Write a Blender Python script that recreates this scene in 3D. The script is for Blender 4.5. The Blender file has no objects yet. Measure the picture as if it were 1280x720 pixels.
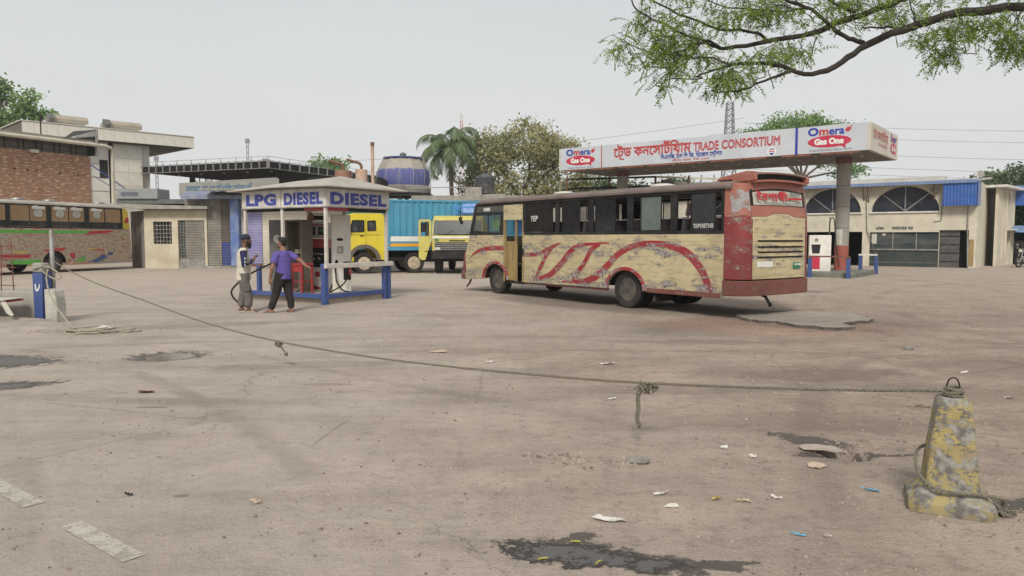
import bpy, bmesh, math, random
from math import sin, cos, pi, radians as R, sqrt, atan2
from mathutils import Vector, Matrix
from mathutils.geometry import tessellate_polygon
random.seed(7)
S = bpy.context.scene
C = S.collection
# ------------------------------------------------------------------ camera
cd = bpy.data.cameras.new('camera'); cam = bpy.data.objects.new('camera', cd); C.objects.link(cam)
PITCH = math.atan2(63, 924)
cam.location = (0, 0, 1.6); cam.rotation_euler = (pi/2 - PITCH, 0, 0)
cd.sensor_width = 36; cd.lens = 924/1280*36; cd.clip_start = .1; cd.clip_end = 3000
S.camera = cam
# ------------------------------------------------------------------ light
SUN_EL, SUN_AZ = R(43), R(-171)          # azimuth measured from +Y towards +X
W = bpy.data.worlds.new('World'); S.world = W; W.use_nodes = True
nt = W.node_tree; bg = nt.nodes['Background']
sky = nt.nodes.new('ShaderNodeTexSky'); sky.sky_type = 'NISHITA'; sky.sun_disc = False
sky.sun_elevation = SUN_EL; sky.sun_rotation = SUN_AZ; sky.dust_density = 6; sky.air_density = 1.2; sky.ozone_density = 1
tc = nt.nodes.new('ShaderNodeTexCoord'); sp = nt.nodes.new('ShaderNodeSeparateXYZ'); nt.links.new(tc.outputs['Generated'], sp.inputs[0])
rp = nt.nodes.new('ShaderNodeValToRGB'); nt.links.new(sp.outputs['Z'], rp.inputs[0])   # thin even overcast seen from horizon up to the zenith
rp.color_ramp.elements[0].position = 0; rp.color_ramp.elements[0].color = (7.1, 7.15, 7.0, 1)
rp.color_ramp.elements[1].position = .45; rp.color_ramp.elements[1].color = (5.2, 5.3, 5.45, 1)
mx = nt.nodes.new('ShaderNodeMixRGB'); mx.inputs[0].default_value = .93
nt.links.new(sky.outputs[0], mx.inputs[1]); cn = nt.nodes.new('ShaderNodeTexNoise'); cn.inputs['Scale'].default_value = 1.6; cn.inputs['Detail'].default_value = 5; cmap = nt.nodes.new('ShaderNodeMapping'); cmap.inputs['Scale'].default_value = (1, 1, 3); nt.links.new(tc.outputs['Generated'], cmap.inputs[0]); nt.links.new(cmap.outputs[0], cn.inputs['Vector'])
cr = nt.nodes.new('ShaderNodeValToRGB'); cr.color_ramp.elements[0].position = .35; cr.color_ramp.elements[0].color = (.965, .967, .975, 1); cr.color_ramp.elements[1].position = .65; cr.color_ramp.elements[1].color = (1.02, 1.02, 1.015, 1); nt.links.new(cn.outputs['Fac'], cr.inputs[0])
ml = nt.nodes.new('ShaderNodeMixRGB'); ml.blend_type = 'MULTIPLY'; ml.inputs[0].default_value = 1; nt.links.new(rp.outputs[0], ml.inputs[1]); nt.links.new(cr.outputs[0], ml.inputs[2]); nt.links.new(ml.outputs[0], mx.inputs[2]); nt.links.new(mx.outputs[0], bg.inputs[0])
bg.inputs[1].default_value = .1
sd = bpy.data.lights.new('sun', 'SUN'); sun = bpy.data.objects.new('sun', sd); C.objects.link(sun)
sd.energy = 2.4; sd.angle = R(14); sd.color = (1, .95, .87)
sdir = Vector((sin(SUN_AZ)*cos(SUN_EL), cos(SUN_AZ)*cos(SUN_EL), sin(SUN_EL)))
sun.rotation_euler = (-sdir).to_track_quat('-Z', 'Y').to_euler(); sun.location = (0, 0, 60)
S.view_settings.view_transform = 'Standard'; S.view_settings.look = 'None'
S.view_settings.exposure = .3; S.view_settings.gamma = 1
# ------------------------------------------------------------------ helpers
def setp(o, label=None, cat=None, group=None, kind=None):
    for k, v in (('label', label), ('category', cat), ('group', group), ('kind', kind)):
        if v: o[k] = v
    return o
def thing(name, label, cat, loc=(0, 0, 0), rz=0, group=None):
    o = bpy.data.objects.new(name, None); C.objects.link(o)
    o.location = loc; o.rotation_euler = (0, 0, rz); o.empty_display_size = .2
    return setp(o, label, cat, group)
def dup(root, loc=None, rz=None, label=None):
    r = root.copy(); C.objects.link(r)
    if loc is not None: r.location = loc
    if rz is not None: r.rotation_euler = (0, 0, rz)
    if label: r['label'] = label
    for ch in root.children:
        c = ch.copy(); C.objects.link(c); c.parent = r
        for g in ch.children:
            d = g.copy(); C.objects.link(d); d.parent = c
    return r
def inst(o, loc, rz=None, rot=None, scale=None):       # another piece with the same mesh under the same thing
    c = o.copy(); C.objects.link(c); c.location = loc
    if rz is not None: c.rotation_euler = (0, 0, rz)
    if rot is not None: c.rotation_euler = rot
    if scale is not None: c.scale = scale
    return c
class MB:
    def __init__(s): s.v = []; s.f = []; s.c = None
    def add(s, vs, fs):
        n = len(s.v); s.v += [tuple(p) for p in vs]; s.f += [tuple(i+n for i in f) for f in fs]; return s
    def box(s, x0, x1, y0, y1, z0, z1):
        return s.add([(x0,y0,z0),(x1,y0,z0),(x1,y1,z0),(x0,y1,z0),(x0,y0,z1),(x1,y0,z1),(x1,y1,z1),(x0,y1,z1)],
                     [(0,3,2,1),(4,5,6,7),(0,1,5,4),(1,2,6,5),(2,3,7,6),(3,0,4,7)])
    def bar(s, a, b, w, h=None, up=(0, 0, 1)):
        a = Vector(a); b = Vector(b); h = h or w; d = (b-a).normalized(); u = Vector(up)
        if abs(d.dot(u)) > .98: u = Vector((0, 1, 0))
        x = d.cross(u).normalized()*w/2; y = x.cross(d).normalized()*h/2
        p = [a-x-y, a+x-y, a+x+y, a-x+y, b-x-y, b+x-y, b+x+y, b-x+y]
        return s.add(p, [(0,3,2,1),(4,5,6,7),(0,1,5,4),(1,2,6,5),(2,3,7,6),(3,0,4,7)])
    def prism(s, pts, ax, a, b):
        f = {'x': lambda p, t: (t, p[0], p[1]), 'y': lambda p, t: (p[0], t, p[1]), 'z': lambda p, t: (p[0], p[1], t)}[ax]
        n = len(pts)
        return s.add([f(p, a) for p in pts]+[f(p, b) for p in pts],
                     [tuple(range(n)), tuple(range(2*n-1, n-1, -1))]+[(i, (i+1) % n, (i+1) % n+n, i+n) for i in range(n)])
    def holed(s, outer, holes, ax, a, b):
        f = {'x': lambda p, t: (t, p[0], p[1]), 'y': lambda p, t: (p[0], t, p[1])}[ax]
        loops = [outer]+holes
        tri = tessellate_polygon([[Vector((p[0], p[1], 0)) for p in l] for l in loops])
        flat = [p for l in loops for p in l]; n = len(flat)
        fs = [tuple(t) for t in tri]+[tuple(i+n for i in reversed(t)) for t in tri]
        k = 0
        for l in loops:
            m = len(l); fs += [(k+i, k+(i+1) % m, k+(i+1) % m+n, k+i+n) for i in range(m)]; k += m
        return s.add([f(p, a) for p in flat]+[f(p, b) for p in flat], fs)
    def tube(s, pts, r, n=8, cap=True, ry=None):
        pts = [Vector(p) for p in pts]; m = len(pts); rs = r if isinstance(r, (list, tuple)) else [r]*m
        vs = []; u = None
        for i, p in enumerate(pts):
            d = (pts[min(i+1, m-1)]-pts[max(i-1, 0)]).normalized()
            if u is None:
                u = Vector((0, 0, 1)) if abs(d.z) < .9 else Vector((1, 0, 0))
            u = (u-d*u.dot(d)).normalized(); w = d.cross(u)
            for k in range(n):
                t = 2*pi*k/n; vs.append(p+u*cos(t)*rs[i]+w*sin(t)*rs[i])
        fs = [(i*n+k, i*n+(k+1) % n, (i+1)*n+(k+1) % n, (i+1)*n+k) for i in range(m-1) for k in range(n)]
        if cap: fs += [tuple(range(n-1, -1, -1)), tuple((m-1)*n+k for k in range(n))]
        return s.add(vs, fs)
    def loft(s, rings, n=12):            # rings: (centre, rx, ry, tilt matrix or None): closed elliptical body
        vs = []
        for c, rx, ry, M in rings:
            c = Vector(c)
            for k in range(n):
                t = 2*pi*k/n; p = Vector((rx*cos(t), ry*sin(t), 0))
                if M: p = M @ p
                vs.append(c+p)
        m = len(rings)
        fs = [(i*n+k, i*n+(k+1) % n, (i+1)*n+(k+1) % n, (i+1)*n+k) for i in range(m-1) for k in range(n)]
        fs += [tuple(range(n-1, -1, -1)), tuple((m-1)*n+k for k in range(n))]
        return s.add(vs, fs)
    def lathe(s, prof, n=24, c=(0, 0, 0), ax='z', closed=False):
        vs = []
        for r, h in prof:
            for k in range(n):
                t = 2*pi*k/n; a, b = r*cos(t), r*sin(t)
                p = {'z': (a, b, h), 'y': (a, h, b), 'x': (h, a, b)}[ax]
                vs.append((p[0]+c[0], p[1]+c[1], p[2]+c[2]))
        m = len(prof); e = m if closed else m-1
        fs = [(i*n+k, i*n+(k+1) % n, ((i+1) % m)*n+(k+1) % n, ((i+1) % m)*n+k) for i in range(e) for k in range(n)]
        if not closed:
            if prof[0][0] > 1e-4: fs.append(tuple(range(n-1, -1, -1)))
            if prof[-1][0] > 1e-4: fs.append(tuple((m-1)*n+k for k in range(n)))
        return s.add(vs, fs)
    def sph(s, c, r, n=12, m=8, M=None):
        r = (r, r, r) if not isinstance(r, tuple) else r
        prof = []
        vs = []
        for i in range(m+1):
            a = pi*i/m
            for k in range(n):
                t = 2*pi*k/n; p = Vector((sin(a)*cos(t)*r[0], sin(a)*sin(t)*r[1], cos(a)*r[2]))
                if M: p = M @ p
                vs.append((p.x+c[0], p.y+c[1], p.z+c[2]))
        return s.add(vs, [(i*n+k, i*n+(k+1) % n, (i+1)*n+(k+1) % n, (i+1)*n+k) for i in range(m) for k in range(n)])
    def mesh(s, name, mat, smooth=True, clean=True, ang=35):
        me = bpy.data.meshes.new(name)
        if clean:
            bm = bmesh.new(); vv = [bm.verts.new(p) for p in s.v]
            for f in s.f:
                try: bm.faces.new([vv[i] for i in f])
                except ValueError: pass
            bmesh.ops.remove_doubles(bm, verts=bm.verts, dist=1e-5)
            bmesh.ops.recalc_face_normals(bm, faces=bm.faces)
            bm.to_mesh(me); bm.free()
        else:
            me.from_pydata(s.v, [], s.f)
        if mat: me.materials.append(mat)
        if smooth:
            me.polygons.foreach_set('use_smooth', [True]*len(me.polygons))
            if ang: me.set_sharp_from_angle(angle=R(ang))
        return me
    def build(s, name, mat, parent=None, smooth=True, bevel=0, clean=True, ang=35, label=None, kind=None, loc=None, rot=None):
        o = bpy.data.objects.new(name, s.mesh(name, mat, smooth, clean, ang)); C.objects.link(o)
        if parent: o.parent = parent
        if bevel:
            m = o.modifiers.new('bevel', 'BEVEL'); m.width = bevel; m.segments = 2; m.limit_method = 'ANGLE'; m.angle_limit = R(40)
        if loc is not None: o.location = loc
        if rot is not None: o.rotation_euler = rot
        return setp(o, label, kind=kind)
def arcpts(cx, cz, rx, rz, a0, a1, n):
    return [(cx+rx*cos(R(a0+(a1-a0)*i/n)), cz+rz*sin(R(a0+(a1-a0)*i/n))) for i in range(n+1)]
def ribbon2(pts):                         # (u, v, width) -> outline polygon halves
    l, r = [], []
    for i, (u, v, w) in enumerate(pts):
        a = pts[max(i-1, 0)]; b = pts[min(i+1, len(pts)-1)]
        dx, dy = b[0]-a[0], b[1]-a[1]; L = sqrt(dx*dx+dy*dy) or 1
        l.append((u-dy/L*w/2, v+dx/L*w/2)); r.append((u+dy/L*w/2, v-dx/L*w/2))
    return l, r
def smoothline(pts, k=4):                 # Catmull-Rom through tuples of any size
    out = []; n = len(pts)
    for i in range(n-1):
        p0, p1, p2, p3 = pts[max(i-1, 0)], pts[i], pts[i+1], pts[min(i+2, n-1)]
        for j in range(k):
            t = j/k
            out.append(tuple(.5*((2*b)+(-a+c)*t+(2*a-5*b+4*c-d)*t*t+(-a+3*b-3*c+d)*t**3) for a, b, c, d in zip(p0, p1, p2, p3)))
    out.append(tuple(pts[-1])); return out
# ------------------------------------------------------------------ materials
def nodes(name):
    m = bpy.data.materials.new(name); m.use_nodes = True; t = m.node_tree
    return m, t, t.nodes['Principled BSDF'], t.nodes.new, t.links.new
def col4(c): return (c[0], c[1], c[2], 1)
def coords(t, sc=(1, 1, 1), space='Object'):
    N, L = t.nodes.new, t.links.new
    a = N('ShaderNodeTexCoord'); b = N('ShaderNodeMapping'); b.inputs['Scale'].default_value = sc
    L(a.outputs[space], b.inputs[0]); return b.outputs[0]
def noise(t, vec, scale, detail=4, rough=.55):
    n = t.nodes.new('ShaderNodeTexNoise'); n.inputs['Scale'].default_value = scale
    n.inputs['Detail'].default_value = detail; n.inputs['Roughness'].default_value = rough
    t.links.new(vec, n.inputs['Vector']); return n.outputs['Fac']
def ramp(t, fac, a, b, c0=(0, 0, 0), c1=(1, 1, 1)):
    r = t.nodes.new('ShaderNodeValToRGB'); e = r.color_ramp.elements
    e[0].position = a; e[0].color = col4(c0); e[1].position = b; e[1].color = col4(c1)
    t.links.new(fac, r.inputs[0]); return r.outputs[0]
def mixc(t, fac, a, b, mode='MIX'):
    m = t.nodes.new('ShaderNodeMixRGB'); m.blend_type = mode
    for i, x in ((0, fac), (1, a), (2, b)):
        if isinstance(x, (int, float)): m.inputs[i].default_value = x if i == 0 else (x, x, x, 1)
        elif isinstance(x, (tuple, list)): m.inputs[i].default_value = col4(x)
        else: t.links.new(x, m.inputs[i])
    return m.outputs[0]
def mth(t, op, a, b=0, clamp=False):
    m = t.nodes.new('ShaderNodeMath'); m.operation = op; m.use_clamp = clamp
    for i, x in ((0, a), (1, b)):
        if isinstance(x, (int, float)): m.inputs[i].default_value = x
        else: t.links.new(x, m.inputs[i])
    return m.outputs[0]
def bump(t, bsdf, h, strength=.3, dist=.01):
    b = t.nodes.new('ShaderNodeBump'); b.inputs['Strength'].default_value = strength; b.inputs['Distance'].default_value = dist
    t.links.new(h, b.inputs['Height']); t.links.new(b.outputs[0], bsdf.inputs['Normal'])
def mat(name, c, c2=None, scale=3, lo=.4, hi=.65, rough=.6, metal=0, dirt=.25, dirtc=(.16, .13, .1), bs=40, bstr=.15, bd=.004, stretch=(1, 1, 1), spec=.5):
    m, t, b, N, L = nodes(name); v = coords(t, stretch)
    n1 = noise(t, v, scale, 5)
    base = mixc(t, ramp(t, n1, lo, hi), c, c2) if c2 else mixc(t, 0, c, c)
    if dirt:
        v2 = coords(t); n2 = noise(t, v2, scale*.37+.3, 7, .65)
        base = mixc(t, mth(t, 'MULTIPLY', ramp(t, n2, .42, .75), dirt), base, dirtc)
    L(base, b.inputs['Base Color']) if not isinstance(base, tuple) else None
    b.inputs['Roughness'].default_value = rough; b.inputs['Metallic'].default_value = metal
    b.inputs['Specular IOR Level'].default_value = spec
    if bstr: bump(t, b, noise(t, coords(t), bs, 3), bstr, bd)
    return m
def chipped(name, c, under=(.3, .28, .26), under2=(.13, .1, .09), amt=.56, st=(1, 1, 2.6), scale=2.6, grime=.3, rough=.5, seams=0, c2=None, zband=None):
    m, t, b, N, L = nodes(name)
    v = coords(t, st); a = noise(t, v, scale, 9, .74); f = noise(t, coords(t, (1, 1, 2.4)), 30, 5, .75)
    k = mth(t, 'ADD', mth(t, 'MULTIPLY', a, .66), mth(t, 'MULTIPLY', f, .34))
    if zband:
        zs = t.nodes.new('ShaderNodeSeparateXYZ'); L(coords(t), zs.inputs[0]); zr = t.nodes.new('ShaderNodeValToRGB'); zr.color_ramp.elements.remove(zr.color_ramp.elements[1])
        for i_, (p_, q_) in enumerate(zband):
            e_ = zr.color_ramp.elements[0] if i_ == 0 else zr.color_ramp.elements.new(p_)
            e_.position = p_; e_.color = (q_, q_, q_, 1)
        L(mth(t, 'MULTIPLY', zs.outputs['Z'], .5), zr.inputs[0]); k = mth(t, 'ADD', k, mth(t, 'MULTIPLY', mth(t, 'SUBTRACT', zr.outputs[0], .5), .17))
    chip = ramp(t, k, amt, amt+.008); rim_ = ramp(t, k, amt-.014, amt-.002)
    u = mixc(t, ramp(t, noise(t, coords(t), 17, 4), .42, .6), under, under2)
    base = mixc(t, ramp(t, noise(t, coords(t, (1, 1, .5)), 1.3, 5), .35, .7), c, c2 or tuple(x*.8 for x in c))
    g = noise(t, coords(t, (.7, .7, 2)), 3.3, 8, .7)
    base = mixc(t, mth(t, 'MULTIPLY', ramp(t, g, .48, .72), grime), base, (.17, .13, .09))
    base = mixc(t, mth(t, 'MULTIPLY', rim_, .55), base, (.1, .08, .06)); spk = noise(t, coords(t, (1, 1, 3)), 13, 6, .8); base = mixc(t, ramp(t, spk, .655, .675), base, (.07, .055, .045)); col = mixc(t, chip, base, u)
    h = mth(t, 'SUBTRACT', mth(t, 'ADD', noise(t, coords(t), 5, 3), mth(t, 'MULTIPLY', noise(t, coords(t, (1, 1, 2)), 1.6, 2), 1.6)), mth(t, 'MULTIPLY', chip, .12))
    if seams:
        z = t.nodes.new('ShaderNodeSeparateXYZ'); L(coords(t), z.inputs[0])
        fr = mth(t, 'FRACT', mth(t, 'ADD', mth(t, 'MULTIPLY', z.outputs['Z'], 1/seams), mth(t, 'MULTIPLY', noise(t, coords(t), 1.5, 2), .18)))
        line = ramp(t, fr, .02, .05, (1, 1, 1), (0, 0, 0))
        h = mth(t, 'SUBTRACT', h, mth(t, 'MULTIPLY', line, .5))
        brk = mth(t, 'MULTIPLY', mth(t, 'MULTIPLY', line, ramp(t, noise(t, coords(t), 3.5, 4), .5, .56)), .7)
        col = mixc(t, brk, col, (.15, .12, .09))
    L(col, b.inputs['Base Color']); b.inputs['Roughness'].default_value = rough
    bump(t, b, h, .5, .012)
    return m
def glass(name, c, alpha=.35, rough=.08, dust=.25, dustc=(.3, .28, .25)):     # a dusty pane: part see-through, part reflecting
    m, t, b, N, L = nodes(name)
    b.inputs['Base Color'].default_value = col4(c); b.inputs['Roughness'].default_value = rough
    d = mth(t, 'MULTIPLY', ramp(t, noise(t, coords(t), 4, 6, .7), .35, .8), dust)
    L(mixc(t, d, c, dustc), b.inputs['Base Color'])
    L(mth(t, 'ADD', d, alpha, True), b.inputs['Alpha'])
    return m
M = {}
def tx(name, body, size, m, parent, origin, xd, yd, extrude=.004, bold=0, sx=1, align='LEFT', strip=0, shear=0, space=1, fit=None):
    """lettering laid on a flat surface: xd along the line, yd up; strip>0 draws the outlines as flat strokes"""
    cu = bpy.data.curves.new('lettering', 'FONT'); cu.body = body; cu.size = size; cu.resolution_u = 3
    cu.align_x = align; cu.offset = bold; cu.shear = shear; cu.space_character = space
    if strip: cu.fill_mode = 'NONE'
    tmp = bpy.data.objects.new('t', cu); C.objects.link(tmp)
    dg = bpy.context.evaluated_depsgraph_get(); me = bpy.data.meshes.new_from_object(tmp.evaluated_get(dg), depsgraph=dg)
    bpy.data.objects.remove(tmp); bpy.data.curves.remove(cu)
    if fit:
        xs_ = [v.co.x for v in me.vertices]; sx = fit/(max(xs_)-min(xs_)); origin = Vector(origin)-Vector(xd).normalized()*min(xs_)*sx
    xd = Vector(xd).normalized(); yd = Vector(yd).normalized(); zd = xd.cross(yd); O = Vector(origin)
    mb = MB(); T = lambda p, k=0: O+xd*p[0]*sx+yd*p[1]+zd*k
    if strip:
        w = strip/2; vs = [v.co.copy() for v in me.vertices]
        for i, e in enumerate(me.edges):
            a, b = vs[e.vertices[0]], vs[e.vertices[1]]; d = b-a
            if d.length < 1e-5: continue
            d.normalize(); n = Vector((-d.y, d.x, 0))*w; q = d*w*.6; k = extrude+(i % 9)*.0004
            mb.add([T(a-n-q, k), T(b-n+q, k), T(b+n+q, k), T(a+n-q, k)], [(0, 1, 2, 3)])
    else:
        mb.add([T(v.co, extrude) for v in me.vertices], [tuple(p.vertices) for p in me.polygons])
    bpy.data.meshes.remove(me)
    return mb.build(name, m, parent, smooth=False, clean=False)
M['concrete'] = mat('concrete', (.34, .32, .28), (.24, .225, .2), 2.5, rough=.9, bs=30, bstr=.4, bd=.01)
M['dark'] = mat('dark_metal', (.014, .015, .017), (.028, .026, .024), 6, rough=.7, dirt=.2, spec=.2)
M['black'] = mat('black_paint', (.009, .009, .01), rough=.6, dirt=.12, spec=.25)
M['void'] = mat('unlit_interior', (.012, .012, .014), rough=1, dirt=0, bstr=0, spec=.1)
M['steel'] = mat('grey_steel', (.36, .36, .35), (.22, .2, .17), 5, rough=.5, metal=.4, dirt=.3)
M['rust'] = mat('rusty_steel', (.2, .09, .05), (.1, .05, .035), 8, rough=.85)
M['white'] = mat('white_paint', (.72, .7, .65), (.6, .57, .5), 4, rough=.5, dirt=.3)
M['cream'] = mat('cream_wall', (.62, .575, .46), (.53, .485, .39), 1.2, rough=.85, dirt=.35, dirtc=(.2, .17, .13))
M['blue'] = chipped('blue_post_paint', (.045, .085, .26), amt=.6, scale=4)
M['rubber'] = mat('tyre_rubber', (.018, .017, .017), (.035, .031, .028), 9, rough=.9, dirt=.35, dirtc=(.1, .085, .07), spec=.3)
M['rim'] = mat('wheel_rim', (.05, .044, .04), (.11, .095, .08), 7, rough=.7, dirt=.5)
M['grey'] = mat('grey_paint', (.13, .135, .125), (.09, .09, .085), 4, rough=.55)
M['paper'] = mat('litter_paper', (.62, .6, .55), (.5, .47, .42), 20, rough=.85, dirt=.4)
M['rope'] = mat('rope_fibre', (.2, .18, .13), (.12, .11, .085), 60, rough=.95, dirt=.3)
M['ropelight'] = mat('pale_rope_fibre', (.42, .38, .3), (.27, .24, .18), 40, rough=.95, dirt=.3)
# ---- the yard
def ell(t, P, cx, cy, rx, ry, rot=0, wob=.5, soft=.12, warp=None):
    """mask of an irregular patch at a real place on the ground"""
    X = mth(t, 'SUBTRACT', P.outputs['X'], cx); Y = mth(t, 'SUBTRACT', P.outputs['Y'], cy)
    c, s = cos(R(rot)), sin(R(rot))
    u = mth(t, 'ADD', mth(t, 'MULTIPLY', X, c/rx), mth(t, 'MULTIPLY', Y, s/rx))
    v = mth(t, 'ADD', mth(t, 'MULTIPLY', X, -s/ry), mth(t, 'MULTIPLY', Y, c/ry))
    r = mth(t, 'ADD', mth(t, 'MULTIPLY', u, u), mth(t, 'MULTIPLY', v, v))
    r = mth(t, 'ADD', r, mth(t, 'MULTIPLY', mth(t, 'SUBTRACT', warp, .5), wob*4))
    return ramp(t, r, 1-soft, 1+soft, (1, 1, 1), (0, 0, 0))
m, t, b, N, L = nodes('dusty_yard'); v = coords(t); M['ground'] = m
P = N('ShaderNodeSeparateXYZ'); L(v, P.inputs[0])
n_big = noise(t, v, .16, 5, .6); n_mid = noise(t, v, .9, 7, .65); n_fine = noise(t, v, 7, 8, .7); n_grit = noise(t, v, 55, 4, .7)
track = noise(t, coords(t, (.25, 1.3, 1)), 1.6, 7, .65)
side = mth(t, 'ADD', mth(t, 'MULTIPLY', P.outputs['X'], .16), mth(t, 'MULTIPLY', mth(t, 'SUBTRACT', n_big, .5), 3.2))
side = ramp(t, mth(t, 'ADD', mth(t, 'MULTIPLY', side, .5), .45), .2, .8)
asph = mixc(t, ramp(t, n_mid, .34, .66), (.435, .372, .312), (.34, .292, .246))
dirt = mixc(t, ramp(t, n_mid, .34, .66), (.385, .303, .241), (.255, .197, .153))
base = mixc(t, side, asph, dirt)
far = ramp(t, mth(t, 'MULTIPLY', P.outputs['Y'], .01), .14, .3)
base = mixc(t, mth(t, 'MULTIPLY', far, .6), base, (.45, .38, .31))
base = mixc(t, mth(t, 'MULTIPLY', ramp(t, track, .5, .72), .36), base, (.165, .132, .105))
base = mixc(t, mth(t, 'MULTIPLY', ramp(t, track, .28, .44, (1, 1, 1), (0, 0, 0)), .35), base, (.42, .37, .3))
sd_ = mth(t, 'ADD', .45, mth(t, 'MULTIPLY', side, .6))
base = mixc(t, mth(t, 'MULTIPLY', mth(t, 'MULTIPLY', ramp(t, n_fine, .5, .7), .62), sd_), base, (.13, .108, .09))
base = mixc(t, mth(t, 'MULTIPLY', mth(t, 'MULTIPLY', ramp(t, n_grit, .57, .66), .6), sd_), base, (.09, .078, .066))
base = mixc(t, mth(t, 'MULTIPLY', ramp(t, n_grit, .33, .43, (1, 1, 1), (0, 0, 0)), .42), base, (.5, .45, .38))
vz = N('ShaderNodeTexVoronoi'); vz.inputs['Scale'].default_value = 9; L(v, vz.inputs['Vector'])
base = mixc(t, mth(t, 'MULTIPLY', ramp(t, vz.outputs['Distance'], .04, .08, (1, 1, 1), (0, 0, 0)), .22), base, (.44, .41, .36))
warp = noise(t, v, 2.3, 8, .7)
red = ell(t, P, 4.6, 13.4, 2.6, 1.6, -10, .5, .6, warp)
base = mixc(t, mth(t, 'MULTIPLY', red, .5), base, (.42, .26, .19))
brown = [ell(t, P, 3.7, 8.6, 1.1, .4, 5, .8, .4, warp), ell(t, P, 4.4, 7.9, .8, .2, 5, .8, .4, warp), ell(t, P, 3.2, 6.1, .7, .25, -20, .8, .4, warp), ell(t, P, 5.55, 12.55, 1.0, .16, 0, .5, .4, warp), ell(t, P, 4.9, 13.2, .5, .3, -40, .5, .4, warp),
         ell(t, P, 3.3, 8.7, 1.5, .55, 5, .6, .5, warp), ell(t, P, 5.2, 7.4, 1.6, .5, 0, .6, .5, warp), ell(t, P, 1.6, 7.7, 1.2, .28, 0, .6, .5, warp),
         ell(t, P, -2.6, 9.2, 1.5, .3, 10, .6, .6, warp), ell(t, P, -2.0, 8.0, .3, .09, 0, .5, .5, warp), ell(t, P, 2.6, 6.3, 1.3, .45, 0, .6, .6, warp),
         ell(t, P, 6.3, 9.3, 1.6, .4, 5, .8, .5, warp), ell(t, P, 3, 11.3, 1.9, .28, 0, .6, .5, warp), ell(t, P, -6, 13.3, 2.6, .5, 20, .6, .7, warp)]
for k in brown: base = mixc(t, mth(t, 'MULTIPLY', k, .34), base, (.14, .108, .082))
oil_shade = [ell(t, P, -3.4, 6.9, .16, .04, 0, .4, .3, warp), ell(t, P, -2.06, 4.5, .05, .03, 0, .4, .3, warp), ell(t, P, 7.5, 22, 2.5, .6, 0, .6, .5, warp), ell(t, P, 1.6, 18, 3.6, 1.3, -54, .4, .6, warp)]  # last patch paints the bus's shade under and beside its near side
for k in oil_shade: base = mixc(t, mth(t, 'MULTIPLY', k, .5), base, (.07, .06, .05))
wv = mth(t, 'MULTIPLY', mth(t, 'SUBTRACT', n_mid, .5), .7)
trk = None
for cx, cy, rad, w_ in [(13, 2, 9.6, .11), (13, 2, 11.3, .12), (14, 1, 8.2, .1), (-2, 26, 17.2, .14), (-2, 26, 18.9, .14), (1, -14, 24.4, .12), (1, -14, 25.9, .12), (24, 12, 16.2, .13), (24, 12, 17.8, .13), (-16, -4, 15.5, .1), (-16, -4, 17.1, .1)]:
    dx = mth(t, 'SUBTRACT', P.outputs['X'], cx); dy = mth(t, 'SUBTRACT', P.outputs['Y'], cy)
    r_ = mth(t, 'SQRT', mth(t, 'ADD', mth(t, 'MULTIPLY', dx, dx), mth(t, 'MULTIPLY', dy, dy)))
    k = ramp(t, mth(t, 'ABSOLUTE', mth(t, 'SUBTRACT', mth(t, 'ADD', r_, mth(t, 'MULTIPLY', wv, .25)), rad)), w_*.6, w_*1.5, (1, 1, 1), (0, 0, 0)); trk = k if trk is None else mth(t, 'MAXIMUM', trk, k)
trk = mth(t, 'MULTIPLY', trk, ramp(t, noise(t, v, .5, 4), .42, .62))
base = mixc(t, mth(t, 'MULTIPLY', trk, .45), base, (.17, .135, .11))
vc = N('ShaderNodeTexVoronoi'); vc.feature = 'DISTANCE_TO_EDGE'; vc.inputs['Scale'].default_value = .33; L(mixc(t, .3, v, noise(t, v, 1.1, 9, .75)), vc.inputs['Vector'])
crk = mth(t, 'MULTIPLY', ramp(t, vc.outputs['Distance'], .001, .004, (1, 1, 1), (0, 0, 0)), ramp(t, noise(t, v, .45, 3), .5, .56))
base = mixc(t, mth(t, 'MULTIPLY', crk, .4), base, (.09, .07, .055))
warp2 = noise(t, v, 8, 10, .78)
wet = None; halo = None
for a in [(.3, 3.64, .4, .16, -8, .42, .05), (.68, 3.52, .3, .12, -14, .42, .05), (.98, 3.5, .15, .06, -10, .42, .06), (.36, 3.84, .12, .06, 20, .4, .06), (1.14, 3.53, .08, .03, 0, .5, .1),
          (-6.8, 9.5, .95, .5, -8, .4, .06), (-5.8, 7.75, .85, .3, 22, .4, .06), (-4.72, 10.0, .5, .42, 0, .4, .12),
          (2.32, 5.75, .3, .12, -35, .5, .12), (2.35, 5.42, .3, .07, 0, .4, .1), (2.75, 5.35, .25, .03, 0, .4, .3), (3.05, 4.35, .5, .12, 0, .4, .15)]:  # patches by the broken hole paint its shade; last one paints the bollard's shadow
    a = list(a); a[5] = a[5]*3.4; k = ell(t, P, *a, warp=warp2); wet = k if wet is None else mth(t, 'MAXIMUM', wet, k); a[2] *= 1.25; a[3] *= 1.35; a[6] = .7; k = ell(t, P, *a, warp=warp2); halo = k if halo is None else mth(t, 'MAXIMUM', halo, k)
base = mixc(t, mth(t, 'MULTIPLY', halo, .35), base, (.14, .11, .088))
base = mixc(t, mth(t, 'MULTIPLY', wet, .86), base, mixc(t, ramp(t, n_fine, .35, .6), (.055, .047, .042), (.085, .072, .06)))
core = None
for a in [(.28, 3.63, .33, .13, -8, 2.2, .5), (.62, 3.53, .24, .09, -14, 2.2, .5), (-6.7, 9.55, .7, .3, -8, .4, .15), (-5.75, 7.75, .6, .17, 22, .4, .15)]:
    k = ell(t, P, *a, warp=warp2); core = k if core is None else mth(t, 'MAXIMUM', core, k)
base = mixc(t, mth(t, 'MULTIPLY', core, .6), base, (.075, .074, .076))
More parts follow.
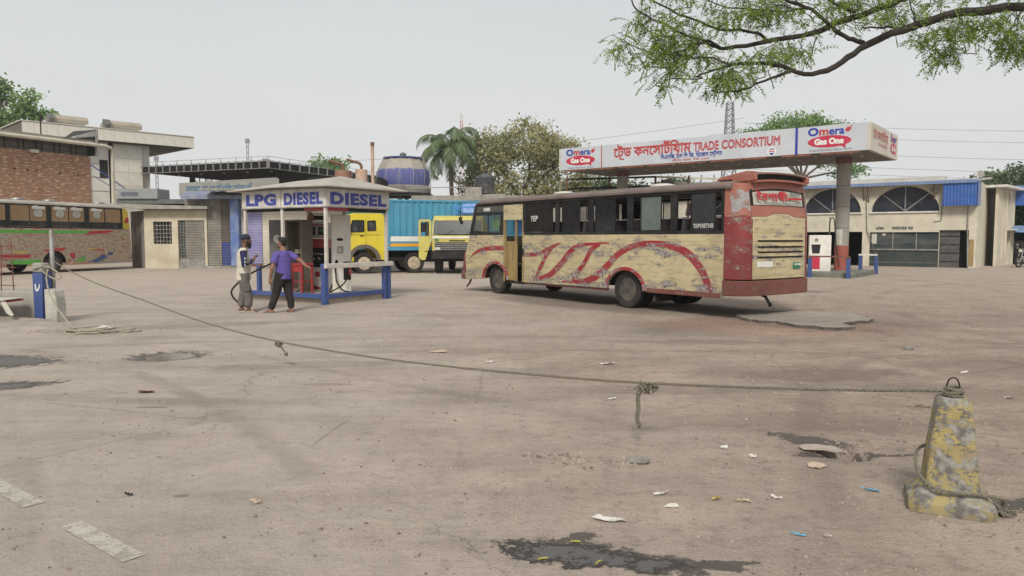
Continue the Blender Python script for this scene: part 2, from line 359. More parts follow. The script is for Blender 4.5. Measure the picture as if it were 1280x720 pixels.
L(base, b.inputs['Base Color'])
rg = mth(t, 'SUBTRACT', .93, mth(t, 'ADD', mth(t, 'MULTIPLY', wet, .3), mth(t, 'MULTIPLY', core, .33)))
L(rg, b.inputs['Roughness']); b.inputs['Specular IOR Level'].default_value = .35
h = mth(t, 'ADD', mth(t, 'MULTIPLY', n_fine, .6), mth(t, 'ADD', mth(t, 'MULTIPLY', n_grit, .22), mth(t, 'MULTIPLY', track, .5)))
h = mth(t, 'MULTIPLY', h, mth(t, 'SUBTRACT', 1, mth(t, 'MULTIPLY', core, .85)))
bump(t, b, h, .8, .05)
from mathutils import noise as mn
def gz(x, y):
    f = max(0, min(1, (y-2)/3))*max(0, 1-abs(x)/60)*max(0, 1-y/90)
    q = min(1, max(0, (x+3)/5))*.9+.35
    z = .022*mn.noise(Vector((x*.35, y*.35, 0)))+.018*q*mn.noise(Vector((x*1.1, y*1.5, 3)))+.013*q*mn.noise(Vector((x*3.1, y*3.6, 7)))+.006*q*mn.noise(Vector((x*7.3, y*7.3, 11)))
    z -= .05*math.exp(-((x+4.7)**2/.5+(y-10.0)**2/.3))
    z -= .3*math.exp(-(((x-2.47)*.88-(y-5.42)*.47)**2/.02+((y-5.42)*.88+(x-2.47)*.47)**2/.006)**1.5)
    return z*f
def axis(segs):
    o = []
    for a, b_, st, gr in segs:
        x = a
        while x < b_-1e-6: o.append(x); x += st; st *= gr
    o.append(segs[-1][1]); return o
ys = axis([(-40, 2, 3, 1), (2, 13, .06, 1.004), (13, 45, .22, 1.02), (45, 370, 3, 1.12)])
xp = axis([(0, 8, .07, 1.0), (8, 40, .25, 1.04), (40, 320, 4, 1.15)])
xs = [-x for x in reversed(xp[1:])]+xp
mb = MB(); n = len(xs)
mb.v = [(x, y, gz(x, y)) for y in ys for x in xs]
mb.f = [(j*n+i, j*n+i+1, (j+1)*n+i+1, (j+1)*n+i) for j in range(len(ys)-1) for i in range(n-1)]
o = mb.build('ground', M['ground'], clean=False, ang=None); setp(o, kind='structure')
# painted lane dashes, worn
m, t, b, N, L = nodes('worn_road_paint'); v = coords(t)
L(mixc(t, noise(t, v, 20, 5), (.5, .47, .4), (.42, .39, .33)), b.inputs['Base Color']); b.inputs['Roughness'].default_value = .85
L(ramp(t, mth(t, 'ADD', mth(t, 'MULTIPLY', noise(t, v, 9, 8, .7), .6), mth(t, 'MULTIPLY', noise(t, v, 60, 3, .7), .4)), .47, .6, (.95, .95, .95), (.3, .3, .3)), b.inputs['Alpha'])
M['lane'] = m
def sheet(pts, name, m_, dz=.006, div=1):
    mb = MB(); mb.add([(x, y, gz(x, y)+dz) for x, y in pts], [tuple(range(len(pts)))])
    return mb.build(name, m_, smooth=False, clean=False)
def dash(a, b_, w):
    mb = MB(); a = Vector(a); b_ = Vector(b_); d = b_-a; nn = Vector((-d.y, d.x)).normalized()*w/2; k = 14
    for i in range(k+1):
        for s_ in (-1, 0, 1):
            p = a+d*i/k+nn*s_*(1+.06*math.sin(i*2.3+s_)); mb.v.append((p.x, p.y, gz(p.x, p.y)+.006))
    mb.f = [(i*3+j, i*3+j+1, (i+1)*3+j+1, (i+1)*3+j) for i in range(k) for j in (0, 1)]
    o = mb.build('lane_marking', M['lane'], clean=False, ang=None); setp(o, kind='structure')
dash((-3.75, 5.02), (-2.87, 4.34), .11); dash((-2.46, 4.03), (-1.88, 3.58), .11)
# standing water in the pothole
m, t, b, N, L = nodes('muddy_water'); b.inputs['Base Color'].default_value = (.2, .165, .115, 1); b.inputs['Roughness'].default_value = .06
bump(t, b, noise(t, coords(t), 6, 2), .05, .01); M['water'] = m
mb = MB(); k = 40
pts = [(-4.66+.3*cos(2*pi*i/k)*(1+.22*mn.noise(Vector((i*.31, 1, 0)))), 9.98+.34*sin(2*pi*i/k)*(1+.22*mn.noise(Vector((i*.31, 5, 0)))), -.022) for i in range(k)]
mb.add(pts, [tuple(range(k))]); o = mb.build('puddle_water', M['water'], smooth=False, clean=False); setp(o, kind='structure')
# broken concrete slab edge by the bus
M['slab'] = mat('dusty_concrete', (.41, .355, .295), (.33, .285, .235), 3, rough=.9, bs=25, bstr=.6, bd=.02, dirt=.3)
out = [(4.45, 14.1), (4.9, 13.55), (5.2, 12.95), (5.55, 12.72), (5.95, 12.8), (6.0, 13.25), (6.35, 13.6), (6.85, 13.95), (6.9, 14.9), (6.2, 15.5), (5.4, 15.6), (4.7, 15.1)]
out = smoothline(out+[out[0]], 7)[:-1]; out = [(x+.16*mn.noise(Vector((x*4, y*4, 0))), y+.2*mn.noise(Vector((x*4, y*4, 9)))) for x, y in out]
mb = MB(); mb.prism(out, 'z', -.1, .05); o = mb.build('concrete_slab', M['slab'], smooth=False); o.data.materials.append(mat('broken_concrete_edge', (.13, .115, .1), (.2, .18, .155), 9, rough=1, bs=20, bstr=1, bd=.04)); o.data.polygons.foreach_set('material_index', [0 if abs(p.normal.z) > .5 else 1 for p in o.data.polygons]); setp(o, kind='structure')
# grit and small stones
mb = MB(); rr = random.Random(3)
def stone(mb, x, y, r):
    z = gz(x, y); a = rr.random()*6.28
    p = [(x+r*cos(a+k*pi/2)*rr.uniform(.6, 1.2), y+r*sin(a+k*pi/2)*rr.uniform(.6, 1.1), z-.002) for k in range(4)]
    q = [(x+(u[0]-x)*.55+rr.uniform(-.2, .2)*r, y+(u[1]-y)*.55, z+r*rr.uniform(.3, .75)) for u in p]
    mb.add(p+q, [(0, 1, 5, 4), (1, 2, 6, 5), (2, 3, 7, 6), (3, 0, 4, 7), (4, 5, 6, 7)])
for i in range(4200):
    y = 3.3+22*rr.random()**1.7; x = rr.uniform(-.75, .75)*y*1.0
    if mn.noise(Vector((x*.8, y*.8, 2)))+.12*x/3 < -.05 and rr.random() < .8: continue
    if ((x-.55)/.75)**2+((y-3.6)/.26)**2 < 1: continue
    stone(mb, x, y, rr.choice([.006, .008, .01, .014])*(1+y*.035))
for cx, cy, s_, k in [(.5, 5.15, .22, 60), (.25, 5.3, .12, 30), (2.9, 5.6, .5, 60), (5.7, 12.55, .7, 90), (-8.2, 12.9, .5, 80), (-7.9, 12.5, .3, 40), (3.0, 4.25, .3, 30)]:
    for i in range(k): stone(mb, rr.gauss(cx, s_), rr.gauss(cy, s_*.35), rr.uniform(.008, .022))
M['grit'] = mat('stone_grit', (.36, .305, .245), (.15, .12, .1), 9, .42, .6, rough=.9, dirt=0, bstr=0)
o = mb.build('gravel', M['grit'], smooth=False, clean=False); setp(o, kind='stuff', label='small stones and grit scattered over the dusty yard')
# ================================================================== the old bus
BUSW = 1.175
M['buscream'] = chipped('chipped_cream_bus_paint', (.56, .48, .285), under=(.36, .34, .32), amt=.538, seams=.17, grime=.5, c2=(.47, .395, .23), st=(1, 1, 3.6), scale=2.2, zband=[(.2, .75), (.3, .7), (.4, .35), (.52, .3), (.6, .62), (.68, .66), (.75, .4), (.82, .5), (1, .3)])
M['busred'] = chipped('chipped_red_bus_paint', (.27, .03, .038), amt=.56, grime=.45, c2=(.17, .03, .03))
M['buspale'] = chipped('faded_red_oxide_paint', (.36, .13, .09), under=(.36, .33, .3), amt=.60, grime=.4, c2=(.29, .1, .07))
M['busband'] = chipped('chipped_crimson_stripe_paint', (.33, .022, .035), under=(.4, .37, .35), amt=.525, grime=.25, st=(1, 1, 3.6), scale=2.2)
M['busroof'] = mat('dusty_brown_roof', (.17, .13, .115), (.12, .092, .082), 2, rough=.8, dirt=.4)
M['busblack'] = mat('window_surround', (.01, .011, .013), (.022, .022, .024), 5, rough=.6, dirt=.18, spec=.25)
M['tint'] = glass('tinted_dusty_glass', (.012, .013, .015), .92, .14, .16, (.08, .074, .072))
M['tint2'] = glass('pale_dusty_glass', (.12, .15, .14), .72, .15, .35, (.2, .22, .2))
M['clear'] = glass('window_glass', (.1, .13, .12), .25, .05, .15)
M['wood'] = mat('yellow_painted_wood', (.36, .26, .1), (.22, .15, .07), 3, rough=.75, stretch=(6, 6, .8), dirt=.5)
M['seat'] = mat('dark_seat_cloth', (.045, .025, .025), (.03, .03, .045), 4, rough=.9)
M['bumper'] = chipped('rust_red_bumper_paint', (.2, .06, .05), under=(.3, .2, .16), under2=(.08, .04, .03), amt=.57, scale=4, grime=.6, c2=(.14, .045, .035), rough=.6)
M['poster'] = mat('faded_white_sheet', (.55, .54, .46), (.45, .44, .37), 3, rough=.7, dirt=.3)
M['redink'] = mat('red_lettering', (.5, .02, .03), rough=.6, dirt=.1, bstr=0)
M['blueink'] = mat('blue_lettering', (.02, .035, .2), rough=.6, dirt=.1, bstr=0)
M['whiteink'] = mat('white_lettering', (.7, .7, .66), rough=.6, dirt=.1, bstr=0)
M['darkink'] = mat('grey_lettering', (.12, .12, .15), rough=.6, dirt=0, bstr=0)
M['green'] = mat('green_plate', (.02, .2, .1), rough=.5, bstr=0)
M['bluesheet'] = mat('blue_painted_board', (.06, .26, .62), (.05, .2, .5), 4, rough=.6)
M['whiteroof'] = mat('white_roof_vent', (.55, .53, .48), rough=.6)
def wheel(parent, c, r, w, n=32, holes=6, rimm=None, axle='y', out=1):
    """one wheel: tyre with a rim and hub pieces below it"""
    k = w/2
    prof = [(r*.62, -k*.75), (r*.8, -k), (r*.95, -k*.96), (r, -k*.72), (r, -k*.25), (r*.985, -k*.2), (r*.985, -k*.1), (r, -k*.05), (r, k*.05), (r*.985, k*.1), (r*.985, k*.2), (r, k*.25), (r, k*.72), (r*.95, k*.96), (r*.8, k), (r*.62, k*.75)]
    ty = MB().lathe(prof, n, (0, 0, 0), 'y', closed=True).build('tyre', M['rubber'], parent, loc=c)
    rm = MB(); rm.lathe([(r*.63, k*.8*out), (r*.6, k*.86*out), (r*.57, k*.6*out), (r*.5, k*.2*out), (r*.3, k*.1*out), (r*.26, k*.45*out), (r*.1, k*.5*out), (0, k*.5*out)], n, (0, 0, 0), 'y')
    rm.lathe([(r*.63, -k*.7*out), (r*.3, -k*.6*out), (0, -k*.6*out)], n, (0, 0, 0), 'y')
    ro = rm.build('rim', rimm or M['rim'], ty)
    hb = MB()
    for i in range(holes):
        a = 2*pi*i/holes; hb.lathe([(r*.035, k*.1*out), (r*.035, k*.4*out), (0, k*.4*out)], 6, (r*.38*cos(a), 0, r*.38*sin(a)), 'y')
    hb.build('wheel_nut', M['dark'], ty)
    return ty
bus = thing('old_bus', 'battered cream and red bus with crimson stripes parked in the middle of the yard', 'bus', (5.371, 14.859, 0), R(125.8))
side_out = lambda x0, x1, arch, zb, zt, ra=.56: ([(x0, zt), (x0, zb)]+([] if arch is None else [(arch-ra*cos(R(a)), .42+ra*.78*sin(R(a))) for a in range(0, 181, 12)])+[(x1, zb), (x1, zt)])
def bodyside(y0, y1, name='side_panel'):
    for x0, x1, ar in ((.45, 7.08, 3.17), (7.93, None, 8.37)) if y0 > 0 else ((.45, None, 3.17),):
        mb = MB()
        if x1 is None:
            if y0 > 0: pts = [(7.93, 1.67), (7.93, .36)]+[(8.37-.56*cos(R(a)), .42+.44*sin(R(a))) for a in range(0, 181, 12)]+[(10.02, .34), (10.06, .6), (9.95, 1.1), (9.72, 1.67)]
            else: pts = [(.45, 1.67), (.45, .42)]+[(3.17-.56*cos(R(a)), .42+.44*sin(R(a))) for a in range(0, 181, 12)]+[(8.37-.56*cos(R(a)), .42+.44*sin(R(a))) for a in range(0, 181, 12)]+[(10.02, .34), (10.06, .6), (9.95, 1.1), (9.72, 1.67)]
        else: pts = side_out(x0, x1, ar, .4, 1.67)
        mb.prism(pts, 'y', y0, y1); mb.build(name, M['buscream'], bus, bevel=.006)
bodyside(BUSW-.03, BUSW); bodyside(-BUSW, -BUSW+.03)
for sgn in (1, -1):
    y0, y1 = (BUSW-.035, BUSW+.004) if sgn > 0 else (-BUSW-.004, -BUSW+.035)
    mb = MB(); mb.box(.45, 6.99 if sgn > 0 else 9.7, y0, y1, 1.672, 1.74); mb.box(.45, 9.35, y0-.004, y1+.004, 2.50, 2.585)
    P_ = [(.45, .52), (1.66, 1.84), (2.95, 3.12), (4.26, 4.42), (5.52, 5.68), (6.93, 7.06)]
    if sgn < 0: P_ += [(8.0, 8.1)]
    for a, b_ in P_: mb.box(a, b_, y0-.002, y1+.002, 1.742, 2.498)
    mb.build('window_surround', M['busblack'], bus, bevel=.006)
    Y = sgn*(BUSW-.018)
    panes = [(.67, 1.30, 'tint'), (2.10, 2.72, 'tint2'), (3.52, 4.2, 'tint'), (4.75, 5.43, 'tint'), (5.8, 6.26, 'tint'), (6.28, 6.92, 'tint')] if sgn > 0 else \
            [(.55, 1.0, 'clear'), (2.3, 2.9, 'clear'), (3.7, 4.2, 'clear'), (4.9, 5.5, 'tint'), (5.8, 6.3, 'tint2'), (7.1, 7.9, 'clear')]
    for a, b_, k in panes:
        g = MB().box(a+.012, b_-.012, Y-.003, Y+.003, 1.76, 2.485).build('window_pane', M[k], bus, smooth=False)
        f = MB()
        for q in (a, b_-.022): f.box(q, q+.022, Y-.012, Y+.012, 1.745, 2.495)
        f.box(a+.023, b_-.023, Y-.01, Y+.01, 1.745, 1.765); f.box(a+.023, b_-.023, Y-.01, Y+.01, 2.475, 2.494)
        f.build('frame', M['busblack'], g)
    gr = MB(); gr.tube([(.5, sgn*(BUSW-.06), 2.0), (6.9, sgn*(BUSW-.06), 2.0)], .009, 6); gr.build('guard_rail', M['steel'], bus)
# driver window, destination box and door
mb = MB(); y0, y1 = BUSW-.035, BUSW+.004
mb.prism([(7.95, 1.672), (9.72, 1.672), (9.43, 2.5), (9.3, 2.5), (9.52, 1.80), (8.16, 1.74), (8.10, 2.24), (9.42, 2.24), (9.38, 2.32), (7.95, 2.32)], 'y', y0, y1)
mb.build('window_surround', M['busblack'], bus, bevel=.005)
g = MB().prism([(8.14, 1.75), (9.53, 1.79), (9.42, 2.25), (8.08, 2.25)], 'y', BUSW-.02, BUSW-.014).build('window_pane', M['clear'], bus, smooth=False)
MB().box(8.72, 8.76, BUSW-.03, BUSW-.006, 1.76, 2.24).build('frame', M['busblack'], g)
MB().box(8.16, 8.7, BUSW-.13, BUSW-.12, 1.8, 2.2).build('window_blind', mat('green_blind', (.2, .55, .2), (.4, .65, .4), 6, rough=.7), bus)
MB().prism([(7.97, 2.325), (9.37, 2.325), (9.33, 2.498), (7.97, 2.498)], 'y', BUSW-.03, BUSW-.008).build('destination_board', mat('dark_board', (.06, .075, .065), (.09, .1, .09), 4, rough=.3), bus)
tx('lettering', '৮৪৪৪', .14, M['whiteink'], bus, (8.95, BUSW-.006, 2.36), (-1, 0, 0), (0, 0, 1), strip=.02)
MB().box(7.02, 7.96, BUSW-.03, BUSW+.002, 2.08, 2.498).build('door_header', M['buscream'], bus, bevel=.008)
mb = MB(); mb.box(7.885, 7.955, BUSW-.06, BUSW+.008, .38, 2.078); mb.box(7.38, 7.43, BUSW-.07, BUSW-.01, .4, 2.078); mb.box(7.0, 7.09, BUSW-.05, BUSW+.006, .4, 1.0); mb.box(7.0, 7.09, BUSW-.05, BUSW+.006, 1.6, 2.078)
mb.build('door_frame', M['wood'], bus, bevel=.006)
dl = MB().box(7.44, 7.87, BUSW-.08, BUSW-.04, .42, 1.5).build('door_leaf', M['wood'], bus, bevel=.006)
for q in (7.55, 7.66, 7.76): MB().box(q, q+.025, BUSW-.038, BUSW-.028, .45, 1.47).build('rib', M['wood'], dl)
bb = MB()
bb.holed([(7.12, 1.66), (7.86, 1.66), (7.86, 2.07), (7.12, 2.07)], [[(7.72+.04*cos(a), 1.76+.04*sin(a)) for a in [i*pi/5 for i in range(10)]], [(7.66+.04*cos(a), 1.96+.04*sin(a)) for a in [i*pi/5 for i in range(10)]]], 'y', BUSW-.3, BUSW-.28)
bb.build('blue_board', M['bluesheet'], bus, smooth=False)
MB().box(7.1, 7.93, BUSW-.4, BUSW-.02, .34, .4).build('door_step', M['dark'], bus)
# stripes: thin coats on the side panel
ST = [[(9.75, .97, .03), (9.45, 1.13, .08), (9.1, 1.24, .11), (8.5, 1.3, .12), (7.96, 1.31, .12)],
      [(7.06, 1.14, .1), (6.4, 1.17, .11), (5.95, 1.31, .11), (5.62, 1.42, .07), (5.45, 1.46, .03)],
      [(5.8, 1.36, .12), (6.05, 1.13, .13), (6.3, .8, .13), (6.5, .52, .08)],
      [(6.58, .5, .04), (6.2, .56, .12), (5.85, .67, .15), (5.4, .97, .18), (5.05, 1.28, .15), (4.7, 1.41, .1), (4.2, 1.455, .06), (3.7, 1.48, .03)],
      [(4.0, 1.43, .05), (4.3, 1.32, .13), (4.55, 1.0, .13), (4.85, .72, .13), (5.0, .6, .1)],
      [(5.4, .5, .03), (5.0, .52, .08), (4.5, .56, .14), (4.15, .68, .18), (3.75, .95, .17), (3.4, 1.22, .15), (2.9, 1.42, .13), (2.4, 1.47, .13), (1.9, 1.44, .14), (1.4, 1.3, .17), (1.08, 1.05, .18), (.88, .78, .17), (.76, .5, .17)]]
for i, s_ in enumerate(ST):
    s_ = smoothline(s_, 5); l, r_ = ribbon2(s_); mb = MB(); y = BUSW+.0025+i*.0007; n = len(l)
    mb.add([(p[0], y, p[1]) for p in l]+[(p[0], y, p[1]) for p in r_], [(k, k+1, n+k+1, n+k) for k in range(n-1)])
    mb.build('painted_stripe', M['busband'], bus, smooth=False, clean=False)
for cx in (3.17, 8.37):
    for sgn in (1, -1):
        pts = [(cx-.56*cos(R(a)), .42+.44*sin(R(a))) for a in range(0, 181, 9)]; po = [(cx-.65*cos(R(a)), .42+.52*sin(R(a))) for a in range(180, -1, -9)]
        mb = MB(); mb.prism(pts+po, 'y', sgn*(BUSW-.02), sgn*(BUSW+.028)); mb.build('wheel_arch', M['busband'], bus, bevel=.008)
MB().box(.5, 2.5, BUSW-.01, BUSW+.012, .40, .5).build('skirt_trim', M['bumper'], bus, bevel=.006)
MB().box(3.75, 7.05, BUSW-.06, BUSW-.035, .36, .42).build('skirt_trim', M['bumper'], bus)
# roof
pr = [(-1.2, 2.56), (-1.21, 2.6), (-1.16, 2.66), (-.95, 2.72), (-.5, 2.765), (0, 2.78), (.5, 2.765), (.95, 2.72), (1.16, 2.66), (1.21, 2.6), (1.2, 2.56)]
mb = MB(); rings = []
for x, dz, sc in ((.3, -.01, 1), (3, 0, 1), (6, 0, 1), (8.8, 0, 1), (9.25, -.02, .99), (9.5, -.1, .95)):
    rings.append([(x, y*sc, max(2.45, z+dz)) for y, z in pr])
n = len(pr)
for i in range(len(rings)-1): mb.add(rings[i]+rings[i+1], [(k, k+1, n+k+1, n+k) for k in range(n-1)])
mb.add(rings[0], [tuple(range(n))]); mb.add(rings[-1], [tuple(range(n))]); mb.add([rings[0][0], rings[0][-1], rings[-2][-1], rings[-2][0]], [(0, 1, 2, 3)])
mb.build('roof', M['busroof'], bus)
for sgn in (1, -1): MB().box(.42, 9.2, sgn*1.205-.015, sgn*1.205+.015, 2.575, 2.62).build('rain_gutter', M['busroof'], bus)
for x in (1.25, 3.05, 6.6): MB().lathe([(.3, 0), (.3, .03), (.26, .06), (.15, .085), (0, .09)], 20, (x, .1, 2.76)).build('roof_vent', M['whiteroof'], bus)
# rear: bowed plan curve
def rp(y, off=0):
    a = abs(y)
    if a <= .9: x = -.05+.05*(a/.9)**2
    else:
        k = min(1, (a-.9)/(BUSW-.9)); x = .45*(1-sqrt(max(0, 1-k*k)))
    return x-off
def yarc(y0, y1):
    ks = [-1, -.995, -.98, -.95, -.9, -.84, -.77, -.6, -.4, -.2, 0, .2, .4, .6, .77, .84, .9, .95, .98, .995, 1]
    ys_ = [k*BUSW for k in ks]; return [y0]+[y for y in ys_ if y0+.01 < y < y1-.01]+[y1]
def rear(name, y0, y1, zs, m_, off=0, th=.03, lean=lambda z: 0, bevel=.005, label=None):
    """zs: list of heights or list of (z_bottom, z_top) functions of y"""
    ya = yarc(y0, y1); mb = MB(); k = len(ya)
    f = zs if callable(zs) else (lambda y: zs)
    outer, inner = [], []
    nz = len(f(0))
    for y in ya:
        for z in f(y):
            # outward offset along the local normal, roughly
            t_ = max(0, (abs(y)-.85)/(BUSW-.85)); ox = off*(1-t_*t_); oy = off*t_*(1 if y > 0 else -1)
            outer.append((rp(y)-ox+lean(z), y+oy, z)); inner.append((rp(y)-ox+lean(z)+th*(1-t_), y+oy-th*t_*(1 if y > 0 else -1), z))
    mb.v = outer+inner; q = len(outer)
    for i in range(k-1):
        for j in range(nz-1):
            a, b_, c_, d = i*nz+j, (i+1)*nz+j, (i+1)*nz+j+1, i*nz+j+1
            mb.f += [(a, b_, c_, d), (a+q, d+q, c_+q, b_+q)]
        for j in (0, nz-1): mb.f.append((i*nz+j, (i+1)*nz+j, (i+1)*nz+j+q, i*nz+j+q))
    for i in (0, k-1):
        for j in range(nz-1): mb.f.append((i*nz+j, i*nz+j+1, i*nz+j+1+q, i*nz+j+q))
    return mb.build(name, m_, bus, bevel=bevel, label=label)
ln = lambda z: 0 if z < 1.9 else (z-1.9)*.14
for s0, s1 in ((.9, BUSW), (-BUSW, -.9)):
    rear('corner_panel', s0, s1, [.78, 1.2, 1.6, 2.02], M['busred'], lean=ln)
    rear('upper_corner_panel', s0, s1, [2.025, 2.3, 2.66], M['buspale'], lean=ln)
rear('bumper', -BUSW, BUSW, [.46, .5, .7, .76], M['bumper'], off=.03, th=.05, bevel=.012)
ap = lambda y: 2.02 if abs(y) > .32 else 2.08
ed = rear('engine_cover', -.865, .865, lambda y: [.785, 1.0, 1.14, ap(y)-.02], M['buscream'], off=.012, th=.03, lean=ln, bevel=.008)
rear('rear_panel', -.895, .895, lambda y: [.775, ap(y)-.06], M['busred'], off=-.012, th=.02, lean=ln)
rear('rear_panel', -.895, .895, lambda y: [ap(y)-.01, 2.22], M['buspale'], off=.002, th=.02, lean=ln, label='faded red oxide band under the rear window')
rear('rear_panel', -.895, .895, lambda y: [2.57-.07*(abs(y)/.9)**2, 2.72], M['buspale'], off=.002, th=.03, lean=ln, label='faded red oxide band over the rear window')
for z in (1.2, 1.3, 1.4, 1.52):
    rear('louvre', -.74, .74, [z, z+.028], M['black'], off=.017, th=.01, lean=ln, bevel=0)
    rear('louvre_hood', -.76, .76, [z+.03, z+.055], M['buscream'], off=.04, th=.04, lean=ln, bevel=.003)
for s0, s1 in ((.82, .89), (-.89, -.82)): rear('window_frame', s0, s1, [2.222, 2.54], M['busblack'], off=.004, th=.02, lean=ln)
rear('window_frame', -.82, .82, lambda y: [2.535-.06*(abs(y)/.9)**2, 2.565-.06*(abs(y)/.9)**2], M['busblack'], off=.006, th=.02, lean=ln)
rw_ = rear('rear_window_poster', -.815, .815, lambda y: [2.235, 2.53-.06*(abs(y)/.9)**2], M['poster'], off=.0, th=.01, lean=ln)
M['scuff'] = chipped('scuffed_grey_primer', (.34, .33, .33), under=(.33, .12, .09), under2=(.2, .1, .08), amt=.53, scale=5, grime=.4)
for sgn in (1, -1): rear('primer_patch', *sorted((sgn*.92, sgn*1.15)), lambda y: [2.1+.1*sin(y*20), 2.5+.05*sin(y*31)], M['scuff'], off=.004, th=.003, lean=ln, bevel=0)
xf = -.05+ln(2.35)-.02
tx('lettering', 'ৈবশাখী', .2, M['redink'], bus, (xf, .78, 2.33), (0, -1, 0), (.14, 0, 1), strip=.014, fit=1.0, extrude=.01)
tx('lettering', 'পিরবহন', .1, M['darkink'], bus, (xf, -.28, 2.44), (0, -1, 0), (.14, 0, 1), strip=.006, fit=.35, extrude=.01)
MB().box(xf-.004, xf+.0, -.7, -.24, 2.36, 2.4).build('poster_bar', M['redink'], bus)
for z in (2.285, 2.265): MB().box(xf-.012, xf-.008, -.75, .62, z, z+.006).build('poster_rule', M['darkink'], bus)
rear('number_plate', -.66, -.38, [.97, 1.1], M['green'], off=.03, th=.01); rear('sticker', .3, .76, [1.02, 1.13], M['whiteink'], off=.018, th=.004)
tx('lettering', 'ঢাকা মেট্রা', .05, M['whiteink'], bus, (-.075, -.4, 1.04), (0, -1, 0), (0, 0, 1), strip=.008)
# sun visor / spoiler over the rear window with a dark slot
M['lip'] = chipped('tan_primer_lip', (.26, .16, .12), under=(.34, .25, .2), amt=.56, scale=4, grime=.5)
hd = lambda y, k: k-.05*(abs(y)/.95)**2.5
rear('spoiler_lip', -.88, .88, lambda y: [hd(y, 2.845), hd(y, 2.865), hd(y, 2.885)], M['lip'], off=.02, th=.25, bevel=.012)
rear('spoiler_slot', -.83, .83, lambda y: [hd(y, 2.735), hd(y, 2.843)], M['black'], off=-.08, th=.02, bevel=0)
rear('spoiler_sill', -.87, .87, lambda y: [hd(y, 2.70), hd(y, 2.74)], M['buspale'], off=.02, th=.2, bevel=.006)
for sgn in (1, -1): MB().prism([(-.05, 2.7), (-.05, 2.84), (.2, 2.86), (.5, 2.8), (.5, 2.66)], 'y', sgn*.86-.04, sgn*.86+.04).build('spoiler_cheek', M['buspale'], bus, bevel=.02)
MB().prism([(.1, 2.88), (.2, 2.905), (.85, 2.81), (.95, 2.74), (.3, 2.74)], 'y', -.84, .84).build('spoiler_fairing', M['buspale'], bus, bevel=.02)
# front
mb = MB(); mb.prism([(9.75, .5), (10.08, .5), (10.08, .7), (9.74, 1.66), (9.7, 1.66), (9.74, 1.1)], 'y', -1.14, 1.14); mb.build('front_panel', M['buscream'], bus, bevel=.01)
MB().prism([(9.71, 1.68), (9.44, 2.5), (9.42, 2.5), (9.69, 1.68)], 'y', -1.12, 1.12).build('windscreen', M['clear'], bus, smooth=False)
MB().box(9.95, 10.16, -1.2, 1.2, .36, .6).build('bumper', M['bumper'], bus, bevel=.03, label='dull red front bumper')
MB().prism([(9.9, .55), (10.1, .6), (9.98, 1.15), (9.94, 1.15)], 'y', 1.13, 1.19).build('front_corner', M['bumper'], bus, bevel=.01)
for y in (.8, -.8): MB().lathe([(.1, -.02), (.1, .04), (0, .06)], 16, (10.04, y, .78), 'x').build('headlight', M['whiteroof'], bus)
MB().box(9.68, 9.76, -1.16, -1.1, 1.68, 2.4).build('windscreen_pillar', M['busblack'], bus)
# floor, chassis, seats
MB().box(.3, 9.7, -1.12, 1.12, .86, .9).build('floor', M['dark'], bus)
for y in (.42, -.42): MB().box(.5, 9.8, y-.05, y+.05, .5, .72).build('chassis_rail', M['dark'], bus)
mb = MB(); mb.box(4.4, 5.4, -1.0, -.3, .36, .8); mb.box(5.6, 6.6, .5, 1.0, .34, .8); mb.box(1.0, 1.8, -.9, .2, .36, .8); mb.build('fuel_tank', M['dark'], bus, bevel=.03)
for x in (3.17, 8.37): MB().tube([(x, -1, .42), (x, 1, .42)], .07, 10).build('axle', M['dark'], bus)
seat = None
for x in [1.0+i*.78 for i in range(8)]:
    for y in (.68, -.68):
        if seat is None:
            s_ = MB(); s_.box(-.22, .22, -.42, .42, .4, .5); s_.prism([(-.2, .5), (-.1, .5), (-.2, 1.12), (-.28, 1.12)], 'y', -.42, .42); s_.box(-.03, .03, -.3, .3, 0, .4)
            seat = s_.build('seat', M['seat'], bus, bevel=.02, loc=(x, y, .9))
        else: inst(seat, (x, y, .9))
for y in (.98, -.98): wheel(bus, (8.37, y, .425), .425, .24, out=1 if y > 0 else -1)
for y in (1.0, .72, -.72, -1.0): wheel(bus, (3.17, y, .425), .425, .23, out=1 if y > 0 else -1)
MB().box(2.3, 2.33, .6, 1.1, .2, .5).build('mud_flap', M['rubber'], bus)
h = MB(); h.tube([(.3, .35, .5), (.05, .35, .42), (-.02, .33, .3), (-.03, .3, .27), (.0, .28, .24)], [.025, .03, .035, .038, .03], 8); h.build('exhaust_pipe', M['black'], bus)
h = MB(); h.tube([(9.9, 1.0, .35), (9.95, 1.05, .2), (9.98, 1.12, .12)], .03, 6); h.build('tow_hook', M['rust'], bus)
tx('lettering', 'YEP', .2, M['whiteink'], bus, (6.72, BUSW+.001, 2.03), (-1, 0, 0), (0, 0, 1), bold=.003, shear=.2, sx=.95)
tx('lettering', "ENTERPRIS'", .115, M['whiteink'], bus, (.72, BUSW+.001, 1.8), (1, 0, 0), (0, 0, 1), strip=.006, fit=.5)
MB().box(7.0, 7.04, BUSW+.0, BUSW+.05, 1.15, 1.3).build('door_handle', M['dark'], bus)
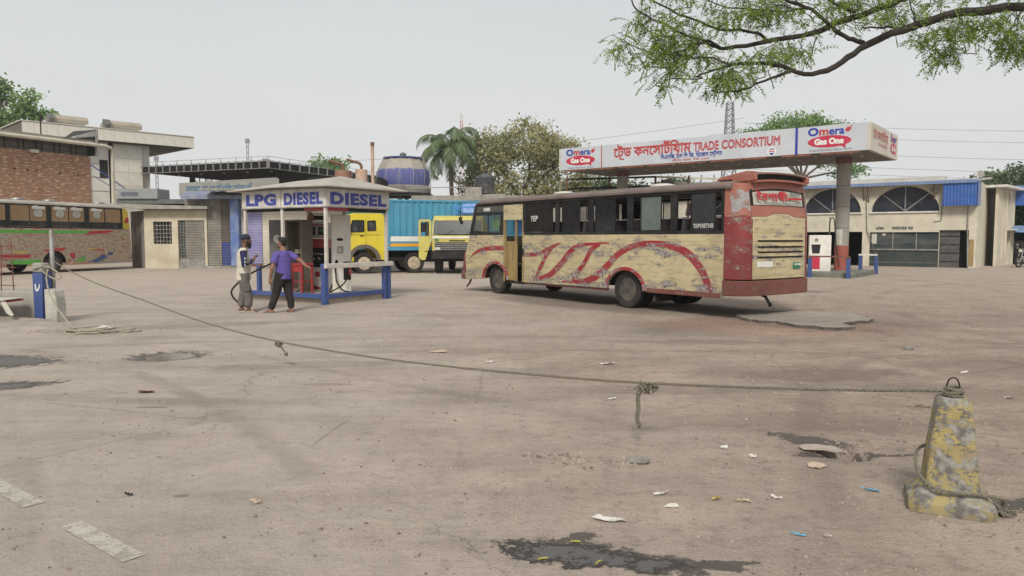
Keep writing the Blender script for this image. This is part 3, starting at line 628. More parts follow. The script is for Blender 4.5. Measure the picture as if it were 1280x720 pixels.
# ================================================================== the parked coach on the left
M['coachpaint'] = None
m, t, b, N, L = nodes('peeling_multicolour_paint'); v = coords(t, (1, 1, 2.2)); M['coachpaint'] = m
f1 = noise(t, coords(t, (2.2, 1, 9)), 3.2, 8, .75); f2 = noise(t, coords(t, (1, 1, 3)), 9, 6, .7)
c = mixc(t, ramp(t, f1, .42, .5), (.33, .24, .17), (.45, .37, .28)); c = mixc(t, ramp(t, f2, .55, .6), c, (.2, .15, .12))
c = mixc(t, ramp(t, noise(t, coords(t, (1.6, 1, 5)), 2.1, 5, .6), .6, .63), c, (.42, .06, .05))
c = mixc(t, ramp(t, noise(t, coords(t, (1.5, 1, 4)), 1.7, 4, .6), .64, .66), c, (.3, .42, .08))
c = mixc(t, mth(t, 'MULTIPLY', ramp(t, noise(t, coords(t, (3, 1, 14)), 3, 4, .7), .53, .57), .8), c, (.11, .085, .07)); c = mixc(t, ramp(t, noise(t, coords(t, (2, 1, 8)), 4, 5, .7), .6, .62), c, (.6, .53, .42))
L(c, b.inputs['Base Color']); b.inputs['Roughness'].default_value = .6; bump(t, b, f1, .4, .01)
coach = thing('parked_coach', 'long peeling multicoloured coach with a green stripe parked below the brick wall', 'bus', (-20.9, 37.84, 0), atan2(-.963, -.27))
CW = 1.23
for y0, y1 in ((CW-.03, CW), (-CW, -CW+.03)):
    mb = MB(); pts = [(-.45, 2.02), (-.52, .8), (-.35, .42)]+[(4.0-.62*cos(R(a)), .45+.55*sin(R(a))) for a in range(0, 181, 12)]+[(9.6-.62*cos(R(a)), .45+.55*sin(R(a))) for a in range(0, 181, 12)]+[(11.6, .38), (11.7, 2.02)]
    mb.prism(pts, 'y', y0, y1); mb.build('side_panel', M['coachpaint'], coach, bevel=.01)
    s = 1 if y0 > 0 else -1
    mb = MB(); ya, yb = sorted((s*(CW-.035), s*(CW+.004))); mb.box(-.02, 11.5, ya, yb, 2.022, 2.08); mb.box(-.02, 11.5, ya, yb, 3.02, 3.09)
    for a, b_ in ((-.04, .06), (2.02, 2.28), (4.1, 4.34), (6.13, 6.32), (8.2, 8.4), (10.2, 10.4)): mb.box(a, b_, ya-.002, yb+.002, 2.082, 3.018)
    mb.build('window_surround', M['busblack'], coach, bevel=.005)
M['bronze'] = glass('bronze_reflecting_glass', (.3, .2, .11), .9, .15, .15, (.4, .3, .2)); M['lowtint'] = glass('dark_lower_glass', (.02, .02, .022), .9, .1, .1)
for i, (a, b_) in enumerate([(.06, 1.07), (1.09, 2.02), (2.28, 3.17), (3.19, 4.1), (4.34, 5.19), (5.21, 6.13), (6.32, 7.2), (7.22, 8.2), (8.4, 9.3), (9.32, 10.2)]):
    g = MB().box(a+.02, b_-.02, CW-.02, CW-.012, 2.35, 3.0).build('window_pane', M['bronze'], coach, smooth=False)
    MB().box(a+.02, b_-.02, CW-.02, CW-.012, 2.09, 2.34).build('lower_pane', M['lowtint'], g, smooth=False)
    MB().box(b_-.01, b_+.012, CW-.03, CW, 2.085, 3.015).build('frame', M['busblack'], g)
    if i in (1, 2, 3, 4, 7):
        mb = MB(); xm = (a+b_)/2
        mb.lathe([(.0, CW+.002), (.17, CW+.002)], 20, (xm-.05, 0, 2.68), 'y'); mb.lathe([(.0, CW+.003), (.15, CW+.003)], 20, (xm+.08, 0, 2.68), 'y'); mb.build('round_sticker', M['whiteink'], g, smooth=False)
        tx('lettering', 'বিসিমল্লাহ', .17, M['whiteink'], coach, (b_-.12, CW+.002, 2.86), (-1, 0, 0), (0, 0, 1), strip=.025, sx=.8)
mb = MB(); prc = [(-CW-.02, 3.06), (-CW, 3.14), (-1.0, 3.24), (0, 3.29), (1.0, 3.24), (CW, 3.14), (CW+.02, 3.06)]; k = len(prc)
mb.prism(prc, 'x', -.15, 11.7); mb.build('roof', mat('pale_dusty_roof', (.42, .39, .34), (.32, .29, .25), 2, rough=.75), coach, bevel=.02)
for x in (.8, 3.6, 5.2, 8): MB().lathe([(.28, 0), (.26, .06), (0, .1)], 14, (x, .6, 3.27)).build('roof_vent', M['steel'], coach)
def flat(mb, pts, y): return mb.add([(p[0], y, p[1]) for p in pts], [tuple(range(len(pts)))])
M['cgreen'] = chipped('green_coach_stripe', (.1, .42, .06), under=(.4, .33, .25), amt=.6); M['cred'] = chipped('red_coach_stripe', (.45, .03, .04), under=(.4, .33, .25), amt=.6)
M['cyel'] = chipped('yellow_coach_patch', (.65, .5, .05), under=(.4, .33, .25), amt=.6); M['cblue'] = chipped('blue_coach_patch', (.04, .1, .25), under=(.3, .25, .2), amt=.6)
def patch(pts, mk, y=.004): mb = MB(); flat(mb, pts, CW+y); mb.build('painted_patch', M[mk], coach, smooth=False, clean=False)
patch([(2.0, 1.93), (11.6, 1.93), (11.6, 1.79), (2.2, 1.8)], 'cgreen'); patch([(.42, 1.95), (1.95, 1.93), (2.3, 1.74), (1.0, 1.82)], 'cred', .007)
patch([(1.2, 1.05), (1.9, 1.02), (1.8, .97), (1.3, .98)], 'cred'); patch([(1.6, 1.1), (2.2, 1.08), (2.1, 1.02)], 'cyel', .007); patch([(5.3, 1.0), (6.1, 1.0), (5.9, .92), (5.5, .93)], 'cyel')
patch([(1.0, .62), (1.2, .8), (1.9, .5), (2.3, .42), (1.6, .42)], 'cblue'); patch([(.6, .85), (.95, .9), (1.0, .75), (.7, .72)], 'cblue'); patch([(2.3, .75), (2.8, .55), (2.9, .45), (2.4, .5)], 'cgreen'); patch([(4.7, .62), (6.3, .62), (6.2, .45), (4.8, .42)], 'cgreen')
patch([(2.9, .9), (3.2, .88), (3.1, .6), (2.9, .65)], 'cred'); patch([(3.4, 1.15), (4.6, 1.05), (4.5, .98), (3.5, 1.0)], 'cred'); patch([(5.2, .85), (6.9, .9), (6.9, .75), (5.3, .72)], 'cred')
mb = MB(); mb.prism([(-.52, .5), (-.6, .9), (-.52, 2.0), (-.3, 3.08), (-.2, 3.08), (-.2, .5)], 'y', -CW+.02, CW-.02); mb.build('rear_panel', M['coachpaint'], coach, bevel=.02)
mb = MB(); mb.prism([(-.05, 2.03), (-.5, 2.03), (-.36, 3.02), (-.05, 3.07)], 'y', CW-.06, CW+.006); mb.build('tail_light_panel', M['cyel'], coach, bevel=.01)
mb = MB(); mb.prism([(-.1, 2.35), (-.43, 2.35), (-.4, 2.6), (-.25, 2.62)], 'y', CW+.007, CW+.03); mb.build('tail_light', M['cred'], coach, bevel=.005)
MB().box(-.4, 11.6, -1.15, 1.15, .8, .88).build('floor', M['dark'], coach); MB().box(.2, 11.4, -1.0, -.1, .4, .8).build('chassis', M['dark'], coach)
MB().box(11.6, 11.7, -1.2, 1.2, .5, 3.05).build('front_panel', M['coachpaint'], coach)
for x in (4.0, 9.6):
    for y in (1.02, -1.02): wheel(coach, (x, y, .48), .48, .27, n=24, out=1 if y > 0 else -1)
# ================================================================== fuel kiosk
KA = Vector((-.85, .527, 0)); KR = atan2(.527, -.85)      # local x runs left along the long face; local y points towards the camera side
kio = thing('fuel_kiosk', 'small open fuel kiosk with LPG and DIESEL boards on white posts', 'kiosk', (-4.41, 17.6, 0), KR)
# local: x = s (0..2.95 to the left), y = -t (behind)
KL, KT = 2.95, 2.2
M['kwhite'] = chipped('chipped_white_post_paint', (.62, .58, .52), under=(.3, .22, .15), amt=.62, scale=4, grime=.4)
M['kboard'] = mat('weathered_white_board', (.62, .6, .57), (.52, .49, .45), 2.5, rough=.6, dirt=.4, dirtc=(.3, .24, .18))
M['kroof'] = mat('grey_sheet_roof', (.43, .405, .35), (.36, .335, .29), 2.2, rough=.8, dirt=.3)
M['kink'] = mat('kiosk_blue_lettering', (.03, .05, .3), (.05, .07, .32), 9, rough=.5, dirt=.2, bstr=0)
M['redpaint'] = mat('red_paint', (.4, .03, .035), (.3, .025, .03), 5, rough=.5, dirt=.35)
M['machine'] = mat('off_white_machine', (.76, .73, .67), (.7, .67, .6), 3, rough=.45, dirt=.35, dirtc=(.25, .2, .15))
mb = MB(); mb.box(-.02, KL, -KT, .02, -.05, .17); mb.build('plinth', M['slab'], kio, bevel=.02)
def board(x0, x1, y, along, label, txt, sz, ft, ox):
    mb = MB()
    if along == 'x': mb.box(x0, x1, y-.04, y, 2.34, 2.77)
    else: mb.box(y, y+.04, x0, x1, 2.34, 2.77)
    b_ = mb.build('sign_board', M['kboard'], kio, bevel=.006, label=label)
    f = MB()
    if along == 'x':
        f.box(x0-.01, x1+.01, y-.05, y+.012, 2.32, 2.345); f.box(x0-.01, x1+.01, y-.05, y+.012, 2.77, 2.79)
        f.build('trim', M['steel'], b_); tx('lettering', txt, sz, M['kink'], b_, (x1-ox, y, 2.415), (-1, 0, 0), (0, 0, 1), bold=.022, fit=ft, extrude=.004, space=1.12)
    else:
        f.box(y-.012, y+.05, x0-.01, x1+.01, 2.32, 2.345); f.box(y-.012, y+.05, x0-.01, x1+.01, 2.77, 2.79)
        f.build('trim', M['steel'], b_); tx('lettering', txt, sz, M['kink'], b_, (y, x1-ox, 2.415), (0, -1, 0), (0, 0, 1), bold=.022, fit=ft, extrude=.004, space=1.12)
board(1.53, KL+.02, .04, 'x', 'white board reading LPG', 'LPG', .37, 1.13, .17)
board(.0, 1.51, .04, 'x', 'white board reading DIESEL on the long face', 'DIESEL', .37, 1.33, .12)
board(-KT, .04, -.045, 'y', 'white board reading DIESEL on the short face', 'DIESEL', .37, 1.98, .14)
mb = MB(); mb.box(0, KL, -KT, -KT+.04, 2.34, 2.77); mb.box(KL-.04, KL, -KT+.05, -.05, 2.34, 2.77); mb.build('back_board', M['kboard'], kio)
MB().box(.8, KL-.05, -.12, -.045, 2.25, 2.335).build('beam', M['dark'], kio); MB().box(-.0, .79, -.12, -.045, 2.24, 2.335).build('beam', M['redpaint'], kio, label='short red beam at the near corner'); MB().box(.0, .07, -KT+.05, -.75, 2.24, 2.335).build('beam', M['dark'], kio); MB().box(.0, .07, -.745, -.125, 2.24, 2.335).build('beam', M['redpaint'], kio)
for x, y in ((.03, -.02), (1.52, -.02), (KL-.04, -.02), (.03, -KT+.05), (KL-.04, -KT+.05), (1.52, -KT+.05)):
    MB().box(x-.036, x+.036, y-.036, y+.036, .17, 2.335).build('post', M['kwhite'] if y > -1 or x < 1 else M['steel'], kio, bevel=.006)
# roof sheet: two low hips
Rz = lambda s, t_, z: (s, -t_, z)
E_ = [Rz(-.28, -.3, 2.82), Rz(1.5, -.32, 2.84), Rz(KL+.3, -.28, 2.79), Rz(KL+.3, KT+.35, 2.82), Rz(1.4, KT+.35, 2.85), Rz(-.3, KT+.45, 2.83)]
P1, P2, P3 = Rz(.75, 1.3, 3.17), Rz(2.05, 1.0, 3.08), Rz(1.35, .9, 3.08)
mb = MB(); mb.v = E_+[P1, P2, P3]
top = [(0, 1, 8, 6), (1, 2, 7, 8), (2, 3, 7), (3, 4, 8, 7), (4, 5, 6, 8), (5, 0, 6)]
mb.f = list(top); q = len(mb.v); mb.v += [(a, b_, c_-.03) for a, b_, c_ in mb.v[:q]]
mb.f += [tuple(i+q for i in f) for f in top]+[(i, (i+1) % 6, (i+1) % 6+q, i+q) for i in range(6)]
mb.build('roof', M['kroof'], kio, ang=8)
# guard rail: blue posts, blue kerb beams, white top beam
def kpost(x, y, z0=-.03, z1=.98, w=.1): return MB().box(x-w/2, x+w/2, y-w/2, y+w/2, z0, z1).build('guard_post', M['blue'], kio, bevel=.008)
kpost(-.02, .1, w=.13); kpost(-.04, -KT+.06); kpost(-.04, -KT+.22); kpost(2.35, .05, .17, .9); kpost(2.95, -KT, .17, .9)
MB().box(.06, 3.0, .08, .15, .15, .26).build('guard_beam', M['blue'], kio, bevel=.006); MB().box(-.08, -.02, -KT+.28, .03, .15, .26).build('guard_beam', M['blue'], kio, bevel=.006)
MB().box(-.16, -.075, -KT+.0, .17, .87, .985).build('top_beam', M['kwhite'], kio, bevel=.008)
MB().box(2.25, 3.0, .02, .09, .87, .93).build('top_beam', M['rust'], kio)
MB().lathe([(.015, 0), (.02, .08), (.06, .12), (.1, .26), (.1, .27), (0, .27)], 14, (0, 0, 0)).build('lamp', M['rust'], kio, loc=(1.1, -.55, 2.3), rot=(pi, 0, 0))
o = MB().lathe([(.1, 0), (.1, .03), (0, .05)], 14, (.5, -.7, 2.28)).build('lamp', M['cream'], kio)
# control cabinet with open door
def kp(s, t_, z=.17): p = Vector((-4.41, 17.6, z))+KA*s+Vector((.527, .85, 0))*t_; return p
cab = thing('control_cabinet', 'tall grey electrical cabinet with its door open inside the kiosk', 'cabinet', kp(2.25, 1.0), KR)
mb = MB(); mb.box(-.3, .28, -.4, -.36, 0, 1.9); mb.box(-.3, -.26, -.36, .0, 0, 1.9); mb.box(.24, .28, -.36, 0, 0, 1.9); mb.box(-.26, .24, -.36, 0, 1.86, 1.9); mb.box(-.26, .24, -.36, 0, 0, .06)
mb.build('case', mat('taupe_cabinet', (.17, .145, .115), (.13, .11, .09), 3, rough=.6), cab, bevel=.005)
d = MB().box(0, .5, -.015, .015, 0, 1.9).build('door', M['grey'], cab, bevel=.006, loc=(.28, 0, 0), rot=(0, 0, R(18)))
MB().lathe([(.11, .02), (.11, .03), (0, .03)], 8, (.26, 0, 1.4), 'y').build('sticker', M['poster'], d); MB().box(.08, .4, .016, .022, .8, 1.0).build('label_plate', M['steel'], d)
mb = MB(); mb.box(-.15, .05, -.35, -.25, 1.0, 1.1); mb.box(.1, .25, -.35, -.25, 1.0, 1.12); mb.build('switch', M['cream'], cab, bevel=.005)
mb = MB(); mb.tube([(-.05, -.28, 1.0), (-.06, -.25, .8), (.05, -.26, .6)], .012, 6); mb.build('cable', M['black'], cab)
# red table
t_ = thing('red_table', 'small red metal table with a shelf beside the grey cabinet in the kiosk', 'table', kp(1.5, .6), KR)
MB().box(-.2, .2, -.2, .2, .72, .78).build('table_top', M['redpaint'], t_, bevel=.005)
for x in (-.17, .17):
    for y in (-.17, .17): MB().box(x-.02, x+.02, y-.02, y+.02, 0, .719).build('leg', M['redpaint'], t_)
MB().box(-.15, .15, -.15, .15, .3, .32).build('shelf', M['redpaint'], t_); MB().box(-.15, .15, .15, .18, .56, .715).build('drawer', M['redpaint'], t_, bevel=.004)
# fuel dispenser (grey, red and black)
fd = thing('fuel_dispenser', 'fuel dispenser with grey display, red band and black panel in the kiosk', 'fuel pump', kp(2.28, 1.95), KR+R(30))
M['dgrey'] = mat('light_grey_casing', (.42, .42, .4), rough=.5, dirt=.3)
MB().box(-.26, .26, -.22, .22, 0, .62).build('lower_panel', M['machine'], fd, bevel=.01); MB().box(-.265, .265, -.225, .235, .625, 1.15).build('black_panel', M['black'], fd, bevel=.01)
MB().prism([(-.225, 1.155), (.27, 1.155), (.24, 1.4), (-.225, 1.4)], 'x', -.28, .28).build('red_band', M['redpaint'], fd, bevel=.01)
c_ = MB().box(-.27, .27, -.22, .225, 1.405, 1.85).build('display_head', M['dgrey'], fd, bevel=.015)
for x in (-.13, .13): MB().box(x-.09, x+.09, .226, .234, 1.5, 1.72).build('display', M['dark'], c_); MB().box(x-.05, x+.05, .235, .24, 1.58, 1.68).build('screen', mat('screen_green', (.06, .14, .12), rough=.3), c_)
MB().box(-.2, .2, .226, .232, 1.76, 1.79).build('red_strip', M['redpaint'], c_)
MB().box(-.06, .07, .221, .227, .36, .5).build('badge', M['redpaint'], fd); MB().prism([(-.258, .02), (.255, .02), (.255, .3), (.1, .12)], 'y', .2205, .226).build('red_swoosh', M['redpaint'], fd)
tx('lettering', 'Tominaga', .08, M['whiteink'], fd, (.14, .236, .97), (-1, 0, 0), (0, 0, 1)); tx('lettering', '24  75', .1, M['whiteink'], fd, (.16, .236, .82), (-1, 0, 0), (0, 0, 1))
f = MB(); f.box(-.22, .22, -.1, .1, 2.05, 2.1); f.box(-.22, .22, -.1, .1, 1.86, 1.9); f.box(-.22, -.18, -.1, .1, 1.905, 2.045); f.box(.18, .22, -.1, .1, 1.905, 2.045); f.build('top_frame', M['machine'], fd)
MB().box(-.17, .17, -.05, -.03, 1.91, 2.04).build('top_display', M['dark'], fd)
h = MB(); h.tube(smoothline([(.1, .25, .15), (.15, .5, .2), (.3, .9, .03), (.4, 1.5, -.08), (0, 2.1, -.14), (-.5, 2.0, -.1), (-.6, 1.2, .05), (-.5, .4, .5), (-.3, .3, .9)], 6), .022, 8)
h.build('hose', M['black'], fd)
# tall white dispenser
wd = thing('tall_dispenser', 'tall narrow white dispenser cabinet with black hose on the kiosk corner', 'fuel pump', kp(1.17, 1.62), KR+R(50))
MB().box(-.26, .22, -.2, .2, 0, 2.02).build('case', M['machine'], wd, bevel=.012)
MB().lathe([(.07, .201), (.07, .215), (0, .22)], 16, (0, 0, 0), 'y').build('round_emblem', M['black'], wd, loc=(.02, 0, 1.38), rot=None).scale = (1.2, 1, .55)
MB().box(-.06, .09, .201, .215, 1.02, 1.2).build('keypad', M['steel'], wd, bevel=.004); MB().box(-.02, .06, .216, .222, 1.05, 1.16).build('paper_note', M['cream'], wd)
MB().box(-.25, -.06, .201, .206, .32, .8).build('nozzle_recess', M['black'], wd)
z_ = MB(); z_.box(-.25, -.2, .207, .27, .45, .62); z_.build('nozzle', M['redpaint'], wd, bevel=.01)
mb = MB()
for x in (-.12, 0, .12): mb.box(x-.03, x+.03, .201, .206, .12, .3)
mb.build('vent', M['cream'], wd)
mb = MB(); mb.tube(smoothline([(.12, .25, .8), (.17, .3, .72), (.15, .33, .5), (.12, .4, .25), (-.05, .6, .05), (-.4, .7, .03), (-.45, .62, .02)], 6), .02, 8); mb.tube([(.12, .22, .7), (.12, .28, .78), (.12, .3, .84)], .035, 8); mb.build('hose', M['black'], wd)
mb = MB(); mb.tube(smoothline([(-.2, .25, .45), (0, .45, .2), (.4, .7, .02), (.8, .8, .0)], 6), .018, 8); mb.build('hose', M['black'], wd)
# slanted lectern shelf at left edge of the kiosk + loose hose
hs = MB(); hs.tube(smoothline([(-5.35, 17.9, 1.35), (-5.6, 17.5, 1.05), (-6.05, 17.0, .75), (-6.35, 16.7, .4), (-6.15, 16.6, .12), (-5.9, 16.6, .03)], 6), .022, 8)
o = hs.build('loose_hose', M['black']); setp(o, 'black rubber hose hanging in a curve from the kiosk between the two men', 'hose')
# ================================================================== the two men
M['skin'] = mat('brown_skin', (.16, .075, .045), (.12, .055, .035), 12, rough=.6, dirt=0, bs=80, bstr=.1)
M['skin2'] = mat('warm_brown_skin', (.27, .135, .085), (.21, .1, .065), 12, rough=.6, dirt=0, bs=80, bstr=.1)
M['hair'] = mat('black_hair', (.012, .01, .009), rough=.8, dirt=0, bs=120, bstr=.8)
def cloth(n, c, c2): return mat(n, c, c2, 6, rough=.9, dirt=.12, bs=9, bstr=.9, bd=.02)
def rot(ax, a): return Matrix.Rotation(R(a), 3, ax)
def seg(mb, a, b_, ra, rb, n=10, k=1):
    """tapered limb section with round ends"""
    a = Vector(a); b_ = Vector(b_); d = (b_-a).normalized(); mb.tube([a-d*ra*.5, a, b_, b_+d*rb*.5], [ra*.7, ra, rb, rb*.7], n)
def limb(mb, pts): mb.tube([p[0] for p in pts], [p[1] for p in pts], 10)
def remesh(o, vox=.011, sm=4):
    m = o.modifiers.new('remesh', 'REMESH'); m.mode = 'VOXEL'; m.voxel_size = vox; m.use_smooth_shade = True
    s_ = o.modifiers.new('smooth', 'SMOOTH'); s_.iterations = sm; s_.factor = .5
    dg = bpy.context.evaluated_depsgraph_get(); me = bpy.data.meshes.new_from_object(o.evaluated_get(dg), depsgraph=dg)
    o.modifiers.clear(); old = o.data; o.data = me; bpy.data.meshes.remove(old); return o
def hand(mb, w, d, side, curl=25, thumb=1):
    """palm and five separate bent fingers; w wrist, d direction of the hand, side = direction across the knuckles"""
    w = Vector(w); d = Vector(d).normalized(); s_ = Vector(side); s_ = (s_-d*s_.dot(d)).normalized(); nrm_ = d.cross(s_)
    M3 = Matrix((s_, nrm_, d)).transposed()
    mb.loft([(w, .026, .02, M3), (w+d*.04, .038, .017, M3), (w+d*.085, .04, .014, M3)], 10)
    for i, (off, L_) in enumerate(((-.029, .066), (-.01, .078), (.01, .073), (.028, .056))):
        p = w+d*.08+s_*off; q = p+(d*cos(R(curl))+nrm_*sin(R(curl)))*L_*.5; r_ = q+(d*cos(R(curl*2.2))+nrm_*sin(R(curl*2.2)))*L_*.5
        mb.tube([p, q, r_], [.0095, .009, .007], 6)
    p = w+d*.025-s_*.03*thumb; mb.tube([p, p-s_*.025*thumb+d*.025, p-s_*.03*thumb+d*.06+nrm_*.01], [.012, .011, .008], 6)
def foot(mb, a, ang, L_=.25):
    a = Vector(a); d = Vector((cos(R(ang)), sin(R(ang)), 0)); s_ = Vector((-d.y, d.x, 0))
    M3 = Matrix((s_, Vector((0, 0, 1)), d)).transposed()
    mb.loft([(a-d*.07+Vector((0, 0, .035)), .028, .03, M3), (a+Vector((0, 0, .045)), .037, .042, M3), (a+d*.08+Vector((0, 0, .03)), .045, .026, M3), (a+d*.15+Vector((0, 0, .018)), .046, .014, M3), (a+d*.18+Vector((0, 0, .015)), .03, .01, M3)], 10)
def sandal(par, a, ang, m_):
    d = Vector((cos(R(ang)), sin(R(ang)), 0)); s_ = Vector((-d.y, d.x, 0)); a = Vector(a)
    pts = [(u*.13+.05, v*(.05 if u > -.4 else .038)) for u, v in [(cos(R(k)), sin(R(k))) for k in range(0, 360, 24)]]
    mb = MB(); mb.prism([((a+d*u+s_*v).x, (a+d*u+s_*v).y) for u, v in pts], 'z', .002, .022)
    mb.tube([a+d*.08+s_*.05+Vector((0, 0, .02)), a+d*.07+s_*.03+Vector((0, 0, .06)), a+d*.07-s_*.03+Vector((0, 0, .06)), a+d*.08-s_*.05+Vector((0, 0, .02))], .012, 6)
    mb.build('sandal', m_, par, bevel=.004)
def head(mb, c, yaw, k=1.0, tilt=0):
    """skull, jaw, nose, ears, brow and lips as one surface; yaw 0 looks towards +X"""
    Mz = rot('Z', yaw) @ rot('Y', tilt); c = Vector(c); T = lambda x, y, z: tuple(c+Mz @ Vector((x, y, z))*k)
    mb.sph(T(-.012, 0, .025), (.098*k, .077*k, .102*k), 16, 12, Mz)
    mb.sph(T(.022, 0, -.035), (.068*k, .058*k, .075*k), 14, 10, Mz); mb.sph(T(.055, 0, -.085), (.03*k, .034*k, .024*k), 10, 8, Mz)
    mb.tube([T(.085, 0, .03), T(.108, 0, -.012), T(.098, 0, -.02)], [.010*k, .016*k, .012*k], 8)
    mb.sph(T(.086, 0, -.05), (.012*k, .024*k, .008*k), 8, 6, Mz); mb.sph(T(.082, 0, .036), (.016*k, .05*k, .011*k), 10, 6, Mz)
    for s_ in (1, -1): mb.sph(T(-.005, s_*.079, -.005), (.02*k, .011*k, .032*k), 8, 6, Mz)
    return T
def eyes(par, T, m_=None):
    mb = MB()
    for s_ in (1, -1): mb.sph(T(.079, s_*.03, .014), .012, 8, 6)
    e = mb.build('eyes', M['whiteink'], par); mb = MB()
    for s_ in (1, -1): mb.sph(T(.0875, s_*.03, .014), .006, 8, 6)
    mb.build('pupils', M['black'], e)
# man in the pale long-sleeved shirt: faces right
m1 = thing('person', 'bearded person in navy cap and cream shirt with navy sleeves', 'person', (-5.74, 15.86, 0), R(22))
hx = .06
b_ = MB(); T = head(b_, (hx-.01, 0, 1.535), 0, 1.0)
b_.tube([(.0, 0, 1.30), (.01, 0, 1.4), (.03, 0, 1.5)], [.075, .058, .055], 12)
b_.loft([((-.02, 0, .8), .1, .13, None), ((-.02, 0, .95), .1, .14, None), ((-.03, 0, 1.15), .105, .155, None), ((-.03, 0, 1.3), .085, .15, None), ((-.02, 0, 1.36), .05, .08, None)], 14)
SH = {1: (-.03, .17, 1.3), -1: (-.02, -.17, 1.3)}; EL = {1: (.0, .25, 1.02), -1: (-.02, -.26, 1.0)}; WR = {1: (.2, .1, 1.14), -1: (.19, -.12, 1.12)}
for s_ in (1, -1):
    limb(b_, [(SH[s_], .055), (EL[s_], .04), (WR[s_], .028)]); hand(b_, WR[s_], (.25, -.35*s_, .75), (0, s_, .1) if s_ < 0 else (0, -1, .1), 40, 1)
    y = .1*s_; fx = .07 if s_ < 0 else -.06
    limb(b_, [((-.02, y*.8, .82), .085), ((.01+fx*.3, y, .47), .055), ((fx, y, .28), .052), ((fx-.02, y, .07), .036)]); foot(b_, (fx-.01, y, 0), -6 if s_ < 0 else 12)
body = remesh(b_.build('body', M['skin'], m1), .0095, 3); eyes(body, T)
mb = MB(); mb.loft([((-.03, 0, .69), .155, .185, None), ((-.025, 0, .8), .15, .185, None), ((-.015, 0, .95), .145, .175, None), ((-.02, 0, 1.12), .135, .18, None), ((-.035, 0, 1.26), .118, .185, None), ((-.03, 0, 1.33), .09, .15, None), ((-.01, 0, 1.385), .065, .075, None)], 18)
o = remesh(mb.build('shirt', cloth('cream_jersey', (.6, .56, .46), (.52, .48, .39)), m1), .012, 3)
for s_ in (1, -1):
    mb = MB(); limb(mb, [((SH[s_][0], SH[s_][1]*.85, SH[s_][2]+.01), .082), (EL[s_], .06), ((WR[s_][0]*.8+EL[s_][0]*.2, WR[s_][1]*.8+EL[s_][1]*.2, WR[s_][2]-.03), .043)])
    sl = remesh(mb.build('sleeve', cloth('navy_jersey', (.014, .018, .075), (.01, .012, .05)), m1), .012, 3)
    mb = MB()
    a = Vector(SH[s_]); e = Vector(EL[s_])
    for f0, f1 in ((.4, .56), (.66, .8), (.9, 1.0)):
        p, q = a.lerp(e, f0), a.lerp(e, f1); o_ = Vector((.02, -.062 if s_ < 0 else .062, 0)); mb.bar(p+o_, q+o_, .035, .014, up=(1, 0, 0))
    mb.build('sleeve_mark', M['whiteink'], sl)
mb = MB()
for s_ in (1, -1):
    y = .1*s_; fx = .07 if s_ < 0 else -.06
    mb.tube([(-.02, y*.75, .84), (-.01, y*.95, .62), (.01+fx*.5, y, .45), (fx-.005, y, .25), (fx-.02, y, .13)], [.12, .105, .09, .085, .082], 12)
mb.loft([((-.02, 0, .74), .13, .17, None), ((-.02, 0, .88), .12, .16, None)], 14)
o = remesh(mb.build('trousers', cloth('grey_cargo_cloth', (.14, .12, .115), (.11, .095, .09)), m1), .012, 2)
for s_ in (1, -1): MB().box(-.03, .09, s_*.2-.02, s_*.2+.02, .46, .62).build('cargo_pocket', cloth('pocket_cloth', (.13, .11, .105), (.1, .09, .085)), m1, bevel=.012)
sandal(m1, (.06, -.1, 0), -6, M['cream']); sandal(m1, (-.07, .1, 0), 12, M['cream'])
mb = MB(); mb.sph(T(-.014, 0, .045), (.107, .087, .09), 16, 10); mb.lathe([(.1, 0), (.105, .02), (.1, .045)], 18, T(-.014, 0, .03)); o = remesh(mb.build('cap', cloth('navy_knit', (.012, .016, .035), (.02, .025, .05)), m1), .008, 2)
o.location = (-.004, 0, .012)
mb = MB(); mb.sph(T(.05, 0, -.085), (.055, .058, .06), 12, 9); mb.sph(T(.06, 0, -.13), (.035, .04, .045), 10, 8)
for s_ in (1, -1): mb.sph(T(.02, s_*.062, -.045), (.03, .014, .04), 8, 6)
remesh(mb.build('beard', M['hair'], m1), .008, 2)
# man in the purple shirt: seen from behind, looking left
m2 = thing('person', 'person in purple t-shirt and black trousers seen from behind', 'person', (-4.86, 15.7, 0), R(180-22))
b_ = MB(); T = head(b_, (.03, 0, 1.485), 8, .97)
b_.tube([(-.01, 0, 1.27), (0, 0, 1.36), (.02, 0, 1.45)], [.075, .06, .056], 12)
b_.loft([((0, 0, .78), .1, .14, None), ((0, 0, .95), .11, .145, None), ((0, 0, 1.12), .11, .165, None), ((-.01, 0, 1.25), .09, .165, None), ((-.01, 0, 1.31), .05, .08, None)], 14)
# local +x = to the left of the picture, +y = towards the camera side
SH = {1: (.02, .19, 1.24), -1: (-.04, -.18, 1.24)}; EL = {1: (.07, .27, .96), -1: (-.29, -.24, 1.09)}; WR = {1: (.14, .26, .74), -1: (-.44, -.18, 1.0)}
limb(b_, [(SH[1], .058), (EL[1], .043), (WR[1], .029)]); hand(b_, WR[1], (.1, -.05, -1), (1, 0, .1), 22)
limb(b_, [(SH[-1], .058), (EL[-1], .042), (WR[-1], .029)]); hand(b_, WR[-1], (-1, .05, -.25), (0, 1, 0), 15)
KN = {1: (.12, .1, .42), -1: (-.04, -.1, .42)}; AN = {1: (.24, .13, .07), -1: (-.07, -.14, .07)}
for s_ in (1, -1):
    limb(b_, [((0, .08*s_, .8), .09), (KN[s_], .056), ((.5*(KN[s_][0]+AN[s_][0])-.02, AN[s_][1], .26), .052), (AN[s_], .036)]); foot(b_, (AN[s_][0], AN[s_][1], 0), 8 if s_ > 0 else -20)
body = remesh(b_.build('body', M['skin2'], m2), .0095, 3); eyes(body, T)
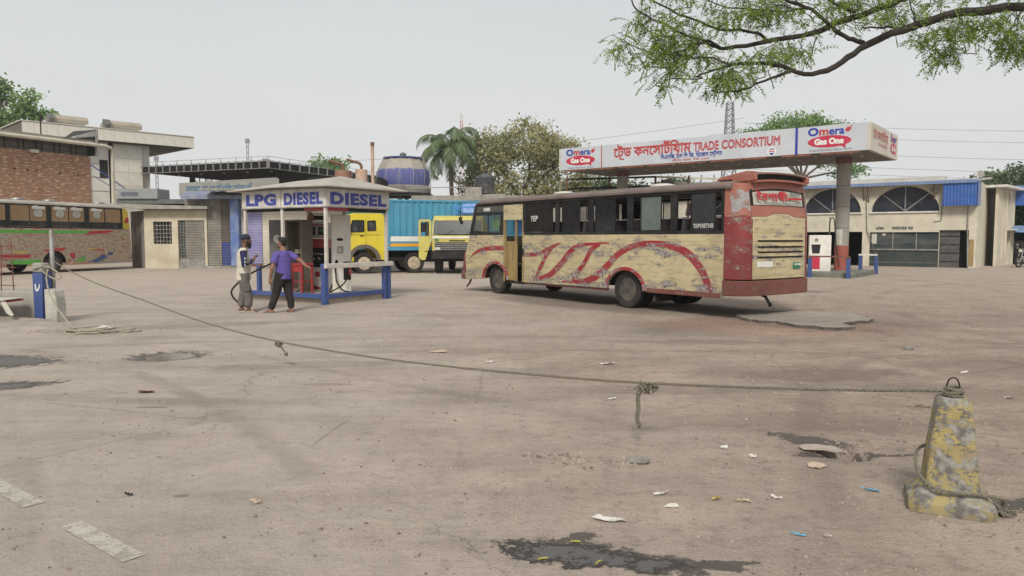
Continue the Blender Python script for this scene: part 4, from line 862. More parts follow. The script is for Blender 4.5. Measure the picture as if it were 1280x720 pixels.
mb = MB(); mb.loft([((.0, 0, .72), .15, .175, None), ((.0, 0, .85), .15, .175, None), ((0, 0, 1.0), .145, .175, None), ((0, 0, 1.13), .14, .19, None), ((-.01, 0, 1.23), .115, .185, None), ((-.01, 0, 1.3), .085, .12, None), ((0, 0, 1.33), .066, .07, None)], 18)
for s_ in (1, -1):
    a, e = Vector(SH[s_]), Vector(EL[s_]); mb.tube([a+Vector((0, -.05*s_, .0)), a, a.lerp(e, .62)], [.085, .08, .07], 12)
remesh(mb.build('shirt', cloth('purple_cotton', (.115, .085, .33), (.09, .065, .26)), m2), .012, 3)
mb = MB()
for s_ in (1, -1): mb.tube([(0, .075*s_, .86), (.5*KN[s_][0], KN[s_][1]*.95, .63), KN[s_], (.5*(KN[s_][0]+AN[s_][0])-.01, AN[s_][1], .25), (AN[s_][0], AN[s_][1], .1)], [.125, .11, .088, .078, .072], 12)
mb.loft([((0, 0, .72), .135, .17, None), ((0, 0, .84), .12, .16, None)], 14)
remesh(mb.build('trousers', cloth('black_cotton', (.012, .011, .012), (.02, .018, .018)), m2), .012, 2)
for s_ in (1, -1): sandal(m2, (AN[s_][0], AN[s_][1], 0), 8 if s_ > 0 else -20, M['grey'])
mb = MB(); Mh = rot('Z', 8); mb.sph(T(-.03, 0, .045), (.094, .084, .088), 16, 10, Mh); mb.sph(T(-.055, 0, .0), (.06, .075, .075), 14, 8, Mh); mb.sph(T(.045, 0, .1), (.05, .055, .03), 10, 8, Mh)
remesh(mb.build('hair', M['hair'], m2), .008, 2)
mb = MB(); mb.sph(T(.05, 0, -.08), (.045, .052, .04), 12, 8, Mh); remesh(mb.build('beard', mat('short_beard', (.05, .03, .022), rough=.9, dirt=0), m2), .008, 2)
# ================================================================== big canopy with the name board
SU = Vector((.788, -.615, 0)); SV = Vector((.615, .788, 0)); CR = atan2(-.615, .788)   # local x = SU, local y = SV
can = thing('filling_station_canopy', 'long white sign canopy on a round column behind the bus', 'canopy', (13.86, 29.1, 0), CR)
CL, CDp, CB, CT = 14.35, 4.9, 5.0, 6.08
M['fascia'] = mat('pale_blue_white_fascia', (.53, .56, .6), (.47, .5, .54), .8, rough=.45, dirt=.25, dirtc=(.3, .28, .25), bstr=.05)
M['fasciac'] = mat('yellowed_fascia', (.6, .56, .48), (.54, .49, .41), .8, rough=.5, dirt=.3, bstr=.05)
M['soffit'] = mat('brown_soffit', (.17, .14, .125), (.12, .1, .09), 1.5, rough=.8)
M['signred'] = mat('sign_red', (.5, .035, .035), (.42, .04, .04), 6, rough=.5, dirt=.1, bstr=0); M['signblue'] = mat('sign_blue', (.02, .04, .33), rough=.5, dirt=.1, bstr=0)
M['crimson'] = mat('crimson_oval', (.5, .02, .06), rough=.5, dirt=.15, bstr=0); M['orange'] = mat('rusty_orange_edge', (.3, .1, .05), (.2, .08, .05), 3, rough=.8)
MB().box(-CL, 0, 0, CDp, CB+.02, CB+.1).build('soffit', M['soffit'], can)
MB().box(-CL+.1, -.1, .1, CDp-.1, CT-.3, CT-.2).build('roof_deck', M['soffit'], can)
for a, b_, l in ((-CL, -11.97, 'left end panel'), (-11.94, -2.73, 'long middle panel'), (-2.64, 0, 'right front panel')):
    MB().box(a, b_, -.12, 0, CB, CT).build('fascia_panel', M['fascia'], can, bevel=.008, label='white '+l+' of the canopy fascia')
MB().box(-11.97, -11.94, -.14, -.0, CB, CT).build('divider', M['signred'], can); MB().box(-2.73, -2.64, -.14, -.0, CB, CT).build('divider', M['signblue'], can)
for a, b_ in ((-.12, 3.2), (3.23, CDp+.02)): MB().box(.0, .12, a, b_, CB, CT).build('fascia_panel', M['fasciac'], can, bevel=.008, label='yellowed fascia panel on the short end')
MB().box(-CL, 0, CDp, CDp+.1, CB, CT).build('fascia_panel', M['fasciac'], can); MB().box(-CL-.1, -CL, -.12, CDp+.1, CB, CT).build('fascia_panel', M['fasciac'], can)
rr = random.Random(5)
for i in range(9): MB().box(-CL+.2+i*1.55, -CL+.2+i*1.55+rr.uniform(.9, 1.5), -.1, -.02, CB-.07, CB-.004).build('edge_trim', M['orange'], can)
for i in range(11):
    for j in range(3): 
        o = MB().lathe([(.07, 0), (.07, .03), (0, .03)], 10, (0, 0, 0)).build('downlight', M['whiteroof'], can, loc=(-.8-i*1.27, .9+j*1.4, CB-.015)) if i+j == 0 else inst(dl0, (-.8-i*1.27+rr.uniform(-.2, .2), .9+j*1.4, CB-.015))
        if i+j == 0: dl0 = o
X, U = (1, 0, 0), (0, 0, 1); yf = -.125
def omera(x, z, k, par, org, xd):
    """logo lettering with an oval below; x left edge, z centre of the oval, k width scale"""
    O = Vector(org); xd = Vector(xd); n_ = xd.cross(Vector((0, 0, 1)))
    def at(u, v): return O+xd*u+Vector((0, 0, v))
    zt = z+.27
    tx('lettering', 'O', .43, M['signblue'], par, at(x, zt), xd, U, bold=.018, fit=.42*k); tx('lettering', 'm', .43, M['signred'], par, at(x+.44*k, zt), xd, U, bold=.014, fit=.36*k)
    tx('lettering', 'era', .43, M['signblue'], par, at(x+.82*k, zt), xd, U, bold=.012, fit=.58*k)
    fl = MB(); pts = [(1.44, .08), (1.56, .06), (1.63, .14), (1.68, .36), (1.6, .24), (1.5, .24), (1.43, .16)]
    fl.v = [at(x+u*k, zt+v)+n_*.004 for u, v in pts]; fl.f = [tuple(range(len(pts)))]; fl.build('flame_mark', M['signred'], par, smooth=False, clean=False)
    ov = MB(); ov.v = [at(x+.83*k+.83*k*cos(i*pi/18), z+.235*sin(i*pi/18))+n_*.003 for i in range(36)]; ov.f = [tuple(range(36))]; ov.build('oval', M['crimson'], par, smooth=False, clean=False)
    tl = MB(); tl.v = [at(x+1.2*k, z-.16)+n_*.0035, at(x+1.46*k, z-.3)+n_*.0035, at(x+1.45*k, z-.12)+n_*.0035]; tl.f = [(0, 1, 2)]; tl.build('oval_tail', M['crimson'], par, smooth=False, clean=False)
    tx('lettering', 'Gas One', .31, M['whiteink'], par, at(x+.26*k, z-.1), xd, U, bold=.02, fit=1.13*k, extrude=.009)
omera(-2.24, CB+.44, 1.0, can, (0, yf, 0), X); omera(-14.02, CB+.43, 1.02, can, (0, yf, 0), X)
tx('lettering', 'Omera Petroleum Station No 01', .12, M['darkink'], can, (-2.17, yf, CB+.07), X, U, fit=1.6); tx('lettering', 'Omera Petroleum Station', .11, M['darkink'], can, (-13.9, yf, CB+.05), X, U, fit=1.5)
tx('lettering', 'েটড কনেসাটিয়াম', .62, M['signred'], can, (-11.26, yf, CB+.46), X, U, strip=.036, fit=3.95)
for pts in ([(-10.98, CB+.43, .06), (-10.86, CB+.35, .06), (-10.7, CB+.33, .05)], [(-8.62, CB+.93, .05), (-8.5, CB+.99, .06), (-8.3, CB+.98, .05)]):
    l, r_ = ribbon2(smoothline(pts, 4)); mb = MB(); n = len(l); mb.v = [(p[0], yf-.006, p[1]) for p in l+r_]; mb.f = [(k, k+1, n+k+1, n+k) for k in range(n-1)]; mb.build('lettering', M['signred'], can, smooth=False, clean=False)
tx('lettering', 'TRADE', .52, M['signred'], can, (-7.18, yf, CB+.47), X, U, strip=.034, fit=1.16); tx('lettering', 'CONSORTIUM', .52, M['signred'], can, (-5.86, yf, CB+.47), X, U, strip=.034, fit=2.5)
tx('lettering', 'িসএনিজ, এল িপ িজ, িডেজল েস্টশন', .27, M['signblue'], can, (-8.8, yf, CB+.2), X, U, strip=.014, fit=2.95)
tx('lettering', 'হাইওয়, ডেমরা, ঢাকা, ১৩৬০', .14, M['signred'], can, (-8.2, yf, CB+.06), X, U, strip=.006, fit=1.75)
mb = MB(); mb.v = [(-3.69+.2*cos(i*pi/12), yf-.002, CB+.2+.2*sin(i*pi/12)) for i in range(24)]; mb.f = [tuple(range(24))]; mb.build('emblem', M['whiteink'], can, smooth=False, clean=False)
mb = MB(); mb.box(-3.81, -3.57, yf-.006, yf-.003, CB+.19, CB+.23); mb.build('emblem_bar', M['signred'], can)
mb = MB(); mb.box(-3.79, -3.59, yf-.006, yf-.003, CB+.28, CB+.32); mb.prism([(-3.81, CB+.14), (-3.57, CB+.14), (-3.69, CB+.03)], 'y', yf-.006, yf-.003); mb.build('emblem_mark', M['signblue'], can)
Yd = (0, 1, 0); xe = .125
tx('lettering', 'েটড কনেসাটিয়াম', .5, M['signred'], can, (xe, .3, CB+.5), Yd, U, strip=.02, fit=2.6); tx('lettering', 'TRADE CONSORTIUM', .2, M['signred'], can, (xe, 1.2, CB+.27), Yd, U, fit=1.6)
omera(3.45, CB+.42, .72, can, (xe, 0, 0), Yd)
colm = M['column'] = mat('grey_column_paint', (.3, .28, .245), (.25, .235, .21), 1.5, rough=.8, dirt=.3)
M['colred'] = chipped('red_column_paint', (.33, .085, .06), under=(.35, .28, .22), amt=.58, grime=.3)
for x, y in ((-1.45, 2.4), (-12.2, 2.4)):
    c_ = MB().lathe([(.28, 1.25), (.28, 4.75)], 28, (x, y, 0)).build('column', M['column'], can)
    MB().lathe([(.284, .15), (.284, 1.249)], 28, (x, y, 0)).build('painted_base', M['colred'], c_); MB().lathe([(.33, 4.76), (.33, 5.01)], 28, (x, y, 0)).build('collar', M['bumper'], c_)
    mb = MB()
    for z in (2.0, 2.9, 3.8): mb.lathe([(.2815, z), (.287, z+.008), (.287, z+.02), (.2815, z+.028)], 28, (x, y, 0))
    mb.build('joint_ring', M['grey'], c_)
    for a in (-.9, -.55, -.2, .2):
        pass
    mb = MB(); a0 = -pi/2-.15
    for i in range(8):
        a, b2 = a0-.5+i*.12, a0-.5+(i+1)*.12; mb.add([(x+.287*cos(a), y+.287*sin(a), 1.3), (x+.287*cos(b2), y+.287*sin(b2), 1.3), (x+.287*cos(b2), y+.287*sin(b2), 1.95), (x+.287*cos(a), y+.287*sin(a), 1.95)], [(0, 1, 2, 3)])
    mb.build('notice', M['poster'], c_, clean=False)
# pump island below
isl = thing('pump_island', 'low concrete pump island with a painted edge at the foot of the column', 'kerb', (13.14, 28.87, 0), CR)
MB().box(-14, .1, .3, 4.3, -.05, .2).build('kerb', mat('green_grey_kerb', (.12, .14, .11), (.2, .2, .17), 2, rough=.9), isl, bevel=.03)
def gpost(x, y, lab):
    p = thing('guard_post', lab, 'bollard', tuple(Vector((13.14, 28.87, 0))+SU*x+SV*y), CR, 'blue guard posts around the pump island')
    MB().box(-.07, .07, -.07, .07, -.02, .78).build('post', M['blue'], p, bevel=.01); MB().box(-.075, .075, -.075, .075, .781, .81).build('cap', M['rust'], p)
gpost(0, 0, 'blue guard post nearest the column of the pump island'); gpost(-1.45, 0, 'blue guard post beside the bus tail'); gpost(.1, 4.3, 'blue guard post at the far right corner of the island'); gpost(-.5, 4.15, 'blue guard post second from the right on the island'); gpost(-1.5, 4.2, 'blue guard post behind the column left of it')
rl = thing('guard_rail', 'rusty white pipe rail running between the blue island posts', 'rail', tuple(Vector((13.14, 28.87, .82))), CR)
MB().bar((-1.5, 0, .03), (.05, 0, .03), .06).build('rail', M['rust'], rl); MB().bar((-.6, 4.2, .03), (.15, 4.3, .03), .07).build('rail', M['white'], rl); MB().bar((.05, 4.2, -.72), (-.0, .1, -.7), .07).build('lower_rail', M['blue'], rl)
fp = thing('fuel_dispenser', 'white fuel dispenser with a magenta lower panel just right of the bus tail', 'fuel pump', (12.78, 30.75, .2), CR+R(20))
MB().box(-.42, .42, -.25, .25, 0, 1.5).build('case', M['machine'], fp, bevel=.02); MB().box(-.4, .0, -.26, -.252, .1, .65).build('lower_panel', M['crimson'], fp)
MB().prism([(-.3, .75), (-.02, .75), (.02, 1.12), (-.34, 1.12)], 'y', -.262, -.252).build('display', M['dark'], fp); MB().lathe([(.08, -.252), (.08, -.26), (0, -.262)], 12, (-.15, 0, 1.3), 'y').build('badge', M['steel'], fp)
mb = MB(); mb.tube(smoothline([(.35, -.1, 1.0), (.36, -.1, 2.0), (.42, -.1, 2.2), (.52, -.1, 2.1), (.6, -.1, 1.2), (.75, -.1, .2)], 6), .02, 6); mb.build('hose', M['black'], fp)
MB().bar((.36, 0, 1.5), (.36, 0, 2.25), .05).build('hose_mast', M['steel'], fp)
# ================================================================== cream building with arched windows
ob = thing('station_office', 'cream single storey building with half-round windows and a blue corrugated end', 'building', (24.04, 38.9, 0), atan2(.615, -.788))
SL = 19.0
arch = lambda a, b_: [(a, 3.03), (b_, 3.03)]+[((a+b_)/2+(b_-a)/2*cos(R(k)), 3.03+1.38*sin(R(k))) for k in range(12, 180, 12)]
ah = [(1.45, 4.8), (5.35, 8.5), (9.1, 12.3), (12.9, 16.1)]
holes = [arch(a, b_) for a, b_ in ah]+[[(1.43, .001), (4.85, .001), (4.85, 1.9), (1.43, 1.9)], [(.05, .001), (1.41, .001), (1.41, 2.0), (.05, 2.0)], [(5.24, .001), (12.3, .001), (12.3, 1.93), (5.24, 1.93)]]
out = [(-.2, 4.6), (-.2, -.05), (.05, -.05), (.05, 2.0), (1.41, 2.0), (1.41, -.05), (1.43, -.05), (1.43, 1.9), (4.85, 1.9), (4.85, -.05), (5.24, -.05), (5.24, 1.93), (8.4, 1.93), (8.4, -.05), (8.8, -.05), (8.8, 1.93), (12.3, 1.93), (12.3, -.05), (SL, -.05), (SL, 4.6)]
MB().holed(out, [arch(a, b_) for a, b_ in ah], 'y', -.25, 0).build('front_wall', M['cream'], ob, smooth=False)
M['navyglass'] = mat('dark_arch_glass', (.012, .016, .028), (.03, .035, .045), 2, rough=.2, dirt=.1, spec=.3)
M['officeglass'] = mat('office_glass', (.04, .055, .06), (.12, .12, .11), 1.6, .45, .7, rough=.06, dirt=.1, stretch=(.4, 1, 2.5), bstr=0)
for a, b_ in ah:
    p = arch(a+.002, b_-.002); g = MB().prism(p, 'y', -.2, -.17).build('arched_window', M['navyglass'], ob, smooth=False)
    f = MB(); c_ = (a+b_)/2
    f.bar((c_, -.14, 3.03), (c_, -.14, 4.38), .05); f.bar((c_, -.15, 3.06), (c_-1.15, -.15, 4.0), .05); f.bar((c_, -.15, 3.06), (c_+1.15, -.15, 4.0), .05)
    f.build('glazing_bar', M['steel'], g); MB().box(a-.1, b_+.1, -.02, .08, 2.95, 3.025).build('sill', M['white'], g)
for a, b_ in ((1.45, 2.48), (2.54, 3.64), (3.7, 4.83)): MB().box(a, b_, -.12, -.1, .98, 1.86).build('window_pane', M['officeglass'], ob, smooth=False)
mb = MB(); mb.box(2.485, 2.535, -.14, -.06, .93, 1.88); mb.box(3.645, 3.695, -.14, -.06, .93, 1.88); mb.box(1.44, 4.84, -.14, -.04, .9, .975); mb.build('window_frame', M['steel'], ob)
MB().box(1.44, 4.84, -.16, -.1, -.04, .895).build('dado_panel', mat('dark_green_dado', (.03, .045, .042), (.022, .03, .03), 2, rough=.7), ob); MB().box(1.44, 4.84, -.1, -.08, .2, .25).build('dado_rail', M['grey'], ob)
MB().box(4.5, 4.76, -.095, -.09, 1.25, 1.82).build('notice', M['poster'], ob); MB().box(4.05, 4.22, -.095, -.09, 1.72, 1.84).build('notice', M['cream'], ob)
dr = MB().box(.47, 1.41, -.2, -.15, -.02, 2.0).build('sliding_door', mat('grey_sheet_door', (.09, .085, .085), (.05, .048, .05), 4, rough=.6), ob)
for z in (.3, .75, 1.2, 1.65): MB().box(.5, 1.38, -.148, -.13, z, z+.05).build('door_rail', M['dark'], dr)
mb = MB(); mb.box(-.2, SL, -6, -5.9, 0, 4.6); mb.box(-.1, SL, -5.9, -.26, -.06, .02); mb.build('back_wall', M['void'], ob); MB().box(4.86, 5.0, -5.8, -.26, .03, 4.2).build('partition', M['void'], ob); MB().box(-.1, SL, -5.8, -.26, 2.1, 2.2).build('inner_ceiling', M['void'], ob)
MB().box(-.1, 4.8, -1.2, -1.1, .03, 2.09).build('inner_wall', mat('dim_green_wall', (.05, .06, .055), rough=.9), ob)
mb = MB(); mb.prism([(.55, 4.52), (.55, 4.6), (-5.9, 5.1), (-5.9, 5.0)], 'x', -.35, SL+.2); mb.build('roof_sheet', mat('pale_grey_roof', (.46, .45, .42), (.38, .37, .34), 1.5, rough=.7, dirt=.25), ob)
MB().prism([(.2, 4.66), (.2, 4.86), (-.4, 4.92), (-.4, 4.7)], 'x', 1.2, SL+.2).build('roof_upstand', mat('light_grey_upstand', (.5, .49, .46), (.42, .41, .38), 1.5, rough=.7), ob)
M['bluesht'] = mat('blue_corrugated_sheet', (.03, .11, .38), (.025, .09, .31), 3, rough=.45, dirt=.2)
def corr(x0, x1, y, z0, z1, pitch=.1, d=.012):
    mb = MB(); k = int((x1-x0)/pitch*2); pts = [(x0+(x1-x0)*i/k, y+(d if i % 2 else -d)) for i in range(k+1)]; n = k+1
    mb.v = [(a, b_, z0) for a, b_ in pts]+[(a, b_, z1) for a, b_ in pts]; mb.f = [(i, i+1, n+i+1, n+i) for i in range(k)]; return mb
corr(-.3, SL+.2, .6, 4.44, 4.61, .22, .006).build('blue_valance', mat('dusty_blue_valance', (.13, .2, .38), (.2, .26, .4), 2, rough=.6), ob, clean=False, ang=10)
corr(-.28, 1.25, .5, 3.27, 4.6, .15, .01).build('blue_end_sheet', M['bluesht'], ob, clean=False, ang=10)
mb = MB(); k = 14; mb.v = [(-.3+(.01 if i % 2 else -.01), .5-1.6*i/k, 3.27) for i in range(k+1)]+[(-.3+(.01 if i % 2 else -.01), .5-1.6*i/k, 4.62+.5*i/k*.3) for i in range(k+1)]; mb.f = [(i, i+1, k+2+i, k+1+i) for i in range(k)]
mb.build('blue_end_sheet', M['bluesht'], ob, clean=False, ang=10)
for x, z in ((4.95, 3.9), (5.2, 4.0), (1.7, 3.9), (8.7, 4.0)): MB().bar((x, .01, z-.3), (x+.0, .5, z+.5), .05).build('bracket', M['rust'], ob)
MB().box(1.5, 1.9, .1, .3, 4.05, 4.2).build('flood_light', M['grey'], ob, bevel=.01)
mb = MB(); mb.tube([(.1, .05, 4.4), (.12, .06, 2.2), (.05, .06, .1)], .035, 8); mb.build('downpipe', M['steel'], ob); MB().box(-.19, .03, .001, .02, .1, 1.5).build('rust_stain_strip', M['wood'], ob)
mb = MB(); mb.tube([(5.1, .04, 4.0), (5.0, .06, 2.0), (4.4, .2, .6)], .02, 6); mb.tube([(1.3, .03, 4.0), (1.35, .03, 2.5), (1.7, .03, 2.45)], .02, 6); mb.build('cable', M['grey'], ob)
tx('lettering', 'নামােজর ঘর', .24, M['grey'], ob, (3.72, .002, 2.04), (-1, 0, 0), U, strip=.025, sx=.85)
tx('lettering', 'অিফস', .2, M['grey'], ob, (4.55, .002, 2.04), (-1, 0, 0), U, strip=.02, sx=.8)
MB().prism([(-.001, -.05), (-6.0, -.05), (-6.0, 4.45), (-.001, 4.6)], 'x', -.3, -.201).build('side_wall', M['cream'], ob, smooth=False)
MB().lathe([(.2, 0), (.17, .05), (.0, .09)], 16, (0, 0, 0)).build('satellite_dish', M['whiteroof'], ob, loc=(-.1, -2.6, 5.1), rot=(R(70), 0, R(-20)))
# annex at its right
an = thing('annex', 'narrow cream annex with flat roof slab and slit windows right of the office', 'building', (24.04+.7*3.5+.3, 38.9+.72*3.5-.23, 0), atan2(.72, .7))
MB().holed([(0, -.05), (4.4, -.05), (4.4, 4.35), (0, 4.35)], [[(1.3, 3.05), (1.75, 3.05), (1.75, 4.18), (1.3, 4.18)], [(2.5, 3.05), (2.95, 3.05), (2.95, 4.18), (2.5, 4.18)], [(2.4, .05), (3.3, .05), (3.3, 1.95), (2.4, 1.95)]], 'y', -.15, 0).build('wall', M['cream'], an, smooth=False)
MB().box(-.3, 4.8, -.6, 1.5, 4.36, 4.5).build('roof_slab', M['white'], an, bevel=.01)
mb = MB(); mb.box(1.3, 1.75, .02, .05, 3.05, 4.18); mb.build('window', M['dark'], an); MB().box(2.5, 2.95, .02, .05, 3.05, 4.18).build('window', M['dark'], an); MB().box(2.4, 3.3, .02, .05, .05, 1.95).build('door', M['grey'], an)
MB().box(2.2, 3.9, -.5, -.151, 2.02, 2.1).build('door_canopy', M['white'], an); MB().box(0, 4.4, 2, 2.1, 0, 4.3).build('back_wall', M['cream'], an); MB().box(4.3, 4.4, .001, 1.99, 0, 4.35).build('end_wall', M['cream'], an)
for x in (1.1, 2.1, 3.9): MB().box(x, x+.12, -.2, -.151, -.02, 4.34).build('pilaster', M['cream'], an)
# right edge: gate, awnings, shed, motorbike
g = thing('small_gate', 'low pale grille gate between the annex and the blue awning', 'gate', (30.3, 46, 0), R(5))
MB().box(0, .05, -.03, .03, 0, 1.2).build('post', M['steel'], g); MB().box(.8, .85, -.03, .03, 0, 1.2).build('post', M['steel'], g); MB().box(.051, .799, -.01, .01, 0, 1.15).build('panel', mat('gate_backing', (.26, .25, .21), rough=.8), g)
for i in range(5): MB().bar((.12+i*.15, -.03, 0), (.12+i*.15, -.03, 1.18), .025).build('bar', M['steel'], g)
for i in range(5): MB().bar((.02, -.03, .1+i*.25), (.83, -.03, .1+i*.25), .02).build('crossbar', M['steel'], g)
sh = thing('awning_shed', 'dark open shed under a bright blue awning at the right edge', 'shed', (29.6, 44.2, 0), R(-8))
corr(0, 8, 0, 3.5, 4.5, .12, .015).build('blue_awning', M['bluesht'], sh, clean=False, ang=10); MB().prism([(0, 4.55), (-.03, 4.5), (6, 5.0), (6, 5.06)], 'x', -.1, 8.2).build('roof_sheet', M['bluesht'], sh)
mb = MB(); k = 40; mb.v = [(-.3+8*i/k, -1.3+.3*0, 1.9+(.015 if i % 2 else 0)) for i in range(k+1)]+[(-.0+8*i/k, -.2, 2.3+(.015 if i % 2 else 0)) for i in range(k+1)]; mb.f = [(i, i+1, k+2+i, k+1+i) for i in range(k)]
mb.build('lower_awning', mat('faded_blue_sheet', (.18, .28, .45), (.13, .2, .35), 3, rough=.6), sh, clean=False, ang=10)
for x in (.05, 4, 7.9): MB().box(x-.05, x+.05, -.1, 0, 0, 4.5).build('post', M['dark'], sh)
MB().box(0, 8, 5.8, 6, 0, 4.9).build('back_wall', M['void'], sh); MB().box(0, 8, 1.5, 1.6, 0, 1.4).build('counter', M['dark'], sh); MB().box(-.1, 0, 2, 6, 0, 4.6).build('side_wall', M['dark'], sh)
mo = thing('motorbike', 'black motorbike with chrome parts parked at the right edge of the yard', 'motorbike', (27.75, 39.9, 0), R(205))
M['chrome'] = mat('chrome', (.5, .5, .5), rough=.2, metal=.9, dirt=.2)
for x in (-.65, .65):
    w_ = MB().lathe([(.3, -.04), (.27, -.05), (.24, -.03), (.24, .03), (.27, .05), (.3, .04), (.31, 0)], 24, (0, 0, 0), 'y', closed=True).build('wheel', M['rubber'], mo, loc=(x, 0, .31))
    s_ = MB()
    for i in range(6): s_.bar((0, 0, 0), (.25*cos(i*pi/3), 0, .25*sin(i*pi/3)), .02)
    s_.lathe([(.05, -.05), (.05, .05), (0, .05)], 10, (0, 0, 0), 'y'); s_.build('spokes', M['chrome'], w_)
mb = MB(); mb.loft([((-.05, 0, .0), .2, .1, None), ((0, 0, .12), .22, .13, None), ((0, 0, .2), .16, .1, None)], 12); mb.build('tank', M['black'], mo, loc=(.12, 0, .68)); MB().box(-.75, -.05, -.12, .12, .72, .82).build('seat', M['black'], mo, bevel=.04)
MB().box(-.15, .25, -.14, .14, .3, .62).build('engine', M['chrome'], mo, bevel=.03); mb = MB(); mb.tube([(.65, .08, .31), (.42, .08, .95)], .025, 8); mb.tube([(.65, -.08, .31), (.42, -.08, .95)], .025, 8); mb.build('fork', M['chrome'], mo)
mb = MB(); mb.tube([(.3, -.35, 1.05), (.42, -.15, 1.0), (.42, .15, 1.0), (.3, .35, 1.05)], .015, 8); mb.build('handlebar', M['chrome'], mo); MB().sph((.55, 0, .88), (.09, .09, .1)).build('headlight', M['whiteroof'], mo)
mb = MB(); mb.tube([(.42, .2, 1.0), (.4, .25, 1.18)], .008, 6); mb.sph((.4, .26, 1.22), (.02, .07, .045)); mb.tube([(.42, -.2, 1.0), (.4, -.25, 1.18)], .008, 6); mb.sph((.4, -.26, 1.22), (.02, .07, .045)); mb.build('mirror', M['chrome'], mo)
mb = MB(); mb.tube([(-.6, 0, .31), (-.1, 0, .4), (.4, 0, .9)], .03, 8); mb.build('frame', M['black'], mo); mb = MB(); mb.tube([(.1, -.15, .35), (-.2, -.17, .25), (-.8, -.17, .35)], .04, 8); mb.build('exhaust', M['chrome'], mo)
MB().prism([(-1.0, .5), (-.5, .68), (-.55, .72), (-1.02, .56)], 'y', -.07, .07).build('mudguard', M['black'], mo)
# ================================================================== brick building far left
BO = Vector((-27.7, 40, 0)); BRr = atan2(.894, .447)      # local x runs away from the camera along the wall, local -y faces the yard
bk = thing('brick_building', 'two storey red brick building with a grey sheet eave behind the coach', 'building', tuple(BO), BRr)
m, t, b, N, L = nodes('brick_masonry'); M['brick'] = m
v = coords(t); sx_ = N('ShaderNodeSeparateXYZ'); L(v, sx_.inputs[0]); cb = N('ShaderNodeCombineXYZ'); L(mth(t, 'ADD', sx_.outputs['X'], sx_.outputs['Y']), cb.inputs[0]); L(sx_.outputs['Z'], cb.inputs[1])
br = N('ShaderNodeTexBrick'); L(cb.outputs[0], br.inputs['Vector']); br.inputs['Scale'].default_value = 1; br.inputs['Brick Width'].default_value = .24; br.inputs['Row Height'].default_value = .075; br.inputs['Mortar Size'].default_value = .006
br.inputs['Color1'].default_value = (.38, .19, .115, 1); br.inputs['Color2'].default_value = (.3, .15, .09, 1); br.inputs['Mortar'].default_value = (.26, .19, .14, 1)
v2 = N('ShaderNodeMapping'); v2.inputs['Scale'].default_value = (3.2, 11, 1); L(cb.outputs[0], v2.inputs[0])
pa = noise(t, v2.outputs[0], 1, 3, .6); c = mixc(t, ramp(t, pa, .53, .62), br.outputs[0], (.62, .43, .28)); c = mixc(t, ramp(t, pa, .3, .4, (1, 1, 1), (0, 0, 0)), c, (.22, .11, .07))
c = mixc(t, mth(t, 'MULTIPLY', ramp(t, noise(t, v, .8, 5), .4, .7), .35), c, (.42, .3, .21)); L(c, b.inputs['Base Color']); b.inputs['Roughness'].default_value = .9
bump(t, b, br.outputs['Fac'], -.6, .01)
wl = MB().box(-16, 5.15, 0, .25, -.05, 6.45).build('wall', M['brick'], bk); 
for x in (.9, 2.1, 3.4, 4.5, 1.6): MB().box(x, x+.12, -.003, .05, 5.35-.02*x, 5.45-.02*x).build('putlog_hole', M['black'], bk)
MB().box(5.155, 5.35, 0, 8, -.05, 6.4).build('end_wall', M['brick'], bk)
M['eave'] = mat('grey_brown_eave_sheet', (.14, .12, .095), (.1, .085, .07), 2, rough=.8)
ev = MB().box(-16, 5.3, .05, .12, 6.46, 7.15).build('eave_cladding', M['eave'], bk)
for i in range(34): x = -11.5+i*.5+(.2 if i % 2 else 0); MB().box(x, x+.05, .02, .049, 6.46, 7.12).build('cladding_batten', M['dark'], ev)
for z in (6.6, 6.9): MB().box(-16, 5.25, .035, .0485, z, z+.025).build('cladding_rail', M['dark'], ev)
MB().prism([(-.55, 7.2), (-.5, 7.28), (8, 8.3), (8, 8.2)], 'x', -16, 5.5).build('roof_sheet', mat('grey_brown_roof', (.27, .245, .2), (.22, .2, .165), 1.5, rough=.8), bk)
MB().box(-16, 5.5, -.5, -.44, 7.05, 7.36).build('eave_board', bpy.data.materials['grey_brown_roof'], bk)
mb = MB(); mb.tube([(-16, -.6, 7.1), (5.9, -.6, 7.1), (6.3, -.55, 7.03), (6.45, -.5, 6.9), (6.45, -.4, 3)], .11, 12); mb.build('gutter_pipe', M['cream'], bk)
mb = MB(); mb.prism([(-.7, 6.45), (-.7, 8.0), (-.55, 8.05), (2, 7.6), (2, 7.4), (-.5, 7.3), (-.5, 6.45)], 'x', 5.35, 5.42); mb.build('end_plate', M['steel'], bk)
MB().box(5.25, 5.34, -.5, 1.2, 6.47, 7.6).build('end_gap', M['black'], bk)
mb = MB(); mb.prism([(3.3, 7.2), (5.35, 7.95), (5.35, 8.0), (4.0, 7.75)], 'y', -.62, -.58); mb.build('torn_sheet', M['grey'], bk)
MB().box(1.7, 2.15, -.32, -.12, 6.32, 6.5).build('flood_light', M['cream'], bk, bevel=.01); MB().bar((2.3, -.3, 6.5), (2.3, -.3, 8.3), .05).build('cable_mast', M['dark'], bk)
# ================================================================== panelled building
pb = thing('panelled_building', 'pale panel-clad building with a projecting flat roof slab and two curved rooftop hoods', 'building', (-25.2, 58.4, 0), atan2(-.72, -.69))
